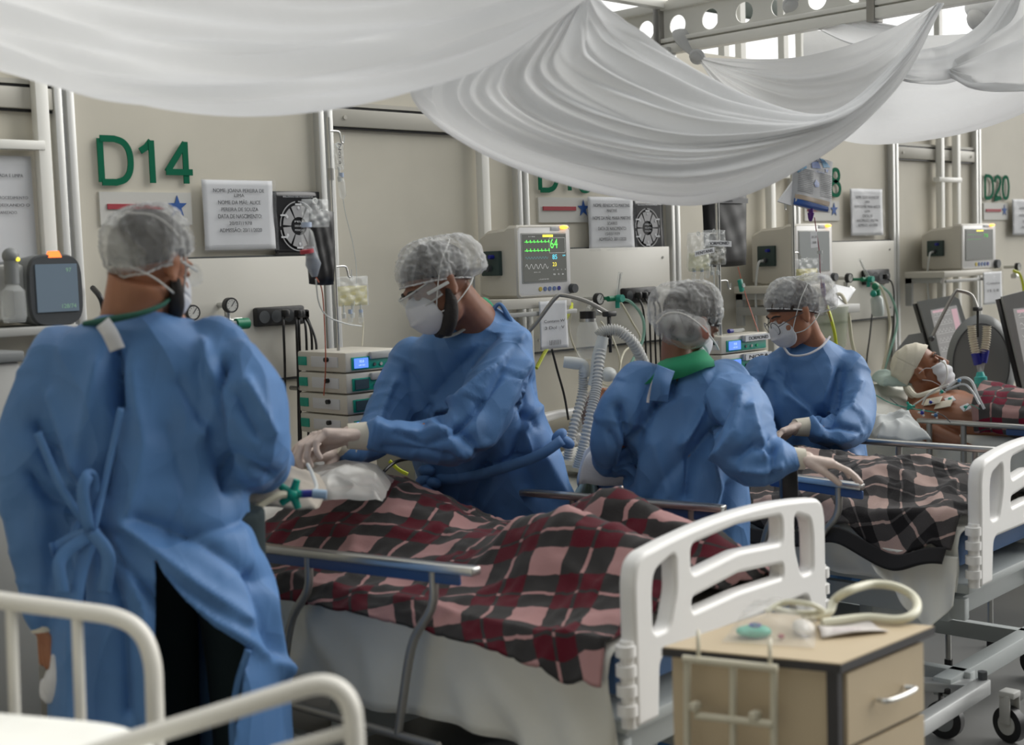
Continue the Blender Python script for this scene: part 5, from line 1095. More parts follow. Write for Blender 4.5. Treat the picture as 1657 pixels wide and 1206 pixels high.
def mattress(bed, t, ztop, prof=None, mt=None, seed=0, drop=.17, near=-.01):
    """mattress wrapped in a loose hanging sheet"""
    nu, nv = 90, 60; rs = np.random.RandomState(seed); G = np.zeros((nu, nv, 3)); W, L = bed.W, bed.L; prof = prof or (lambda u: 0)
    for i in range(nu):
        u = .045 + (L - .09) * i / (nu - 1)
        for j in range(nv):
            s_ = j / (nv - 1) * 2 - 1; q = abs(s_); z = ztop + prof(u)
            if q < .6: v = W / 2 + s_ / .6 * (W / 2 - .03); zz = z + .004 * math.sin(7 * u + 9 * v)
            elif q < .7: k = (q - .6) / .1; an = k * math.pi / 2; v = W / 2 + math.copysign(W / 2 - .03 + .03 * math.sin(an), s_); zz = z - .03 + .03 * math.cos(an)
            else:
                k = (q - .7) / .3; wv = .016 * k * (math.sin(11 * u + 2.1 + seed + 2.5 * k) + .9 * math.sin(19 * u + seed - 3 * k) + .6 * math.sin(37 * u + 4 * k)); v = W / 2 + math.copysign(W / 2 + wv + .006 * math.sin(30 * u + 6 * k), s_); zz = z - .03 - k * (drop + .015 * math.sin(3.1 * u + seed) + .01 * math.sin(9 * u))
            G[i, j] = bed.p(u, v + near * (s_ < 0), zz)
    o = obj('mattress_sheet', MB().grid(G), mt or SHEET, t, solid=.003, angle=180)
    core = obj('mattress', MB().box(bed.p(L / 2, W / 2, ztop - .07), (L - .12, W - .07, .11), X=bed.a, Y=bed.w, bev=.03), mat('mattress_blue', (.06, .13, .28), .6), t)
    return o
def blanket(bed, label, u0, u1, v0, v1, height, matl, nu=110, nv=90, edge=None, wr=.006, seed=0, rot=.0, name='plaid_blanket', solid=.008, uvs=1.0):
    G = np.zeros((nu, nv, 3)); UVm = np.zeros((nu, nv, 2))
    U_, V_ = np.meshgrid(np.linspace(0, 1, nu), np.linspace(0, 1, nv), indexing='ij')
    for i in range(nu):
        for j in range(nv):
            fu, fv = U_[i, j], V_[i, j]; u = u0 + (u1 - u0) * fu; v = v0 + (v1 - v0) * fv
            if edge: u, v = edge(u, v, fu, fv)
            G[i, j] = bed.p(u, v, height(u, v, fu, fv))
    P = G.reshape(-1, 3); w_ = folds(P, (9, 9, 5), 3.3 + seed) * wr + folds(P, (22, 22, 14), 7.7 + seed) * wr * .4; P[:, 2] += w_; G = P.reshape(nu, nv, 3)
    su = np.concatenate([np.zeros((1, nv)), np.cumsum(np.linalg.norm(np.diff(G, axis=0), axis=2), axis=0)]); sv = np.concatenate([np.zeros((nu, 1)), np.cumsum(np.linalg.norm(np.diff(G, axis=1), axis=2), axis=1)], axis=1)
    c, s_ = math.cos(rot), math.sin(rot); UVm[..., 0] = (su * c - sv * s_) * uvs + 5; UVm[..., 1] = (su * s_ + sv * c) * uvs + 5
    o = obj(name, MB().grid(G, UVm), matl, solid=solid, angle=180); return tag(o, label, 'blanket', 'plaid blankets')
def sm(x, a, b): t = min(1, max(0, (x - a) / (b - a))); return t * t * (3 - 2 * t)
def bump(x, c, w): return math.exp(-((x - c) / w) ** 2)

PL_A = plaid_mat('plaid_maroon', (.38, .21, .205), (.032, .030, .030), (.085, .005, .013), .225, .20)
PL_B = plaid_mat('plaid_black_pink', (.38, .27, .24), (.055, .05, .05), (.010, .009, .010), .19, .17)
PL_C = plaid_mat('plaid_maroon_far', (.34, .20, .19), (.06, .055, .055), (.15, .007, .026), .19, .19)

# ---- bed A: the near bed of the D14 bay
BA = Bed((2.26, -2.07), 4.5, .89, 1.98)
ta = bed_base(BA, 'hospital bed in the middle foreground with white moulded footboard', zd=.52)
end_board(BA, ta, 0.0); end_board(BA, ta, BA.L, 'headboard')
mattress(BA, ta, .665, seed=1, drop=.24)
side_rail(BA, ta, -.065, .39, 1.50, .820, .775, (.13, .55, .90), .15, .36, blue=(.05, .75))
side_rail(BA, ta, BA.W + .05, .33, 1.45, .815, .79, (.1, .5, .9), .15, .36, blue=(.0, .5))
PT = np.array([(0, .0), (.05, .06), (.16, .145), (.30, .175), (.45, .205), (.58, .175), (.75, .10), (.92, .10), (1.08, .155), (1.25, .20), (1.45, .19), (1.7, .14)])
def HA(u, v, fu, fv):
    b = float(np.interp(u, PT[:, 0], PT[:, 1])); c = BA.W / 2 + .02
    if u < .75: ridge = max(bump(v, c - .12, .13), bump(v, c + .13, .13) * 1.05)
    else: ridge = bump(v, c, .25)
    k = sm(u, .6, .9); r1 = max(bump(v, c - .11, .15), bump(v, c + .12, .15)); r2 = 1.06 * bump(v, c, .27); ridge = r1 * (1 - k) + r2 * k
    z = .685 + b * ridge + .025 * bump(u, .45, .1) * bump(v, c + .12, .1)
    over = max(0, -(v + .005)); z -= over * (.85 + .9 * bump(u, .12, .16))
    over2 = max(0, v - BA.W); z -= over2 * 2.0
    return z
def EA(u, v, fu, fv):
    if v < -.0: v = v * .45 - .0
    if v > BA.W + .0: v = BA.W + (v - BA.W) * .3
    u = u + .04 * (1 - fv) * math.sin(6 * fv) ; return u, v
blanket(BA, 'maroon, grey and pink plaid blanket on the near bed over the patient', .035, 1.50, -.13, BA.W + .14, HA, PL_A, 150, 120, EA, wr=.012, seed=1, rot=.35)
# sheets and clear tubing by the near patient's head
def crumple(name, label, c, size, matl, cat, seed=0, n=40, h=.05, group=None, solid=.002, X=None, Y=None):
    c = V3(c); X = RT if X is None else X; Y = F0 if Y is None else Y; P = np.array([[c + X * (u * size[0]) + Y * (v * size[1]) for v in np.linspace(-.5, .5, n)] for u in np.linspace(-.5, .5, n)]); Q = P.reshape(-1, 3)
    hh = (folds(Q, (8, 8, 8), seed) + .5 * folds(Q, (17, 17, 17), seed + 4)) * h * .42; U_, V_ = np.meshgrid(np.linspace(-1, 1, n), np.linspace(-1, 1, n), indexing='ij'); dome = (1 - np.maximum(np.abs(U_), np.abs(V_)) ** 3).ravel()
    Q = Q + np.outer(hh * (.4 + .6 * dome) + dome * h, UPv); return tag(obj(name, MB().grid(Q.reshape(n, n, 3)), matl, solid=solid, angle=180), label, cat, group)
# ---- bed B: D16 bay, right of the women's backs
BB = Bed((3.90, -2.07), 3.0, .76, 1.98)
tb_ = bed_base(BB, 'hospital bed at the right with white footboard cut by the photo edge', zd=.52)
end_board(BB, tb_, 0.0); end_board(BB, tb_, BB.L, 'headboard'); mattress(BB, tb_, .665, seed=4, drop=.16)
rB = side_rail(BB, tb_, -.10, .32, .66, .800, .815, (.25, .85), .12, .40, blue=(.0, 1))
side_rail(BB, tb_, BB.W + .0, .25, 1.0, .815, .815, (.1, .5, .9), .12, .40, blue=None)
PB = np.array([(0, .0), (.05, .05), (.2, .10), (.4, .13), (.7, .12), (1.0, .13), (1.3, .18), (1.5, .16)])
def HB(u, v, fu, fv):
    b = float(np.interp(u, PB[:, 0], PB[:, 1])); z = .685 + b * bump(v, BB.W / 2, .30)
    z -= max(0, -v) * 1.3 + max(0, v - BB.W) * 2; return z
def EB(u, v, fu, fv):
    u = u - .0 + .0 * fv
    if v < 0: v = v * .5 - .005
    if v > BB.W: v = BB.W + (v - BB.W) * .3
    return u, v
def HB2(u, v, fu, fv): return HB(u, v, fu, fv) + .012 * math.sin(14 * u + 6 * v) - (.05 * bump(u, .22, .10) + .03 * bump(u, .62, .12) - .03 * bump(u, .42, .08)) * min(1, max(0, -v) / .05)
blanket(BB, 'pink and black plaid blanket on the right-hand bed with a black border', .05, 1.42, -.10, BB.W + .12, HB2, PL_B, 130, 100, EB, wr=.016, seed=3, rot=.6)
G = np.array([[BB.p(.06 + 1.30 * i / 80, -.066 - .008 * math.sin(i * .35) - .004 * j, HB2(.06 + 1.30 * i / 80, -.055, 0, 0) + .005 - .042 * j / 8) for j in range(9)] for i in range(81)])
tag(obj('blanket_border', MB().grid(G), mat('black_fleece', (.012, .011, .012), .95), solid=.010, angle=180), 'black hem of the pink and black plaid blanket', 'blanket')
G = np.array([[BB.p(.03 + .30 * i / 30, -.050 - .012 * math.sin(i * .7 + .12 * j) * (j / 24) - .035 * (j / 24) ** 2, .60 - (.03 + .21 * max(0, 1 - abs(i / 30 - .30) * 1.5)) * j / 24) for j in range(25)] for i in range(31)])
tag(obj('loose_sheet', MB().grid(G), SHEET, solid=.002, angle=180), 'pointed corner of white sheet hanging at the right-hand bed foot', 'sheet')
crumple('loose_sheet', 'blue and white striped sheet on the right-hand bed behind the rail', BB.p(1.35, .55, .72), (.6, .5), stripe_mat('striped_linen', (.52, .54, .54), (.10, .18, .30), .02), 'sheet', 5, h=.10)

# ---- bed C: patient with the bandage, D18 bay
BC = Bed((5.80, -2.50), 0.0, .90, 2.0)
tc_ = bed_base(BC, 'far hospital bed with the bandaged patient, steel rail in front', zd=.54)
mattress(BC, tc_, .69, seed=7, drop=.18, mt=SHEET)
side_rail(BC, tc_, -.07, .5, 1.62, .755, .755, (.18, .5, .80, .95), .0, .42, blue=(.0, .62), r=.018)
side_rail(BC, tc_, BC.W + .05, .1, 1.30, .80, .80, (.2, .5, .8), .0, .45, blue=None, mt=mat('brass_rail', (.50, .42, .28), .3, .7))
for k, (px, py) in enumerate(((1535, 1080), (1603, 1047))):
    h0 = hz(px, py, 0.0); lg = thing('stand_leg', '%s thin chrome stand leg with black tip under the right-hand bed' % ('left', 'right')[k], 'stand', h0, 'chrome stands under the bed'); obj('tube', MB().cyl(h0 + UPv * .02, h0 + UPv * .5, .011), STEEL, lg); obj('rubber_tip', MB().cyl(h0, h0 + UPv * .03, .015), BLACK, lg)

# ---- wheeled base at the lower right
c0 = hz(1637, 1200, 0.0)
t = thing('wheeled_base', 'grey steel base bar with a black caster at the lower right', 'wheeled base', c0)
zb = .165
A = hz(1590, 1112, zb); B = hz(1440, 1206, zb); d = nrm(B - A); s_ = np.cross(d, UPv)
B = A + d * .75; obj('bar', MB().box((A + B) / 2, (.78, .045, .05), X=d, Y=s_, bev=.006), mat('base_metal', (.42, .43, .43), .35, .5), t)
A2 = A + V3((-.02, .02, 0)); C_ = hz(1480, 1107, zb + .01); d2 = nrm(C_ - A); obj('cross_bar', MB().box((A + C_) / 2, (np.linalg.norm(C_ - A), .07, .03), X=d2, Y=np.cross(d2, UPv), bev=.004), mat('base_metal', (0, 0, 0)), t)
w0 = hz(1634, 1172, .058) ; ax = nrm(V3((.55, .45, 0)) * V3((1, -1, 0)))
ax = nrm(np.cross(UPv, ray(1634, 1172)) * .75 - F0 * .66)
cs = obj('caster', MB().cyl(w0 - ax * .014, w0 + ax * .014, .056, n=30), BLACK, t); obj('hub', MB().cyl(w0 - ax * .018, w0 + ax * .018, .032, n=20), LGREY, cs)
obj('fork', MB().box(w0 + UPv * .05 + ax * .022, (.04, .09, .006), X=nrm(np.cross(ax, UPv)), Y=UPv, Zd=ax, bev=.002).box(w0 + UPv * .098, (.05, .05, .02), bev=.004).box(w0 + UPv * .05 - ax * .022, (.04, .09, .006), X=nrm(np.cross(ax, UPv)), Y=UPv, Zd=ax, bev=.002), LGREY, cs)
obj('brake_pedal', MB().box(w0 + UPv * .075 - d * .05, (.055, .03, .03), X=d, Y=s_, bev=.006), BLACK, cs); obj('bolt', MB().cyl(A + UPv * .02, A + UPv * .05, .016, n=6), DGREY, t)

# ---- bedside cabinet
kZ = 2.62; K0 = at(1360, 1074, kZ); zt = K0[2]                       # near corner of the top
KX = nrm(V3((K0 - hz(1073, 1047, zt)))); KY = nrm(hz(1511, 1013, zt) - K0)
wl_ = np.linalg.norm(K0 - hz(1073, 1047, zt)); wd_ = np.linalg.norm(hz(1511, 1013, zt) - K0)
KY = nrm(KY - KX * (KX @ KY) * .0); t = thing('bedside_cabinet', 'pale wood bedside cabinet with black edging in the near right foreground', 'cabinet', (K0 - KX * wl_ / 2 + KY * wd_ / 2) * V3((1, 1, 0)))
def kp(a, b, z): return K0 - KX * a + KY * b + UPv * z               # a along the side (left), b along the drawer front (right)
def kslab(a0, a1, b0, b1, z0, z1): return MB().prism([kp(a0, b0, z0), kp(a1, b0, z0), kp(a1, b1, z0), kp(a0, b1, z0)], UPv * (z1 - z0))
def face(a0, a1, b0, b1, z0, z1): return kslab(a0, a1, b0, b1, z0, z1)
obj('body', kslab(.022, wl_ - .01, .012, wd_ - .03, -zt + .10, -.018), WOOD, t, smooth=False)
obj('top', kslab(0, wl_, 0, wd_, -.017, .0), WOOD, t, smooth=False); obj('edge_band', kslab(-.002, wl_ + .002, -.002, wd_ + .002, -.019, -.003), EDGE, t, smooth=False)
obj('corner_band', kslab(.008, .03, .004, .02, -zt + .10, -.018), EDGE, t, smooth=False)
for k in range(3):
    z1 = -.028 - k * .155; dr = obj('drawer', kslab(.004, .022, .03, wd_ - .035, z1 - .145, z1), WOOD, t, smooth=False)
    obj('drawer_gap', kslab(.012, .022, .02, wd_ - .03, z1 - .153, z1 - .147), EDGE, t, smooth=False)
    m0 = kp(-.0, wd_ * .36, z1 - .075); m1 = kp(-.0, wd_ * .66, z1 - .075); o_ = KX * .028
    obj('handle', MB().tube([m0, m0 + o_ * .8, (m0 + m1) / 2 + o_, m1 + o_ * .8, m1], .005, 10, smooth=24), STEEL, dr)
for a in (.05, wl_ - .05):
    for b in (.05, wd_ - .06): obj('caster', MB().cyl(kp(a, b - .012, -zt + .03), kp(a, b + .012, -zt + .03), .03, n=18).box(kp(a, b, -zt + .08), (.03, .03, .05)), BLACK, t)
obj('lock', MB().cyl(kp(wl_ * .16, -.0, -.21) , kp(wl_ * .16, .014, -.21), .007), BLACK, t)
def ks(px, py, off=.0):                                               # point on the cabinet's left face
    n = nrm(np.cross(KX, UPv)); n = -n if n @ FW > 0 else n; r = ray(px, py); q = K0 + n * off; return CAM + r * (((q - CAM) @ n) / (r @ n))
rk = mat('rack_cream', (.58, .54, .42), .4); t = thing('wire_rack', 'cream wire rack hanging on the side of the bedside cabinet', 'rack', ks(1180, 1200, .03))
for P in ([(1112, 1068), (1112, 1206), (1112, 1300)], [(1252, 1082), (1252, 1206), (1252, 1300)], [(1186, 1078), (1186, 1206), (1186, 1300)]):
    obj('bar', MB().tube([ks(x, y, .03) for x, y in P], .0075, 10), rk, t)
for P in ([(1105, 1066), (1258, 1082)], [(1125, 1158), (1250, 1172)], [(1112, 1300), (1252, 1310)]): obj('crossbar', MB().tube([ks(x, y, .035) for x, y in P], .0075, 10), rk, t)
for x, y in ((1130, 1066), (1246, 1080)): obj('hook', MB().tube([ks(x, y, .03), ks(x, y - 22, .03), ks(x, y - 42, .012) , ks(x, y - 44, -.02)], .004, 8, smooth=16), rk, t)
for x, y in ((1125, 1143), (1222, 1158)): obj('latch', MB().box(ks(x, y, .035), (.024, .018, .018), bev=.004), rk, t)
# things on the cabinet
def kt(px, py, dz=0.0): return hz(px, py, zt + dz)
b0 = kt(1225, 1035, .012); t = thing('plastic_package', 'clear plastic package with a green mask inside on the bedside cabinet', 'package', kt(1225, 1035))
n = 40; G = np.zeros((n, n, 3)); cs_ = [kt(1168, 1042), kt(1318, 1052), kt(1325, 985), kt(1210, 985)]
for i in range(n):
    for j in range(n):
        u, v = i / (n - 1), j / (n - 1); q = cs_[0] * (1 - u) * (1 - v) + cs_[1] * u * (1 - v) + cs_[2] * u * v + cs_[3] * (1 - u) * v
        dome = max(0, 1 - (2 * u - 1) ** 4) * max(0, 1 - (2 * v - 1) ** 4); G[i, j] = q + UPv * (.004 + .035 * dome + .008 * dome * math.sin(13 * u + 7 * v) * math.sin(17 * v - 4 * u))
obj('film', MB().grid(G), mat('film', (.72, .72, .70), .2, alpha=.25, spec=.8), t, angle=180)
c_ = kt(1222, 1022, .012); obj('green_mask', MB().ell(c_, (.034, .024, .014), X=RT, Y=F0).ell(c_ - RT * .02, (.02, .022, .010), X=RT, Y=F0), mat('mask_green', (.01, .42, .28), .4), t); obj('blue_ring', MB().ring(c_ + UPv * .012, UPv, .010, .004), NAVY, t)
c_ = kt(1264, 1030, .008); obj('red_cap', MB().ell(c_, (.007, .007, .005)), RED, t)
c_ = kt(1300, 1015, .014); obj('white_padding', MB().ell(c_, (.022, .04, .014), X=RT, Y=F0), mat('padding', (.62, .58, .52), .8), t)
G = np.array([[kt(1330, 1033, .004) * (1 - u) * (1 - v) + kt(1438, 1022, .004) * u * (1 - v) + kt(1400, 1003, .004) * u * v + kt(1322, 1012, .004) * (1 - u) * v + UPv * (.006 * math.sin(3 * u + 4 * v) + .004 * v) for v in np.linspace(0, 1, 12)] for u in np.linspace(0, 1, 12)])
t = thing('paper_packet', 'flat white printed packet on the bedside cabinet beside the plastic package', 'packet', kt(1370, 1018)); obj('wrapper', MB().grid(G), mat('packet_white', (.60, .56, .53), .6), t, solid=.003)
mb = MB(); put_text(mb, 'ESTERIL', kt(1372, 1018, .016), RT * V3((1, 1, 0)), F0, .010, width=.06); obj('lettering', mb, mat('packet_ink', (.30, .16, .24)), t, smooth=False)
tag(obj('hose_loop', MB().tube([kt(1300, 1000, .01), kt(1340, 992, .012), kt(1350, 972, .03), at(1372, 957, 2.95), at(1410, 946, 3.0), at(1450, 950, 3.0), at(1480, 968, 2.98), kt(1482, 990, .02), kt(1455, 1003, .012), kt(1400, 1000, .012), kt(1330, 1008, .012)], .0095, 12, smooth=90), mat('hose_cream', (.66, .64, .50), .35)), 'cream hose coiled in a loop on the bedside cabinet', 'hose')
tag(obj('hose_coil', MB().tube([kt(1240, 990, .03), kt(1270, 975, .045), kt(1310, 978, .05), kt(1330, 990, .03), kt(1290, 992, .03), kt(1255, 986, .04)], .006, 10, smooth=60), mat('hose_cream', (0, 0, 0))), 'thin cream tube heaped behind the plastic package', 'tube')

# ---- foreground cot: white tubular ends at the lower left
t = thing('metal_cot', 'white tubular cot in the near lower left, out of focus', 'bed', at(100, 1206, 2.3) * V3((1, 1, 0)), 'white cots')
Z1, Z2 = 2.35, 1.95
P1 = [(-120, 952), (0, 972), (120, 988), (190, 1000), (228, 1025), (246, 1070), (250, 1130), (252, 1206), (256, 1420)]
obj('end_frame', MB().tube([at(x, y, Z1) for x, y in P1], .0155, 14, smooth=60), BRIGHTW, t)
for x in (18, 124): obj('upright', MB().tube([at(x, 985, Z1), at(x + 8, 1206, Z1), at(x + 16, 1420, Z1)], .0095, 12), BRIGHTW, t)
P2 = [(110, 1236), (190, 1206), (330, 1163), (455, 1124), (515, 1108), (548, 1116), (567, 1142), (573, 1180), (576, 1240), (590, 1420)]
obj('end_frame', MB().tube([at(x, y, Z2) for x, y in P2], .0145, 14, smooth=60), BRIGHTW, t)
obj('panel_edge', MB().tube([at(440, 1220, Z2), at(565, 1184, Z2)], .010, 10), BRIGHTW, t)
c1, c2, c3, c4 = at(-100, 1165, 2.25), at(230, 1196, 2.15), at(300, 1330, 1.75), at(-150, 1290, 1.75)
G = np.array([[c1 * (1 - u) * (1 - v) + c2 * u * (1 - v) + c3 * u * v + c4 * (1 - u) * v + UPv * (.02 * (1 - (2 * u - 1) ** 6) - .02) for v in np.linspace(0, 1, 14)] for u in np.linspace(0, 1, 20)])
obj('mattress', MB().grid(G), SHEET, t, solid=.04)
# ================================================================== people
def frame(f, u):
    f = nrm(f); u = V3(u); u = nrm(u - f * (u @ f)); r = np.cross(f, u); return r, f, u
def head_shape(mb, c, f, u, neck=None, s=1.0, nr=(.052, .058)):
    r, f, u = frame(f, u); L = lambda x, y, z: V3(c) + (r * x + f * y + u * z) * s
    E = lambda p, rad: mb.ell(p, [q * s for q in rad], X=r, Y=f, Zd=u, nu=28, nv=18)
    E(L(0, -.012, .026), (.075, .094, .086)); E(L(0, .024, -.040), (.059, .068, .078)); E(L(0, .058, -.096), (.030, .026, .020)); E(L(0, .035, -.085), (.045, .045, .025))
    mb.tube([L(0, .088, .020), L(0, .100, .0), L(0, .112, -.024), L(0, .100, -.032)], [.006 * s, .009 * s, .013 * s, .010 * s], 10)
    E(L(0, .078, .034), (.050, .016, .010)); E(L(0, .094, -.052), (.022, .009, .006)); E(L(0, .090, -.063), (.020, .010, .006))
    for q in (-1, 1):
        E(L(.036 * q, .064, -.028), (.022, .022, .022)); E(L(.031 * q, .080, .010), (.015, .010, .009)); E(L(.012 * q, .104, -.028), (.009, .009, .007))
        E(L(.076 * q, -.008, -.010), (.008, .019, .031)); E(L(.082 * q, -.014, .006), (.006, .017, .018)); E(L(.079 * q, -.002, -.034), (.007, .010, .010))
    if neck is not None: mb.tube([L(0, -.022, -.035), (L(0, -.025, -.06) + V3(neck)) / 2, V3(neck)], [nr[0] * s, nr[0] * s, nr[1] * s], 20)
    return r, f, u, L
def hair(parent, c, f, u, s=1.0, name='hair', m_=None, lim=1.72):
    r, f, u = frame(f, u); ax = nrm(u * .80 - f * .52); bx, by = basis(ax); G = []
    for i in range(24):
        th = lim * i / 23; row = []
        for j in range(41):
            ph = 2 * math.pi * j / 40; d = math.cos(th) * ax + math.sin(th) * (math.cos(ph) * bx + math.sin(ph) * by); dx, dy, dz = d @ r, d @ f, d @ u
            R_ = 1 / math.sqrt((dx / .081) ** 2 + (dy / .102) ** 2 + (dz / .094) ** 2); row.append(V3(c) + (u * .026 - f * .012) * s + d * R_ * s * (1 + .012 * math.sin(9 * ph + 7 * th)))
        G.append(row)
    return obj(name, MB().grid(G), m_ or HAIR, parent, solid=.004, angle=180)
def cap(parent, c, f, u, s=1.0, bag=(0, -.6, .2, .03), lim=1.80, back=.62, seed=0, pleat=.012, tight=.0):
    """gathered see-through cap; bag = (x,y,z direction, extra puff)"""
    r, f, u = frame(f, u); ax = nrm(u * .80 - f * back); bx, by = basis(ax, f); bd = nrm(r * bag[0] + f * bag[1] + u * bag[2]); rs = np.random.RandomState(seed); G = []; nt_, np_ = 60, 160
    ph_ = np.linspace(0, 2 * math.pi, np_ + 1); th_ = np.linspace(0.001, lim, nt_)
    TH_, PH_ = np.meshgrid(th_, ph_, indexing='ij'); D = np.cos(TH_)[..., None] * ax + np.sin(TH_)[..., None] * (np.cos(PH_)[..., None] * bx + np.sin(PH_)[..., None] * by)
    R_ = 1 / np.sqrt((D @ r / .083) ** 2 + (D @ f / .104) ** 2 + (D @ u / .097) ** 2)
    puff = bag[3] * np.exp(-((1 - D @ bd) / .30) ** 2) + .012 * np.exp(-((TH_ - .8) / .5) ** 2); k = (TH_ / lim)
    rim = np.clip((TH_ - (lim - .22)) / .22, 0, 1); pl = np.zeros_like(TH_)
    P = D.reshape(-1, 3) * s
    w1 = folds(P, (7, 7, 7), seed * 3.1).reshape(TH_.shape); w2 = folds(P, (16, 16, 16), seed * 5.3 + 9).reshape(TH_.shape)
    pl = pleat * (.35 * np.sin(PH_ * 13 + seed + 1.3 * np.sin(PH_ * 3)) * k ** 2 + .25 * np.sin(PH_ * 37 + seed) * k ** 5) + .0050 * w1 + .0015 * w2
    R_ = R_ + puff * (1 - rim * .9) + pl * (1 - .3 * rim) - .006 * rim
    G = V3(c) + (u * .026 - f * .012) * s + D * (R_ * s)[..., None]
    o = obj('bouffant_cap', MB().grid(G), CAPM, parent, angle=180)
    obj('elastic', MB().tube(G[-1], .0028, 6, caps=False), mat('elastic_white', (.62, .62, .62), .8), o)
    return o, G
def n95(parent, c, f, u, s=1.0, straps=True):
    r, f, u = frame(f, u); L = lambda x, y, z: V3(c) + (r * x + f * y + u * z) * s; G = []
    for i in range(22):
        t = i / 21; an = t * 1.5; row = []
        for j in range(37):
            ph = 2 * math.pi * j / 36; q = math.sin(an); x = .060 * q * math.cos(ph); z = .060 * q * math.sin(ph) * (1.0 if math.sin(ph) < 0 else 1.05); y = .050 * math.cos(an) ** .8 - .030 * q * q * abs(math.cos(ph)) ** 1.5 - .008 * (z / .06) ** 2 + .012 * (1 - abs(math.cos(ph))) * q * q * (1 if z > 0 else -.2)
            y += .004 * math.exp(-(z / .006) ** 2)
            row.append(L(x, .078 + y, -.045 + z))
        G.append(row)
    o = obj('respirator_mask', MB().grid(G), MASKW, parent, solid=.002, angle=180)
    if straps:
        for q in (-1, 1):
            obj('strap', MB().tube([L(.056 * q, .060, -.040), L(.078 * q, .025, .010), L(.086 * q, -.02, .055), L(.060 * q, -.080, .082), L(0, -.108, .082)], .0022, 6, smooth=30), mat('strap_white', (.66, .66, .64), .7), o)
            obj('strap', MB().tube([L(.056 * q, .060, -.055), L(.072 * q, .018, -.062), L(.066 * q, -.045, -.050), L(.035 * q, -.085, -.040), L(0, -.092, -.036)], .0022, 6, smooth=30), mat('strap_white', (0, 0, 0)), o)
    return o
def hand_shape(mb, wrist, d, pn, thumb=1, curl=(.5, .55, .6, .65), s=1.0, spread=.10, tc=.25, tout=.65):
    d = nrm(d); pn = V3(pn); pn = nrm(pn - d * (pn @ d)); sd = np.cross(d, pn) * thumb; W = V3(wrist)
    def cap_(a, b, ra, rb): mb.tube([a, b], [ra, rb], 10); mb.ell(a, ra, nu=10, nv=8); mb.ell(b, rb, nu=10, nv=8)
    ks = []
    for i in range(4):
        k = W + (d * (.088 - .004 * abs(i - 1)) + sd * (.031 - .0205 * i) - pn * .002 * abs(i - 1.5)) * s; ks.append(k)
        cap_(W + (sd * (.018 - .012 * i)) * s, k, .0155 * s, .0125 * s)
    mb.ell(W + (d * .045 + pn * .004) * s, (.040 * s, .050 * s, .014 * s), X=sd, Y=d, Zd=pn)
    cap_(W - d * .02 * s, W + d * .01 * s, .026 * s, .024 * s)
    for i, Ls in enumerate(((.040, .025, .020), (.044, .028, .021), (.041, .026, .021), (.032, .020, .018))):
        p = ks[i]; ang = 0; dd = nrm(d + sd * spread * (1.2 - .8 * i))
        for j, l in enumerate(Ls):
            ang += curl[i] * (.8, 1.0, .7)[j]; dr = dd * math.cos(ang) + pn * math.sin(ang); q = p + dr * l * s; r0 = (.0100, .0090, .0083)[j] * s * (.9 if i == 3 else 1); cap_(p, q, r0, r0 * .93); p = q
    p = W + (d * .018 + sd * .026 + pn * .006) * s; ang = 0; t0 = nrm(d * .75 + sd * tout + pn * .25)
    for j, l in enumerate((.042, .034, .026)):
        ang += tc * (.3, 1, 1)[j]; dr = nrm(t0 * math.cos(ang) + (pn * .5 - sd * .6 + d * .3) * math.sin(ang)); q = p + dr * l * s; cap_(p, q, (.0145, .0115, .0105)[j] * s, (.012, .0105, .009)[j] * s); p = q
def hand(parent, name, wrist, d, pn, m_, voxel=.0034, label=None, **k):
    mb = MB(); hand_shape(mb, wrist, d, pn, **k); return obj(name, blob(mb, voxel, 3), m_, parent, angle=180, label=label)
def ring_px(y, xl, xr, Z, dh, n=40, e=2.3):
    c = at((xl + xr) / 2, y, Z); hw = (xr - xl) / 2 * Z / FPX
    return [c + R0 * (hw * math.copysign(abs(math.cos(a)) ** (2 / e), math.cos(a))) + F0 * (dh * math.copysign(abs(math.sin(a)) ** (2 / e), math.sin(a))) for a in np.linspace(0, 2 * math.pi, n, endpoint=False)]
def limb(mb, pts, smooth=24):                       # pts: (px,py,Z,r)
    P = [at(*p[:3]) for p in pts]; r = [p[3] for p in pts]; mb.tube(P, r, 18, smooth=smooth); mb.ell(P[0], r[0] * .98); mb.ell(P[-1], r[-1] * .9)
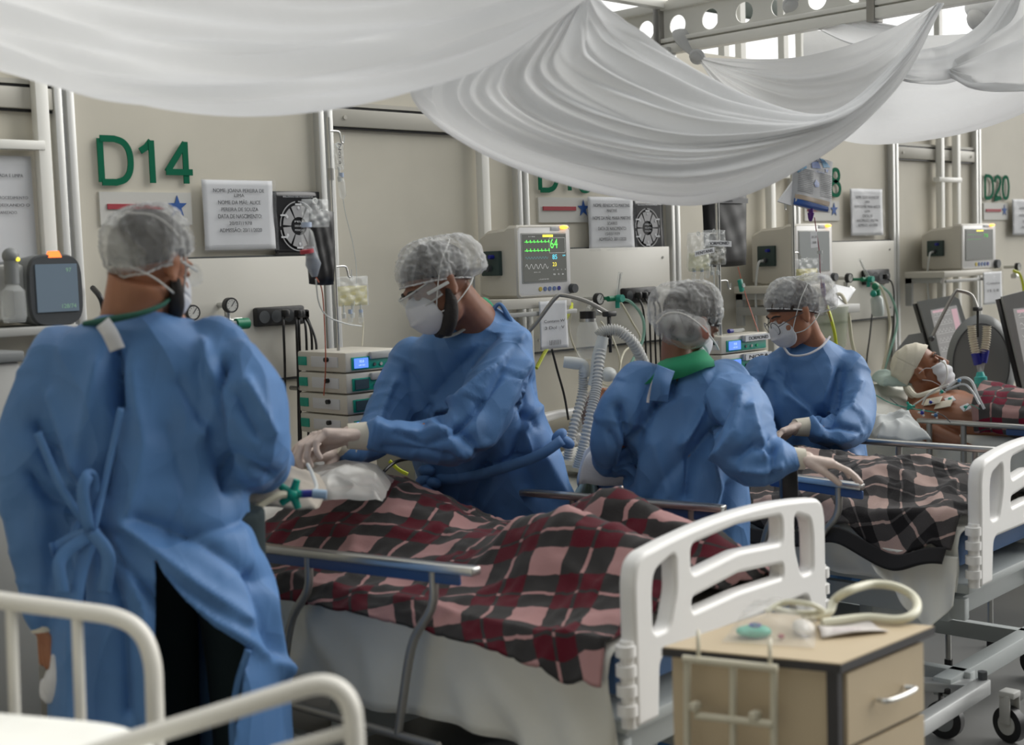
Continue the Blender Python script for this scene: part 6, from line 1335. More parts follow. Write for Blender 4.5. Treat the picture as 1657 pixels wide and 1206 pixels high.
def gown(parent, rows, limbs, voxel=.0085, creases=(), A=(.010, .005), seed=0, cut=None, vert=(6.5, 6.5, 2.0), it=4, armw=.0035):
    mb = MB().loft([ring_px(*r) for r in rows])
    for l in limbs: limb(mb, l)
    me = blob(mb, voxel, it); co, no = coords(me)
    w = folds(co, vert, seed) * A[0] + folds(co @ np.array([[.8, .6, 0], [-.6, .8, 0], [0, 0, 1]]), (15, 15, 6), seed + 7) * A[1]
    aw = np.zeros(len(co))
    for l in limbs:                                 # wrinkles wrap across the sleeves
        P = np.array([at(*p[:3]) for p in l]); rr_ = np.array([p[3] for p in l]); L0 = 0
        for i in range(len(P) - 1):
            d = P[i + 1] - P[i]; ln = np.linalg.norm(d); t = (((co - P[i]) @ d) / ln ** 2).clip(0, 1); dist = np.linalg.norm(co - P[i] - t[:, None] * d, axis=1); near = np.exp(-(np.maximum(dist - rr_[i], 0) / .03) ** 2)
            s_ = L0 + t * ln; u_ = (co - P[i]) @ nrm(np.cross(d, FW)); aw = np.where(near > .3, near * (folds(np.stack([s_ * 26, u_ * 9 + s_ * 6, s_ * 0 + seed], 1), (1, 1, 1), seed + i * 3) * armw + np.sin(s_ * 60 + u_ * 30 + seed) * armw * .3), aw); L0 += ln
    co = co + no * (w + aw)[:, None]; setco(me, co)
    if creases: crease(me, creases)
    if cut: cut_faces(me, cut); snap_edge(me, OPEN1)
    o = obj('gown', me, GOWN, parent, angle=180, solid=.003 if cut else 0)
    sm_ = o.modifiers.new('soft', 'SMOOTH'); sm_.factor = .4; sm_.iterations = 1
    return o
def strip(pts, w, hint=None, n=30, th=.002):
    P = catmull([V3(p) for p in pts], n); T = np.gradient(P, axis=0); A_, B_ = [], []
    for p, t in zip(P, T):
        sdv = nrm(np.cross(t, hint if hint is not None else FW)); A_.append(p - sdv * w / 2); B_.append(p + sdv * w / 2)
    return MB().grid([A_, (np.array(A_) + np.array(B_)) / 2 + 0 * FW, B_])
def body(parent, parts, skin, voxel=.006):
    mb = MB(); 
    for k in parts: k(mb)
    return obj('body', blob(mb, voxel, 2), skin, parent, angle=180)
def T_(pts, n=14, sm_=0): return lambda mb: mb.tube([V3(p) for p in pts[0]], pts[1], n, smooth=sm_)
def person_root(px, py, Z, label):
    c = at(px, py, Z); return thing('person', label, 'person', (c[0], c[1], 0.0)), c
def legs(t, c, hip, spread=.09, zt_=.95, m_=None, shoe=None, toe=None):
    toe = nrm(toe if toe is not None else F0); sd = np.cross(toe, UPv); tr = MB()
    tr.ell((c[0], c[1], zt_), (.15, .12, .12), X=sd, Y=toe)
    for q in (-1, 1):
        a = V3((c[0], c[1], 0)) + sd * q * spread; tr.tube([a + UPv * zt_, a + UPv * .5 + toe * .02, a + UPv * .09], [.095, .072, .062], 18, smooth=16)
        obj('shoe', MB().tube([a + UPv * .04 - toe * .08, a + UPv * .05 - toe * .02, a + UPv * .045 + toe * .08, a + UPv * .035 + toe * .16], [.034, .042, .040, .026], 14, smooth=12), mat('shoe_dark', (.03, .03, .03), .6), t)
    return obj('trousers', blob(tr, .010, 3), m_ or TROUS, t, angle=180)

# ---------------- caregiver 1: nearest, back to the camera
t, c = person_root(245, 700, 3.2, 'person in a blue gown and bouffant cap, nearest at left, back turned'); P1 = t
f1 = nrm(F0 * .80 + R0 * .42 - UPv * .38); hc1 = at(244, 430, 3.2)
nb = at(218, 520, 3.22)
def b1(mb): head_shape(mb, hc1, f1, UPv, nb, 1.05, (.070, .078))
legsc = at(320, 700, 3.3)
body(t, [b1, T_(([at(218, 505, 3.22), at(235, 560, 3.24), at(240, 760, 3.24), at(250, 900, 3.25)], [.06, .12, .11, .11]), 20, 20),
         T_(([at(110, 600, 3.2), at(75, 760, 3.2), at(73, 1000, 3.18), at(76, 1026, 3.17)], [.05, .045, .032, .028]), 14),
         T_(([at(350, 590, 3.2), at(400, 720, 3.2), at(440, 745, 3.85)], [.05, .045, .03]), 14)], SKIN)
hair(t, hc1, f1, UPv, 1.05); cap(t, hc1, f1, UPv, 1.10, bag=(.5, -.6, .0, .020), seed=2, back=.70, lim=1.80); n95(t, hc1, f1, UPv, 1.05)
r_, f_, u_ = frame(f1, UPv); L1 = lambda x, y, z: hc1 + (r_ * x + f_ * y + u_ * z) * 1.05
obj('beard', MB().tube([L1(.070, .01, -.03), L1(.066, .03, -.06), L1(.045, .06, -.09), L1(0, .075, -.10)], [.012, .018, .02, .02], 10, smooth=14), HAIR, t)
gg = obj('face_goggles', MB().tube([L1(-.05, .098, .01), L1(0, .112, .012), L1(.05, .098, .01), L1(.078, .06, .008)], [.012, .012, .014, .012], 8, smooth=20, ell=1.6), GLASSM, t); obj('temple', MB().tube([L1(.078, .065, .01), L1(.086, .0, .008)], .0035, 8), MILKY, gg)
rows = [(506, 168, 262, 3.2, .075), (518, 140, 292, 3.2, .10), (534, 112, 330, 3.2, .125), (560, 90, 366, 3.2, .14), (610, 76, 386, 3.2, .145), (680, 80, 392, 3.2, .15), (760, 88, 396, 3.2, .15), (840, 92, 402, 3.2, .16), (910, 92, 420, 3.2, .18), (980, 92, 440, 3.22, .20),
        (1050, 90, 456, 3.24, .21), (1120, 88, 466, 3.25, .22), (1206, 86, 470, 3.25, .23), (1330, 86, 472, 3.25, .23), (1400, 86, 474, 3.25, .23)]
arms = [[(105, 585, 3.2, .085), (66, 690, 3.18, .090), (62, 780, 3.18, .085), (66, 880, 3.17, .068), (73, 1000, 3.17, .044)],
        [(345, 575, 3.2, .090), (392, 640, 3.15, .094), (404, 710, 3.16, .092), (412, 745, 3.30, .080), (428, 752, 3.6, .060), (450, 748, 3.86, .042)]]
OPEN1 = [(251, 902), (262, 925), (300, 972), (345, 1013), (392, 1042), (402, 1052), (392, 1110), (378, 1206), (375, 1600), (232, 1600), (240, 1206), (250, 1050), (252, 980)]
def cut1(c_, n_):
    x, y, z = proj(c_); return ((n_ @ FW) < .25) & inpoly(x, y, OPEN1) & (z < 3.3)
cr1 = [([(184, 552), (187, 600), (193, 655)], 8, .035), ([(200, 560), (192, 640), (180, 740), (168, 800)], 7, .016), ([(160, 590), (140, 680), (130, 760)], 16, -.012), ([(215, 600), (235, 720), (210, 830)], 22, -.014), ([(60, 690), (110, 780), (150, 862)], 11, .018),
       ([(50, 770), (100, 830), (150, 870)], 9, .014), ([(85, 640), (130, 760), (158, 850)], 9, -.012), ([(362, 590), (346, 640), (350, 710), (372, 790)], 9, .030), ([(330, 560), (352, 620), (332, 700)], 14, -.012), ([(290, 620), (330, 680)], 14, .010), ([(270, 700), (300, 800), (270, 870)], 22, .010),
       ([(172, 878), (210, 925), (250, 975)], 9, .016), ([(165, 890), (200, 1000), (205, 1150)], 9, .016), ([(190, 880), (235, 990), (240, 1180)], 10, -.012), ([(120, 900), (118, 1000)], 12, .03), ([(200, 850), (300, 930), (400, 1000)], 12, -.012), ([(220, 840), (330, 880), (420, 940)], 12, .011), ([(300, 870), (380, 850), (420, 830)], 10, .009),
       ([(260, 935), (340, 1000), (410, 1040), (462, 1090)], 8, -.010), ([(430, 900), (440, 1000), (455, 1090)], 8, -.012), ([(410, 930), (425, 1010), (440, 1060)], 8, .012), ([(100, 800), (90, 900), (100, 980)], 9, .025), ([(385, 640), (420, 700)], 12, .012), ([(400, 620), (440, 700)], 9, -.012), ([(380, 740), (440, 770)], 9, .012)]
gw = gown(t, rows, arms, .0085, cr1, A=(.006, .0015), seed=1, cut=cut1)
legs(t, at(300, 700, 3.28), None, .10, .98, TROUS, toe=F0 * .8 + R0 * .3)
obj('scrub_collar', MB().tube([at(140, 524, 3.13), at(180, 517, 3.06), at(225, 508, 3.06), at(262, 494, 3.12), at(276, 480, 3.2)], [.012, .014, .011, .009, .006], 10, smooth=24, ell=.6), DGREEN, t)
obj('collar_label', strip([at(166, 522, 3.03), at(178, 540, 3.02), at(190, 566, 3.03)], .035, n=14), MASKW, t, solid=.002)
kz = 3.0
bw = obj('waist_bow', MB().ell(at(147, 862, 3.02), (.022, .02, .02)), GOWN, t)
for k_, (pts, w_) in enumerate((([(147, 862), (120, 872), (95, 886), (82, 890)], .03), ([(147, 862), (152, 820), (150, 775), (142, 770), (134, 800), (145, 860)], .026), ([(150, 864), (128, 940), (118, 1040), (122, 1160), (128, 1206)], .03), ([(145, 866), (98, 905), (102, 960)], .028), ([(150, 862), (175, 900), (168, 960)], .03), ([(60, 700), (100, 790), (146, 858)], .018), ([(152, 860), (170, 780), (196, 660)], .014))):
    obj('tie', strip([at(x, y, kz + .02 * math.sin(i + k_)) for i, (x, y) in enumerate(pts)], w_), GOWN, bw, solid=.003, angle=180)
obj('inner_tie', strip([at(402, 1052, 3.08), at(384, 1110, 3.1), at(376, 1180, 3.12), at(384, 1280, 3.12)], .016), GOWN, bw, solid=.003, angle=180)
hand(t, 'bare_hand', at(76, 1024, 3.17), V3((0, 0, -1)) + F0 * .2, F0 * .6 + R0 * .6, SKIN, thumb=-1, curl=(.75, .8, .85, .9), s=1.0)
obj('cuff', MB().tube([at(72, 990, 3.17), at(76, 1020, 3.17)], [.036, .034], 18), CUFF, t)
cw = at(92, 1105, 3.16); tw = obj('paper_towel', MB().tube([at(88, 1060, 3.12), at(100, 1090, 3.14), at(84, 1120, 3.16), at(70, 1100, 3.15)], [.008, .035, .03, .008], 12, smooth=18), MASKW); tag(tw, 'white paper hanging from the lowered hand of the nearest person at left', 'paper')

# ---------------- caregiver 2: bearded, goggles, bending over the near bed
t, c = person_root(800, 700, 4.62, 'bearded person in blue gown, goggles and white respirator, bending over the bed')
f2 = nrm(-R0 * .70 - F0 * .34 - UPv * .52); u2 = UPv - R0 * .25; hc2 = at(708, 462, 4.25)
def b2(mb): head_shape(mb, hc2, f2, u2, at(768, 520, 4.42), 1.10, (.058, .070))
body(t, [b2, T_(([at(768, 512, 4.42), at(772, 600, 4.5), at(790, 720, 4.58), at(815, 900, 4.62)], [.06, .12, .12, .12]), 20, 20), T_(([at(820, 570, 4.4), at(775, 695, 4.2), at(615, 706, 4.1)], [.05, .045, .03]), 14), T_(([at(668, 590, 4.5), at(612, 690, 4.42), at(560, 725, 4.22)], [.05, .04, .03]), 14)], SKIND)
hair(t, hc2, f2, u2, 1.10); cap(t, hc2, f2, u2, 1.16, bag=(.0, -.9, -.35, .035), seed=5, back=.44, lim=1.80); n95(t, hc2, f2, u2, 1.12)
r_, f_, u_ = frame(f2, u2); L2 = lambda x, y, z: hc2 + (r_ * x + f_ * y + u_ * z) * 1.10
bd = MB()
for q in (-1, 1): bd.tube([L2(.074 * q, .004, -.012), L2(.068 * q, .018, -.05), L2(.052 * q, .045, -.088), L2(.02 * q, .072, -.118)], [.009, .020, .026, .022], 12, smooth=16)
bd.ell(L2(0, .06, -.105), (.045, .035, .028), X=r_, Y=f_, Zd=u_); obj('beard', blob(bd, .005, 3), HAIR, t, angle=180)
for q in (-1, 1): obj('eyebrow', MB().tube([L2(.014 * q, .096, .030), L2(.034 * q, .090, .036), L2(.052 * q, .075, .030)], [.004, .005, .003], 8, smooth=10), HAIR, t)
def goggles(L, s, parent):
    A = [L(x, .118 - 3.2 * x * x * 5, .006 + .0) for x in np.linspace(-.075, .075, 25)]; G = [[p + frame(f2, u2)[2] * z * s for p in A] for z in np.linspace(-.024, .026, 7)]
    g = obj('goggles', MB().grid(G), GLASSM, parent, solid=.002, angle=180)
    for z in (-.024, .026): obj('goggle_rim', MB().tube([p + frame(f2, u2)[2] * z * s for p in A], .0028, 8), MILKY, g)
    for q in (-1, 1): obj('temple', MB().box((L(.078 * q, .06, .008) + L(.084 * q, .0, .0)) / 2, (.07 * s, .004, .010 * s), X=nrm(L(.084 * q, 0, 0) - L(.078 * q, .06, .008)), Y=frame(f2, u2)[0], Zd=frame(f2, u2)[2], bev=.002), MILKY, g)
goggles(L2, 1.1, t)
rows = [(500, 750, 800, 4.45, .05), (514, 722, 826, 4.46, .085), (532, 690, 842, 4.47, .115), (560, 662, 856, 4.48, .14), (600, 652, 864, 4.5, .15), (650, 653, 870, 4.53, .16), (700, 657, 892, 4.56, .165), (745, 668, 908, 4.6, .175), (785, 682, 918, 4.63, .19), (820, 690, 934, 4.65, .2), (900, 692, 944, 4.66, .21), (1000, 692, 950, 4.66, .21), (1120, 690, 952, 4.66, .21)]
arms = [[(818, 560, 4.42, .085), (806, 612, 4.32, .092), (782, 668, 4.22, .090), (745, 708, 4.15, .078), (680, 714, 4.12, .066), (612, 706, 4.10, .046)], [(672, 585, 4.5, .082), (645, 640, 4.48, .080), (620, 692, 4.42, .074), (590, 724, 4.32, .058), (562, 732, 4.22, .042)]]
cr2 = [([(842, 548), (800, 600), (745, 650), (700, 668)], 9, -.020), ([(850, 590), (820, 650), (790, 710), (745, 740)], 8, -.016), ([(832, 560), (790, 640), (745, 690)], 8, .016), ([(800, 540), (740, 600), (700, 640)], 12, .012), ([(690, 660), (740, 690), (770, 730)], 8, .014), ([(600, 690), (660, 700), (720, 690)], 8, -.008), ([(620, 725), (690, 730), (750, 745)], 7, .009), ([(640, 700), (690, 720), (740, 700)], 6, .008),
       ([(860, 620), (850, 690), (835, 740)], 10, .016), ([(872, 660), (850, 700), (860, 740)], 6, -.012), ([(840, 660), (870, 690)], 5, .010), ([(790, 745), (770, 790), (760, 815)], 10, .012), ([(880, 740), (905, 790), (920, 815)], 12, -.012), ([(850, 740), (875, 800)], 12, .012), ([(660, 600), (690, 660), (680, 700)], 10, .010), ([(640, 620), (615, 680), (600, 720)], 7, -.010), ([(700, 560), (720, 620), (716, 670)], 14, .007), ([(780, 760), (870, 735), (905, 718)], 5, .012)]
gown(t, rows, arms, .0085, cr2, A=(.006, .002), seed=4, armw=.0045)
legs(t, at(820, 700, 4.7), None, .10, .95, TROUS, toe=-R0)
obj('neck_binding', MB().tube([at(694, 534, 4.36), at(718, 545, 4.33), at(748, 535, 4.33), at(775, 508, 4.36), at(790, 492, 4.42)], .005, 8, smooth=24), mat('binding', (.55, .55, .50), .8), t)
obj('scrub_collar', MB().tube([at(770, 498, 4.42), at(782, 490, 4.44), at(796, 500, 4.5)], [.012, .018, .012], 10, smooth=12), SGREEN, t)
obj('neck_tie', MB().tube([at(792, 510, 4.42), at(808, 492, 4.42), at(822, 512, 4.42), at(830, 526, 4.44)], [.02, .012, .018, .006], 8, smooth=16, ell=.5), GOWN, t)
wt = obj('waist_tie', strip([at(910, 712, 4.40), at(870, 738, 4.38), at(800, 762, 4.40), at(735, 776, 4.44), at(690, 772, 4.48)], .034), GOWN, t, solid=.004, angle=180)
for k_, (x, y) in enumerate(((690, 762), (684, 778), (690, 792), (700, 782), (905, 706), (916, 716))): obj('tie_loop', MB().ell(at(x, y, 4.45), (.030, .02, .020), X=nrm(R0 + UPv * math.sin(k_ * 2)), Y=F0, Zd=nrm(UPv - R0 * math.sin(k_ * 2))), GOWN, wt)
hand(t, 'glove', at(572, 706, 4.08), at(490, 706, 4.00) - at(572, 706, 4.08), -UPv + R0 * .1 - F0 * .2, GLOVE, thumb=-1, curl=(.62, .72, .80, .85), s=1.30, spread=.03, tout=.30, tc=.5)
obj('cuff', MB().tube([at(606, 706, 4.10), at(590, 706, 4.09), at(562, 706, 4.08)], [.044, .043, .038], 20), CUFF, t)
hand(t, 'glove', at(545, 726, 4.22), at(484, 722, 4.1) - at(545, 718, 4.2), -UPv * .5 + F0 * .3 - R0 * .3, GLOVE, thumb=1, curl=(.6, .65, .7, .75), s=1.15, spread=.03, tc=.5)
obj('cuff', MB().tube([at(566, 730, 4.23), at(545, 720, 4.2)], [.040, .035], 18), CUFF, t)

# ---------------- caregiver 3: back to camera, green collar, hand on the rail
t, c = person_root(1105, 700, 4.3, 'person in blue gown with green collar, back turned, gloved hand on the rail')
f3 = nrm(R0 * .62 + F0 * .42 - UPv * .66); u3 = UPv + R0 * .3; hc3 = at(1116, 520, 4.32)
def b3(mb): head_shape(mb, hc3, f3, u3, at(1098, 596, 4.3), .98, (.050, .058))
body(t, [b3, T_(([at(1100, 590, 4.3), at(1105, 650, 4.3), at(1108, 800, 4.32)], [.06, .11, .11]), 20, 20), T_(([at(1185, 640, 4.25), at(1205, 730, 4.07), at(1276, 745, 4.05)], [.045, .04, .028]), 14), T_(([at(1010, 680, 4.27), at(996, 720, 4.29), at(990, 752, 4.42), at(984, 780, 4.6)], [.04, .036, .030, .026]), 14)], SKIND)
hair(t, hc3, f3, u3, .98, lim=1.9); co3, G3 = cap(t, hc3, f3, u3, 1.0, bag=(-.05, -.75, -.65, .045), seed=9, back=.85, lim=1.95)
n95(t, hc3, f3, u3, 1.0, straps=False)
obj('mask_strap', MB().tube([at(1062, 524, 4.19), at(1078, 508, 4.17), at(1105, 508, 4.165), at(1135, 528, 4.18), at(1155, 552, 4.22), at(1163, 566, 4.27)], .0028, 6, smooth=24), mat('strap_white', (0, 0, 0)), t)
lobe = MB().ell(at(1104, 532, 4.26), (.090, .075, .060), X=nrm(R0 - UPv * .25), Y=F0, Zd=nrm(UPv + R0 * .25), nu=48, nv=28); lm = bpy.data.meshes.new('cap_bag'); lm.from_pydata(lobe.v, [], lobe.f); co, no = coords(lm); setco(lm, co + no * ((folds(co, (22, 22, 22), 5) * .004 + folds(co, (50, 50, 50), 9) * .002))[:, None])
obj('cap_bag', lm, CAPM, co3, angle=180); obj('hair_bun', MB().ell(at(1102, 530, 4.27), (.072, .06, .046), X=nrm(R0 - UPv * .25), Y=F0, Zd=nrm(UPv + R0 * .25)), HAIR, t)
obj('ear_patch', MB().ell(at(1139, 538, 4.2), (.010, .012, .024), X=nrm(R0 + UPv * .4), Zd=nrm(UPv - R0 * .4)), mat('ear_pink', (.42, .17, .13), .5), t)
rows = [(588, 1066, 1150, 4.3, .07), (598, 1040, 1172, 4.3, .10), (612, 1020, 1190, 4.3, .12), (640, 1008, 1203, 4.3, .135), (700, 1002, 1206, 4.3, .14), (760, 1006, 1208, 4.31, .15), (820, 1012, 1210, 4.32, .16), (880, 1016, 1212, 4.33, .17), (960, 1016, 1214, 4.34, .18), (1100, 1014, 1216, 4.34, .18), (1180, 1014, 1216, 4.34, .18)]
arms = [[(1035, 620, 4.28, .072), (1006, 672, 4.25, .080), (994, 720, 4.26, .074), (990, 752, 4.4, .058), (984, 780, 4.62, .040)], [(1176, 622, 4.27, .082), (1200, 676, 4.14, .090), (1206, 728, 4.06, .088), (1228, 748, 4.04, .070), (1262, 742, 4.04, .055), (1276, 742, 4.04, .040)]]
cr3 = [([(1085, 590), (1062, 650), (1030, 710), (1012, 760)], 7, .022), ([(1095, 600), (1085, 640), (1060, 655)], 5, .016), ([(1070, 620), (1040, 690)], 8, -.012), ([(1180, 640), (1150, 700), (1120, 740), (1108, 800)], 8, .018), ([(1165, 620), (1130, 680), (1105, 720)], 8, -.014), ([(1200, 640), (1190, 700), (1160, 740)], 8, -.014), ([(1216, 660), (1225, 700), (1238, 735)], 7, -.014), ([(1190, 740), (1220, 720), (1245, 730)], 7, .014), ([(1180, 785), (1170, 830), (1160, 880)], 10, .014), ([(1150, 745), (1165, 790), (1150, 840)], 8, -.016),
       ([(1110, 740), (1070, 780), (1030, 850)], 14, .012), ([(1060, 720), (1080, 800), (1040, 880)], 16, -.010), ([(1000, 660), (1020, 720), (1012, 780)], 7, .020), ([(1200, 760), (1235, 765), (1262, 755)], 5, -.010), ([(1252, 725), (1250, 770)], 5, .010), ([(985, 700), (1000, 730), (990, 770)], 6, .012)]
gown(t, rows, arms, .0080, cr3, A=(.006, .002), seed=8, armw=.005)
legs(t, at(1112, 700, 4.36), None, .09, .90, TROUS, toe=F0 * .6 + R0 * .5)
obj('scrub_collar', MB().loft([[at(1090, 594, 4.28) + R0 * (.135 * math.cos(a)) + F0 * (.125 * math.sin(a)) + UPv * (-.022 + .030 * math.cos(a) + .004 * math.sin(5 * a)) for a in np.linspace(0, 2 * math.pi, 30, endpoint=False)], [at(1108, 577, 4.28) + R0 * (.062 * math.cos(a)) + F0 * (.085 * math.sin(a)) + UPv * (.008 + .012 * math.cos(a)) for a in np.linspace(0, 2 * math.pi, 30, endpoint=False)]]), SGREEN, t, angle=180)
obj('neck_tie', strip([at(1066, 600, 4.14), at(1056, 620, 4.13), at(1050, 640, 4.14), at(1048, 652, 4.14)], .008), MASKW, t, solid=.002); obj('back_flap', strip([at(1078, 596, 4.14), at(1070, 620, 4.12), at(1066, 650, 4.13)], .055), GOWN, t, solid=.003, angle=180)
hand(t, 'glove', at(1300, 743, 4.04), at(1370, 756, 4.02) - at(1300, 743, 4.04), -UPv - R0 * .2, GLOVE, thumb=-1, curl=(.26, .28, .30, .34), s=1.02, spread=.02, tout=.2)
obj('cuff', MB().tube([at(1274, 742, 4.04), at(1302, 743, 4.04)], [.036, .031], 18), CUFF, t)
hand(t, 'glove', at(978, 790, 4.66), F0 * .8 + R0 * .5 - UPv * .2, -UPv, GLOVE, thumb=1, curl=(.4, .4, .5, .5), s=.95)

# ---------------- caregiver 4: woman with glasses, facing the photo's left
t, c = person_root(1300, 700, 5.45, 'person with glasses and white respirator in blue gown, head bowed, at the far bed')
f4 = nrm(-R0 * .80 - F0 * .22 - UPv * .45); u4 = UPv - R0 * .1; hc4 = at(1284, 507, 5.3)
def b4(mb): head_shape(mb, hc4, f4, u4, at(1316, 562, 5.38), 1.02, (.046, .058))
body(t, [b4, T_(([at(1316, 560, 5.38), at(1308, 620, 5.42), at(1310, 800, 5.45)], [.06, .11, .11]), 20, 20), T_(([at(1370, 612, 5.35), at(1376, 684, 5.26), at(1350, 702, 5.18), at(1316, 693, 5.13)], [.045, .036, .028, .022]), 14), T_(([at(1236, 624, 5.42), at(1224, 688, 5.28), at(1246, 708, 5.14)], [.030, .030, .024]), 14)], SKIN)
hair(t, hc4, f4, u4, 1.02, lim=1.85, m_=mat('brown_hair', (.035, .022, .016), .7)); cap(t, hc4, f4, u4, 1.08, bag=(.0, -.95, -.25, .055), seed=13, back=.58, lim=1.78); n95(t, hc4, f4, u4, 1.0)
r_, f_, u_ = frame(f4, u4); L4 = lambda x, y, z: hc4 + (r_ * x + f_ * y + u_ * z) * 1.02
gl = obj('glasses', MB().tube([L4(-.008, .112, .0), L4(.008, .112, .0)], .002, 6), DGREY, t)
for q in (-1, 1):
    obj('lens_rim', MB().ring(L4(.033 * q, .108, -.004), nrm(f_ + r_ * q * .15), .025, .0016, 28, 6), DGREY, gl); obj('lens', MB().cyl(L4(.033 * q, .108, -.004), L4(.033 * q, .1085, -.004), .024, n=26), GLASSM, gl); obj('temple', MB().tube([L4(.058 * q, .104, .002), L4(.076 * q, .05, .006), L4(.084 * q, -.01, .004)], .0016, 6), DGREY, gl)
    obj('eyebrow', MB().tube([L4(.014 * q, .094, .032), L4(.034 * q, .088, .037), L4(.052 * q, .074, .030)], [.003, .004, .002], 8, smooth=10), HAIR, t)
obj('hair_tuft', MB().tube([L4(.076, .03, .03), L4(.080, .018, .005), L4(.074, .012, -.025)], [.010, .011, .004], 8, smooth=12), HAIR, t)
rows = [(548, 1285, 1338, 5.38, .05), (560, 1262, 1354, 5.4, .085), (576, 1240, 1372, 5.4, .11), (604, 1222, 1388, 5.4, .13), (650, 1216, 1394, 5.4, .14), (700, 1218, 1396, 5.42, .15), (750, 1226, 1402, 5.44, .16), (800, 1232, 1408, 5.46, .17), (900, 1236, 1416, 5.48, .18), (1030, 1236, 1420, 5.48, .18)]
arms = [[(1372, 600, 5.36, .078), (1382, 645, 5.30, .082), (1378, 684, 5.22, .080), (1350, 700, 5.15, .070), (1316, 692, 5.12, .048)], [(1234, 605, 5.4, .074), (1222, 650, 5.34, .074), (1222, 690, 5.24, .066), (1244, 708, 5.14, .046)]]
cr4 = [([(1255, 600), (1300, 650), (1345, 690)], 9, .010), ([(1275, 640), (1310, 665), (1330, 700)], 7, -.010), ([(1360, 600), (1352, 640), (1345, 680)], 7, .016), ([(1345, 600), (1330, 650)], 8, -.008), ([(1392, 620), (1380, 660), (1350, 680)], 6, -.012), ([(1330, 676), (1360, 690), (1390, 700)], 6, .012), ([(1320, 700), (1360, 715), (1395, 700)], 5, -.010), ([(1240, 620), (1245, 670), (1262, 720)], 8, .014), ([(1290, 720), (1300, 780)], 9, .012), ([(1350, 730), (1365, 790), (1372, 850)], 9, .014), ([(1385, 740), (1398, 800)], 7, -.010), ([(1270, 590), (1285, 620)], 8, .008)]
gown(t, rows, arms, .0085, cr4, A=(.006, .002), seed=12, armw=.005)
legs(t, at(1320, 700, 5.5), None, .09, .90, TROUS, toe=-R0)
obj('neck_binding', MB().tube([at(1268, 562, 5.28), at(1280, 575, 5.25), at(1305, 574, 5.25), at(1328, 562, 5.28), at(1343, 545, 5.34)], .0045, 8, smooth=24), mat('binding_white', (.62, .62, .66), .8), t)
hand(t, 'glove', at(1288, 692, 5.10), at(1240, 712, 5.04) - at(1288, 692, 5.10), -UPv * .8 - F0 * .4, GLOVE, thumb=-1, curl=(.35, .4, .45, .5), s=1.02)
obj('cuff', MB().tube([at(1312, 691, 5.12), at(1286, 692, 5.10)], [.038, .032], 18), CUFF, t)
hand(t, 'glove', at(1246, 716, 5.14), -R0 * .3 - UPv * .7 - F0 * .4, -R0, GLOVE, thumb=1, curl=(.5, .5, .5, .5), s=.95)
ph = at(1237, 697, 5.0); tt = thing('handheld_device', 'black device held in the gloved hands of the person with glasses', 'device', ph); obj('casing', MB().box(ph, (.055, .02, .10), X=nrm(R0 + UPv * .5), Y=F0, Zd=nrm(UPv - R0 * .5), bev=.006), BLACK, tt)

# ---------------- patients
def atC(x, y, Z): return at(x, y, Z * 1.135)
# far patient with the bandage
hcC = atC(1489, 599, 5.78); fC = nrm(UPv * .46 + R0 * .86 - F0 * .22); uC = nrm(-R0 * .45 + UPv * .88 + F0 * .15)
bx = atC(1520, 660, 5.6)
t = thing('person', 'patient lying in the far bed, bandaged head, white mask, bare chest with electrodes', 'person', (BC.p(1.2, .35, 0)))
sh = atC(1497, 668, 5.80); uS, vS = BC.uv(sh); hipc = sh - BC.a * .7 - UPv * .06; dn = nrm(hipc - sh); side = nrm(np.cross(dn, UPv)); up_ = np.cross(side, dn)
def bC(mb):
    head_shape(mb, hcC, fC, uC, sh + UPv * .02 - dn * .02, 1.12, (.058, .066))
    mb.loft([[sh + dn * d + side * (w * math.cos(a)) + up_ * (h * math.sin(a) + o) for a in np.linspace(0, 2 * math.pi, 30, endpoint=False)] for d, w, h, o in ((-.05, .09, .05, -.01), (0, .18, .085, 0), (.07, .21, .10, .005), (.17, .20, .11, .01), (.28, .18, .105, .005), (.40, .17, .085, -.005), (.55, .17, .09, -.03), (.68, .17, .08, -.05))])
    for q in (-1, 1):
        s0 = sh + side * .17 * q + dn * .02; mb.tube([s0, s0 + side * .04 * q + dn * .12 - UPv * .05, s0 + side * .02 * q + dn * .27 - UPv * .09, s0 + side * .0 * q + dn * .48 - UPv * .10], [.062, .052, .042, .028], 16, smooth=20)
        mb.ell(sh + dn * .12 + side * .075 * q + up_ * .085, (.075, .07, .035), X=side, Y=dn, Zd=up_)
body(t, [bC], mat('skin_warm', (.30, .125, .065), .42, noise=.08, nscale=30, sss=.05), .0055)
r_, f_, u_ = frame(fC, uC); LC = lambda x, y, z: hcC + (r_ * x + f_ * y + u_ * z) * 1.12
ax = nrm(u_ * .82 - f_ * .57); bx_, by_ = basis(ax, f_); G = []
for i in range(30):
    th = 1.62 * i / 29; row = []
    for j in range(61):
        ph_ = 2 * math.pi * j / 60; d = math.cos(th) * ax + math.sin(th) * (math.cos(ph_) * bx_ + math.sin(ph_) * by_); R_ = 1.14 / math.sqrt((d @ r_ / .083) ** 2 + (d @ f_ / .102) ** 2 + (d @ u_ / .096) ** 2)
        row.append(hcC + (u_ * .026 - f_ * .012) + d * (R_ * (1.0 + .010 * math.sin(6 * th + 5 * math.cos(ph_) + 2)) + .003 * (math.sin(14 * th + 3 * ph_) > .55)))
    G.append(row)
bn = obj('head_bandage', MB().grid(G), BANDAGE, t, solid=.003, angle=180)
obj('bandage_flap', MB().ell(LC(.0, -.075, -.055), (.062, .03, .055), X=r_, Y=f_, Zd=u_), BANDAGE, bn)
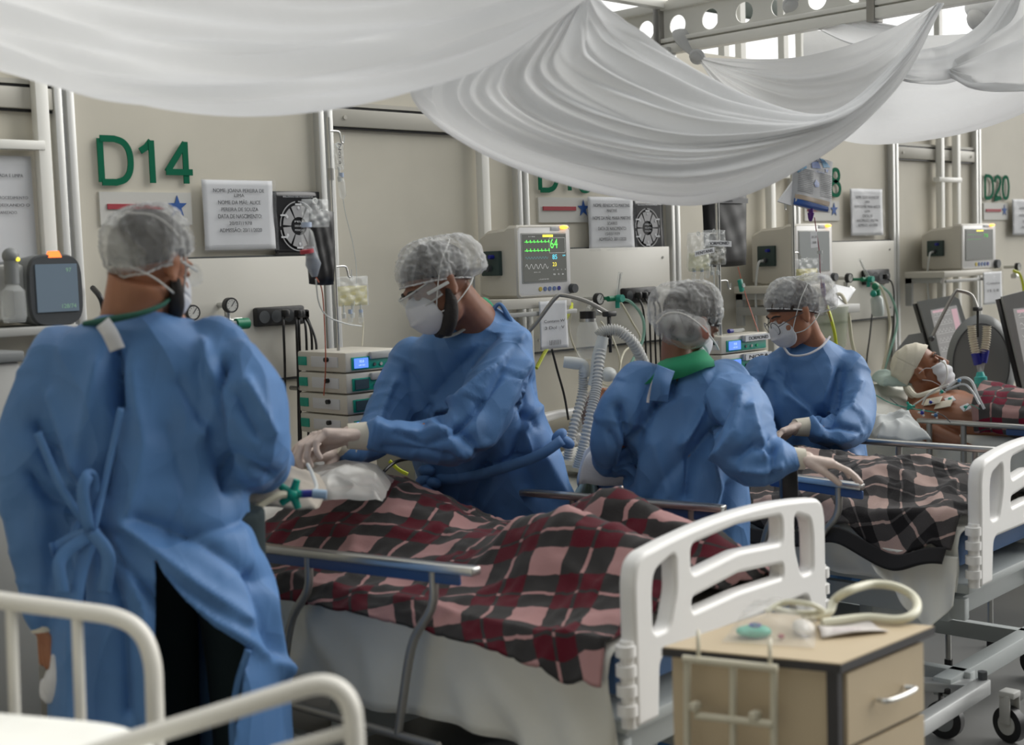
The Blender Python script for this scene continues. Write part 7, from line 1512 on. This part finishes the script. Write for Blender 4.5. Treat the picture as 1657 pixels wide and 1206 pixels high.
G = np.array([[LC(.074 * math.sin(a * 1.4), .030 + .090 * math.cos(a * 1.4) * (1 - .16 * abs(v)) + .003 * math.sin(v * 9), -.058 + .052 * v) for v in np.linspace(-1, 1, 20)] for a in np.linspace(-1, 1, 24)])
sg = obj('surgical_mask', MB().grid(G), MASKW, t, solid=.002, angle=180)
for q in (-1, 1):
    for z, e in ((-.012, .0), (-.10, -.03)): obj('ear_loop', MB().tube([LC(.072 * q, .046, z), LC(.080 * q, .02, z * .7 + .01), LC(.086 * q, -.012, -.005 + e)], .0016, 6, smooth=12), MASKW, sg)
for q in (-1, 1):
    obj('eyebrow', MB().tube([LC(.014 * q, .092, .030), LC(.034 * q, .086, .036), LC(.052 * q, .072, .030)], [.003, .0045, .002], 8, smooth=10), HAIR, t); obj('eyelashes', MB().tube([LC(.018 * q, .091, .006), LC(.031 * q, .092, .003), LC(.044 * q, .086, .006)], .0014, 6, smooth=10), HAIR, t)
def onchest(d, s_, l=.0): 
    h = .112 + .010 + l; return sh + dn * d + side * s_ + up_ * (h * math.sqrt(max(.05, 1 - (s_ / .225) ** 2)))
q0 = 1 if (side @ F0) < 0 else -1
for k_, (px, py) in enumerate(((1537, 647), (1561, 664), (1528, 672), (1510, 650))):
    # place each pad by marching along the pixel ray to the chest
    best = min(((abs(proj(onchest(d, s_)[None])[0][0] - px) + abs(proj(onchest(d, s_)[None])[1][0] - py)), d, s_) for d in np.linspace(0, .45, 46) for s_ in np.linspace(-.17, .17, 35)); d, s_ = best[1:]
    n_ = nrm(up_ * 1.0 + side * s_ * 4); e1 = nrm(np.cross(n_, dn + side)); e2 = np.cross(n_, e1); c_ = onchest(d, s_, .004)
    if k_ < 2: el = obj('electrode', MB().box(c_, (.042, .042, .004), X=e1, Y=e2, Zd=n_, bev=.001), MASKW, t); obj('snap', MB().ell(c_ + n_ * .004, (.009, .009, .005), X=e1, Y=e2, Zd=n_), TEAL, el)
    else: obj('dressing', MB().box(c_, (.085, .05, .004), X=nrm(dn + UPv * .3), Y=nrm(np.cross(n_, dn + UPv * .3)), Zd=n_, bev=.001), BANDAGE, t)
def wire(label, P, r, m_, name='patient_tube', cat='tube', grp='lines on the bandaged patient'): return tag(obj(name, MB().tube(P, r, 7, smooth=36), m_), label, cat, grp)
TW_ = mat('tube_white', (.70, .68, .64), .4)
wire('white tube from the nose of the bandaged patient over the mask', [atC(1522, 584, 5.60), atC(1530, 590, 5.58), atC(1533, 606, 5.56), atC(1526, 622, 5.56), atC(1505, 638, 5.58), atC(1478, 656, 5.6)], .004, TW_)
wire('second white tube crossing the shoulder of the bandaged patient', [atC(1535, 622, 5.5), atC(1512, 632, 5.54), atC(1500, 640, 5.54), atC(1492, 655, 5.56)], .004, TW_)
wire('clear tube arching from the mask of the bandaged patient to the rail', [atC(1532, 628, 5.5), atC(1555, 612, 5.5), atC(1572, 617, 5.45), atC(1582, 640, 5.4), atC(1593, 662, 5.38)], .0065, mat('tube_clear', (.7, .72, .74), .2, alpha=.6))
wire('clear tube below the arching one, by the teal filter', [atC(1530, 632, 5.5), atC(1558, 622, 5.48), atC(1572, 632, 5.44), atC(1585, 655, 5.4)], .005, mat('tube_clear', (0, 0, 0)))
wire('thin dark lead lying across the shoulder of the bandaged patient', [atC(1440, 645, 5.6), atC(1462, 660, 5.55), atC(1500, 664, 5.48), atC(1525, 672, 5.42), atC(1538, 684, 5.4)], .0022, DGREY)
wire('thin green lead lying across the pillow to the chest', [atC(1405, 632, 5.6), atC(1440, 652, 5.56), atC(1480, 662, 5.5), atC(1515, 668, 5.45)], .0022, TEAL)
wire('thin wire to the lower electrode', [atC(1561, 664, 5.42), atC(1570, 655, 5.42), atC(1585, 662, 5.4)], .0018, TEAL)
for k_, (x, y, m_, r0) in enumerate(((1472, 658, TEAL, .016), (1492, 668, NAVY, .012), (1506, 651, NAVY, .010), (1514, 672, mat('hub_blue', (.05, .14, .30)), .012), (1524, 634, TEAL, .011), (1552, 616, mat('hub_lightblue', (.15, .35, .60)), .011))):
    p = atC(x, y, 5.44 if k_ != 0 else 5.52); tt = thing('line_stopcock', ('green star-shaped stopcock on the shoulder', 'navy stopcock below the shoulder', 'navy stopcock on the upper chest', 'dull blue stopcock beside the dressing', 'green connector below the mask', 'light blue connector on the arching clear tube')[k_] + ' of the bandaged patient', 'connector', p, 'stopcocks on the bandaged patient')
    obj('hub', MB().ell(p, r0 * .8), m_, tt)
    for a in (0, 1, 2): obj('arm', MB().cyl(p, p + (RT * math.cos(a * 2.1 + k_) + UP * math.sin(a * 2.1 + k_)) * r0 * 1.5, r0 * .35), m_ if k_ == 0 else MILKY, tt)
wire('gauze collar tied around the neck of the bandaged patient', [atC(1470, 628, 5.68), atC(1482, 640, 5.62), atC(1502, 636, 5.6), atC(1520, 630, 5.62)], .012, BANDAGE, 'gauze_tie', 'gauze', None)
# pillow, towel, sheets of bed C
pc = atC(1440, 648, 5.85); V, Fc = soft_bag(pc - UPv * .03, .62, .40, .14, side, nrm(dn * .9 + up_ * -.25), n=28, wr=.006, seed=4)
tt = tag(obj('pillow', MB().add(V, Fc), SHEET, angle=180), 'white pillow under the bandaged head', 'pillow')
crumple('folded_towel', 'pale green striped towel bunched behind the bandaged head', atC(1452, 622, 5.85), (.20, .22), stripe_mat('towel_green', (.42, .52, .48), (.20, .36, .31), .016), 'towel', 4, h=.06, solid=.01)
crumple('striped_sheet', 'blue and white striped sheet below the shoulder of the bandaged patient', atC(1448, 706, 5.42), (.24, .30), stripe_mat('striped_linen', (0, 0, 0), (0, 0, 0), .02), 'sheet', 11, h=.09)
PC = np.array([(0, .03), (.3, .10), (.6, .12), (.8, .15), (1.0, .175), (1.3, .18)])
def HCf(u, v, fu, fv):
    z = .70 + float(np.interp(u, PC[:, 0], PC[:, 1])) * bump(v, vS, .27) + .03 * bump(fu, 1.0, .08); return z - max(0, -v) * 1.6 - max(0, v - BC.W) * 1.8
def ECf(u, v, fu, fv):
    if fu > .0: u = u + .10 * math.sin(3.1 * fv) * fu
    if v < 0: v *= .35
    return u, v
blanket(BC, 'maroon plaid blanket over the waist of the bandaged patient', .06, uS - .38, -.14, BC.W + .10, HCf, PL_C, 90, 80, ECf, wr=.012, seed=5, rot=.2)
# patient of bed B, hair net seen between the caregivers
hcB = at(984, 668, 5.35); t = thing('person', 'patient mostly hidden in the bed behind, reddish hair under a net', 'person', BB.p(1.5, .42, 0))
fB = nrm(UPv * .9 + R0 * .3); uB = nrm(-R0 * .5 + F0 * .8)
def bB(mb):
    head_shape(mb, hcB, fB, uB, hcB - uB * .17 - UPv * .01, 1.0); b0 = BB.p(1.50, .42, .735)
    mb.loft([[b0 - BB.a * d + BB.w * (w * math.cos(a)) + UPv * (h * math.sin(a)) for a in np.linspace(0, 2 * math.pi, 24, endpoint=False)] for d, w, h in ((-.03, .08, .05), (.03, .19, .06), (.2, .17, .06), (.6, .13, .05), (1.1, .10, .04))]); mb.tube([hcB - uB * .12, b0 - BB.a * .05], [.05, .06], 16)
body(t, [bB], SKIN, .008); hair(t, hcB, fB, uB, 1.0, m_=mat('reddish_hair', (.16, .06, .05), .7)); cap(t, hcB, fB, uB, 1.05, seed=21)
V, Fc = soft_bag(BB.p(1.74, .42, .73), .55, .36, .14, BB.w, BB.a, n=24, wr=.006, seed=6); tag(obj('pillow', MB().add(V, Fc), SHEET, angle=180), 'white pillow on the bed behind the bearded person', 'pillow')
# patient of bed A, under the plaid blanket
hcA = BA.p(1.74, .44, .86); t = thing('person', 'patient under the near plaid blanket, head hidden behind the nearest person', 'person', BA.p(1.0, .43, 0))
fA = nrm(UPv * .95 - BA.a * .3); uA = BA.a
def bA(mb):
    head_shape(mb, hcA, fA, uA, hcA - uA * .17 - UPv * .03, 1.0); b0 = hcA - uA * .2 - UPv * .06
    mb.loft([[b0 - BA.a * d + BA.w * (w * math.cos(a)) + UPv * (h * math.sin(a) - .03 - .06 * min(1, d * 2)) for a in np.linspace(0, 2 * math.pi, 24, endpoint=False)] for d, w, h in ((-.03, .08, .05), (.03, .18, .07), (.2, .17, .07), (.6, .13, .05), (1.0, .12, .04), (1.35, .10, .03))])
body(t, [bA], SKIN, .008); hair(t, hcA, fA, uA, 1.0)
V, Fc = soft_bag(BA.p(1.76, .43, .745), .58, .36, .14, BA.w, BA.a, n=24, wr=.006, seed=2); tag(obj('pillow', MB().add(V, Fc), SHEET, angle=180), 'white pillow at the head of the near bed', 'pillow')
FILM = mat('wrap_film', (.58, .57, .54), .30, alpha=.55, spec=.8)
crumple('plastic_wrap', 'translucent plastic sheet bunched over the chest of the near patient', at(545, 796, 3.95), (.30, .40), FILM, 'sheet', 8, n=56, h=.06, solid=0)
crumple('cover_sheet', 'pale sheet at the neck of the near patient below the gloved hands', at(455, 806, 3.72), (.24, .34), mat('sheet_taupe', (.40, .36, .31), .9), 'sheet', 9, h=.06)
crumple('cover_sheet', 'pale green sheet hanging at the near mattress beside the nearest gown', BA.p(1.30, -.09, .54), (.10, .25), SHEETG, 'sheet', 15, h=.09)
p = at(474, 800, 3.42); t = thing('line_stopcock', 'teal star-shaped connector lying on the near plaid blanket', 'connector', p)
obj('hub', MB().ell(p, (.020, .016, .016)), mat('hub_teal', (.0, .30, .22), .4), t)
for a in range(5): obj('arm', MB().tube([p, p + (R0 * math.cos(a * 1.256) + UPv * math.sin(a * 1.256)) * .038], [.012, .009], 10), mat('hub_teal', (0, 0, 0)), t)
obj('blue_ring', MB().cyl(p + R0 * .02, p + R0 * .05, .010), NAVY, t); obj('tip', MB().cyl(p + R0 * .05, p + R0 * .085 - UPv * .004, .012), mat('tip_blue', (.30, .42, .55), .3), t)
def lineA(label, P, r, m_): return tag(obj('patient_tube', MB().tube(P, r, 8, smooth=36), m_), label, 'tube', 'lines at the near patient')
lineA('cream twisted line from the teal connector towards the nearest person', [at(470, 800, 3.42), at(450, 802, 3.4), at(425, 815, 3.38), at(405, 832, 3.36)], .010, CREAMTUBE)
lineA('clear line rising from the teal connector', [at(500, 800, 3.45), at(512, 790, 3.5), at(506, 768, 3.6), at(498, 752, 3.7)], .005, MILKY)
lineA('orange lead curving over the near blanket behind the gloved hands', [at(560, 750, 4.3), at(600, 762, 4.3), at(622, 790, 4.2), at(640, 808, 4.2)], .0035, ORANGE)
lineA('black cable hanging in an arc under the sleeve of the bearded person', [at(664, 742, 4.75), at(640, 748, 4.75), at(620, 765, 4.7), at(610, 785, 4.7), at(612, 800, 4.6)], .006, BLACK)
lineA('yellow hose hanging under the sleeve of the bearded person', [at(630, 746, 4.85), at(645, 760, 4.85), at(660, 768, 4.85)], .007, YELLOW)
tag(obj('equipment_case', MB().box(at(660, 770, 5.0), (.12, .22, .36), bev=.01), mat('case_beige', (.36, .35, .30), .5)), 'beige equipment case behind the bearded person at the bed', 'case')
crumple('crumpled_gauze', 'crumpled white cloth between the bearded person and the green collared one', at(975, 788, 4.45), (.16, .16), MASKW, 'cloth', 17, h=.12)
tag(obj('hanging_cloth', MB().grid(np.array([[at(958 + 14 * u + 30 * v * u, 770 + 60 * v, 4.62 - .05 * math.sin(7 * u)) for v in np.linspace(0, 1, 16)] for u in np.linspace(-1, 2, 24)])), SHEETG, solid=.003, angle=180), 'pale cloth hanging from the bed edge left of the green collared person', 'cloth')
p = at(1276, 782, 4.12); tag(obj('black_pouch', MB().box(p, (.05, .05, .10), X=R0, Y=F0, bev=.008), BLACK), 'small black pouch hanging below the gloved hand on the rail', 'pouch')
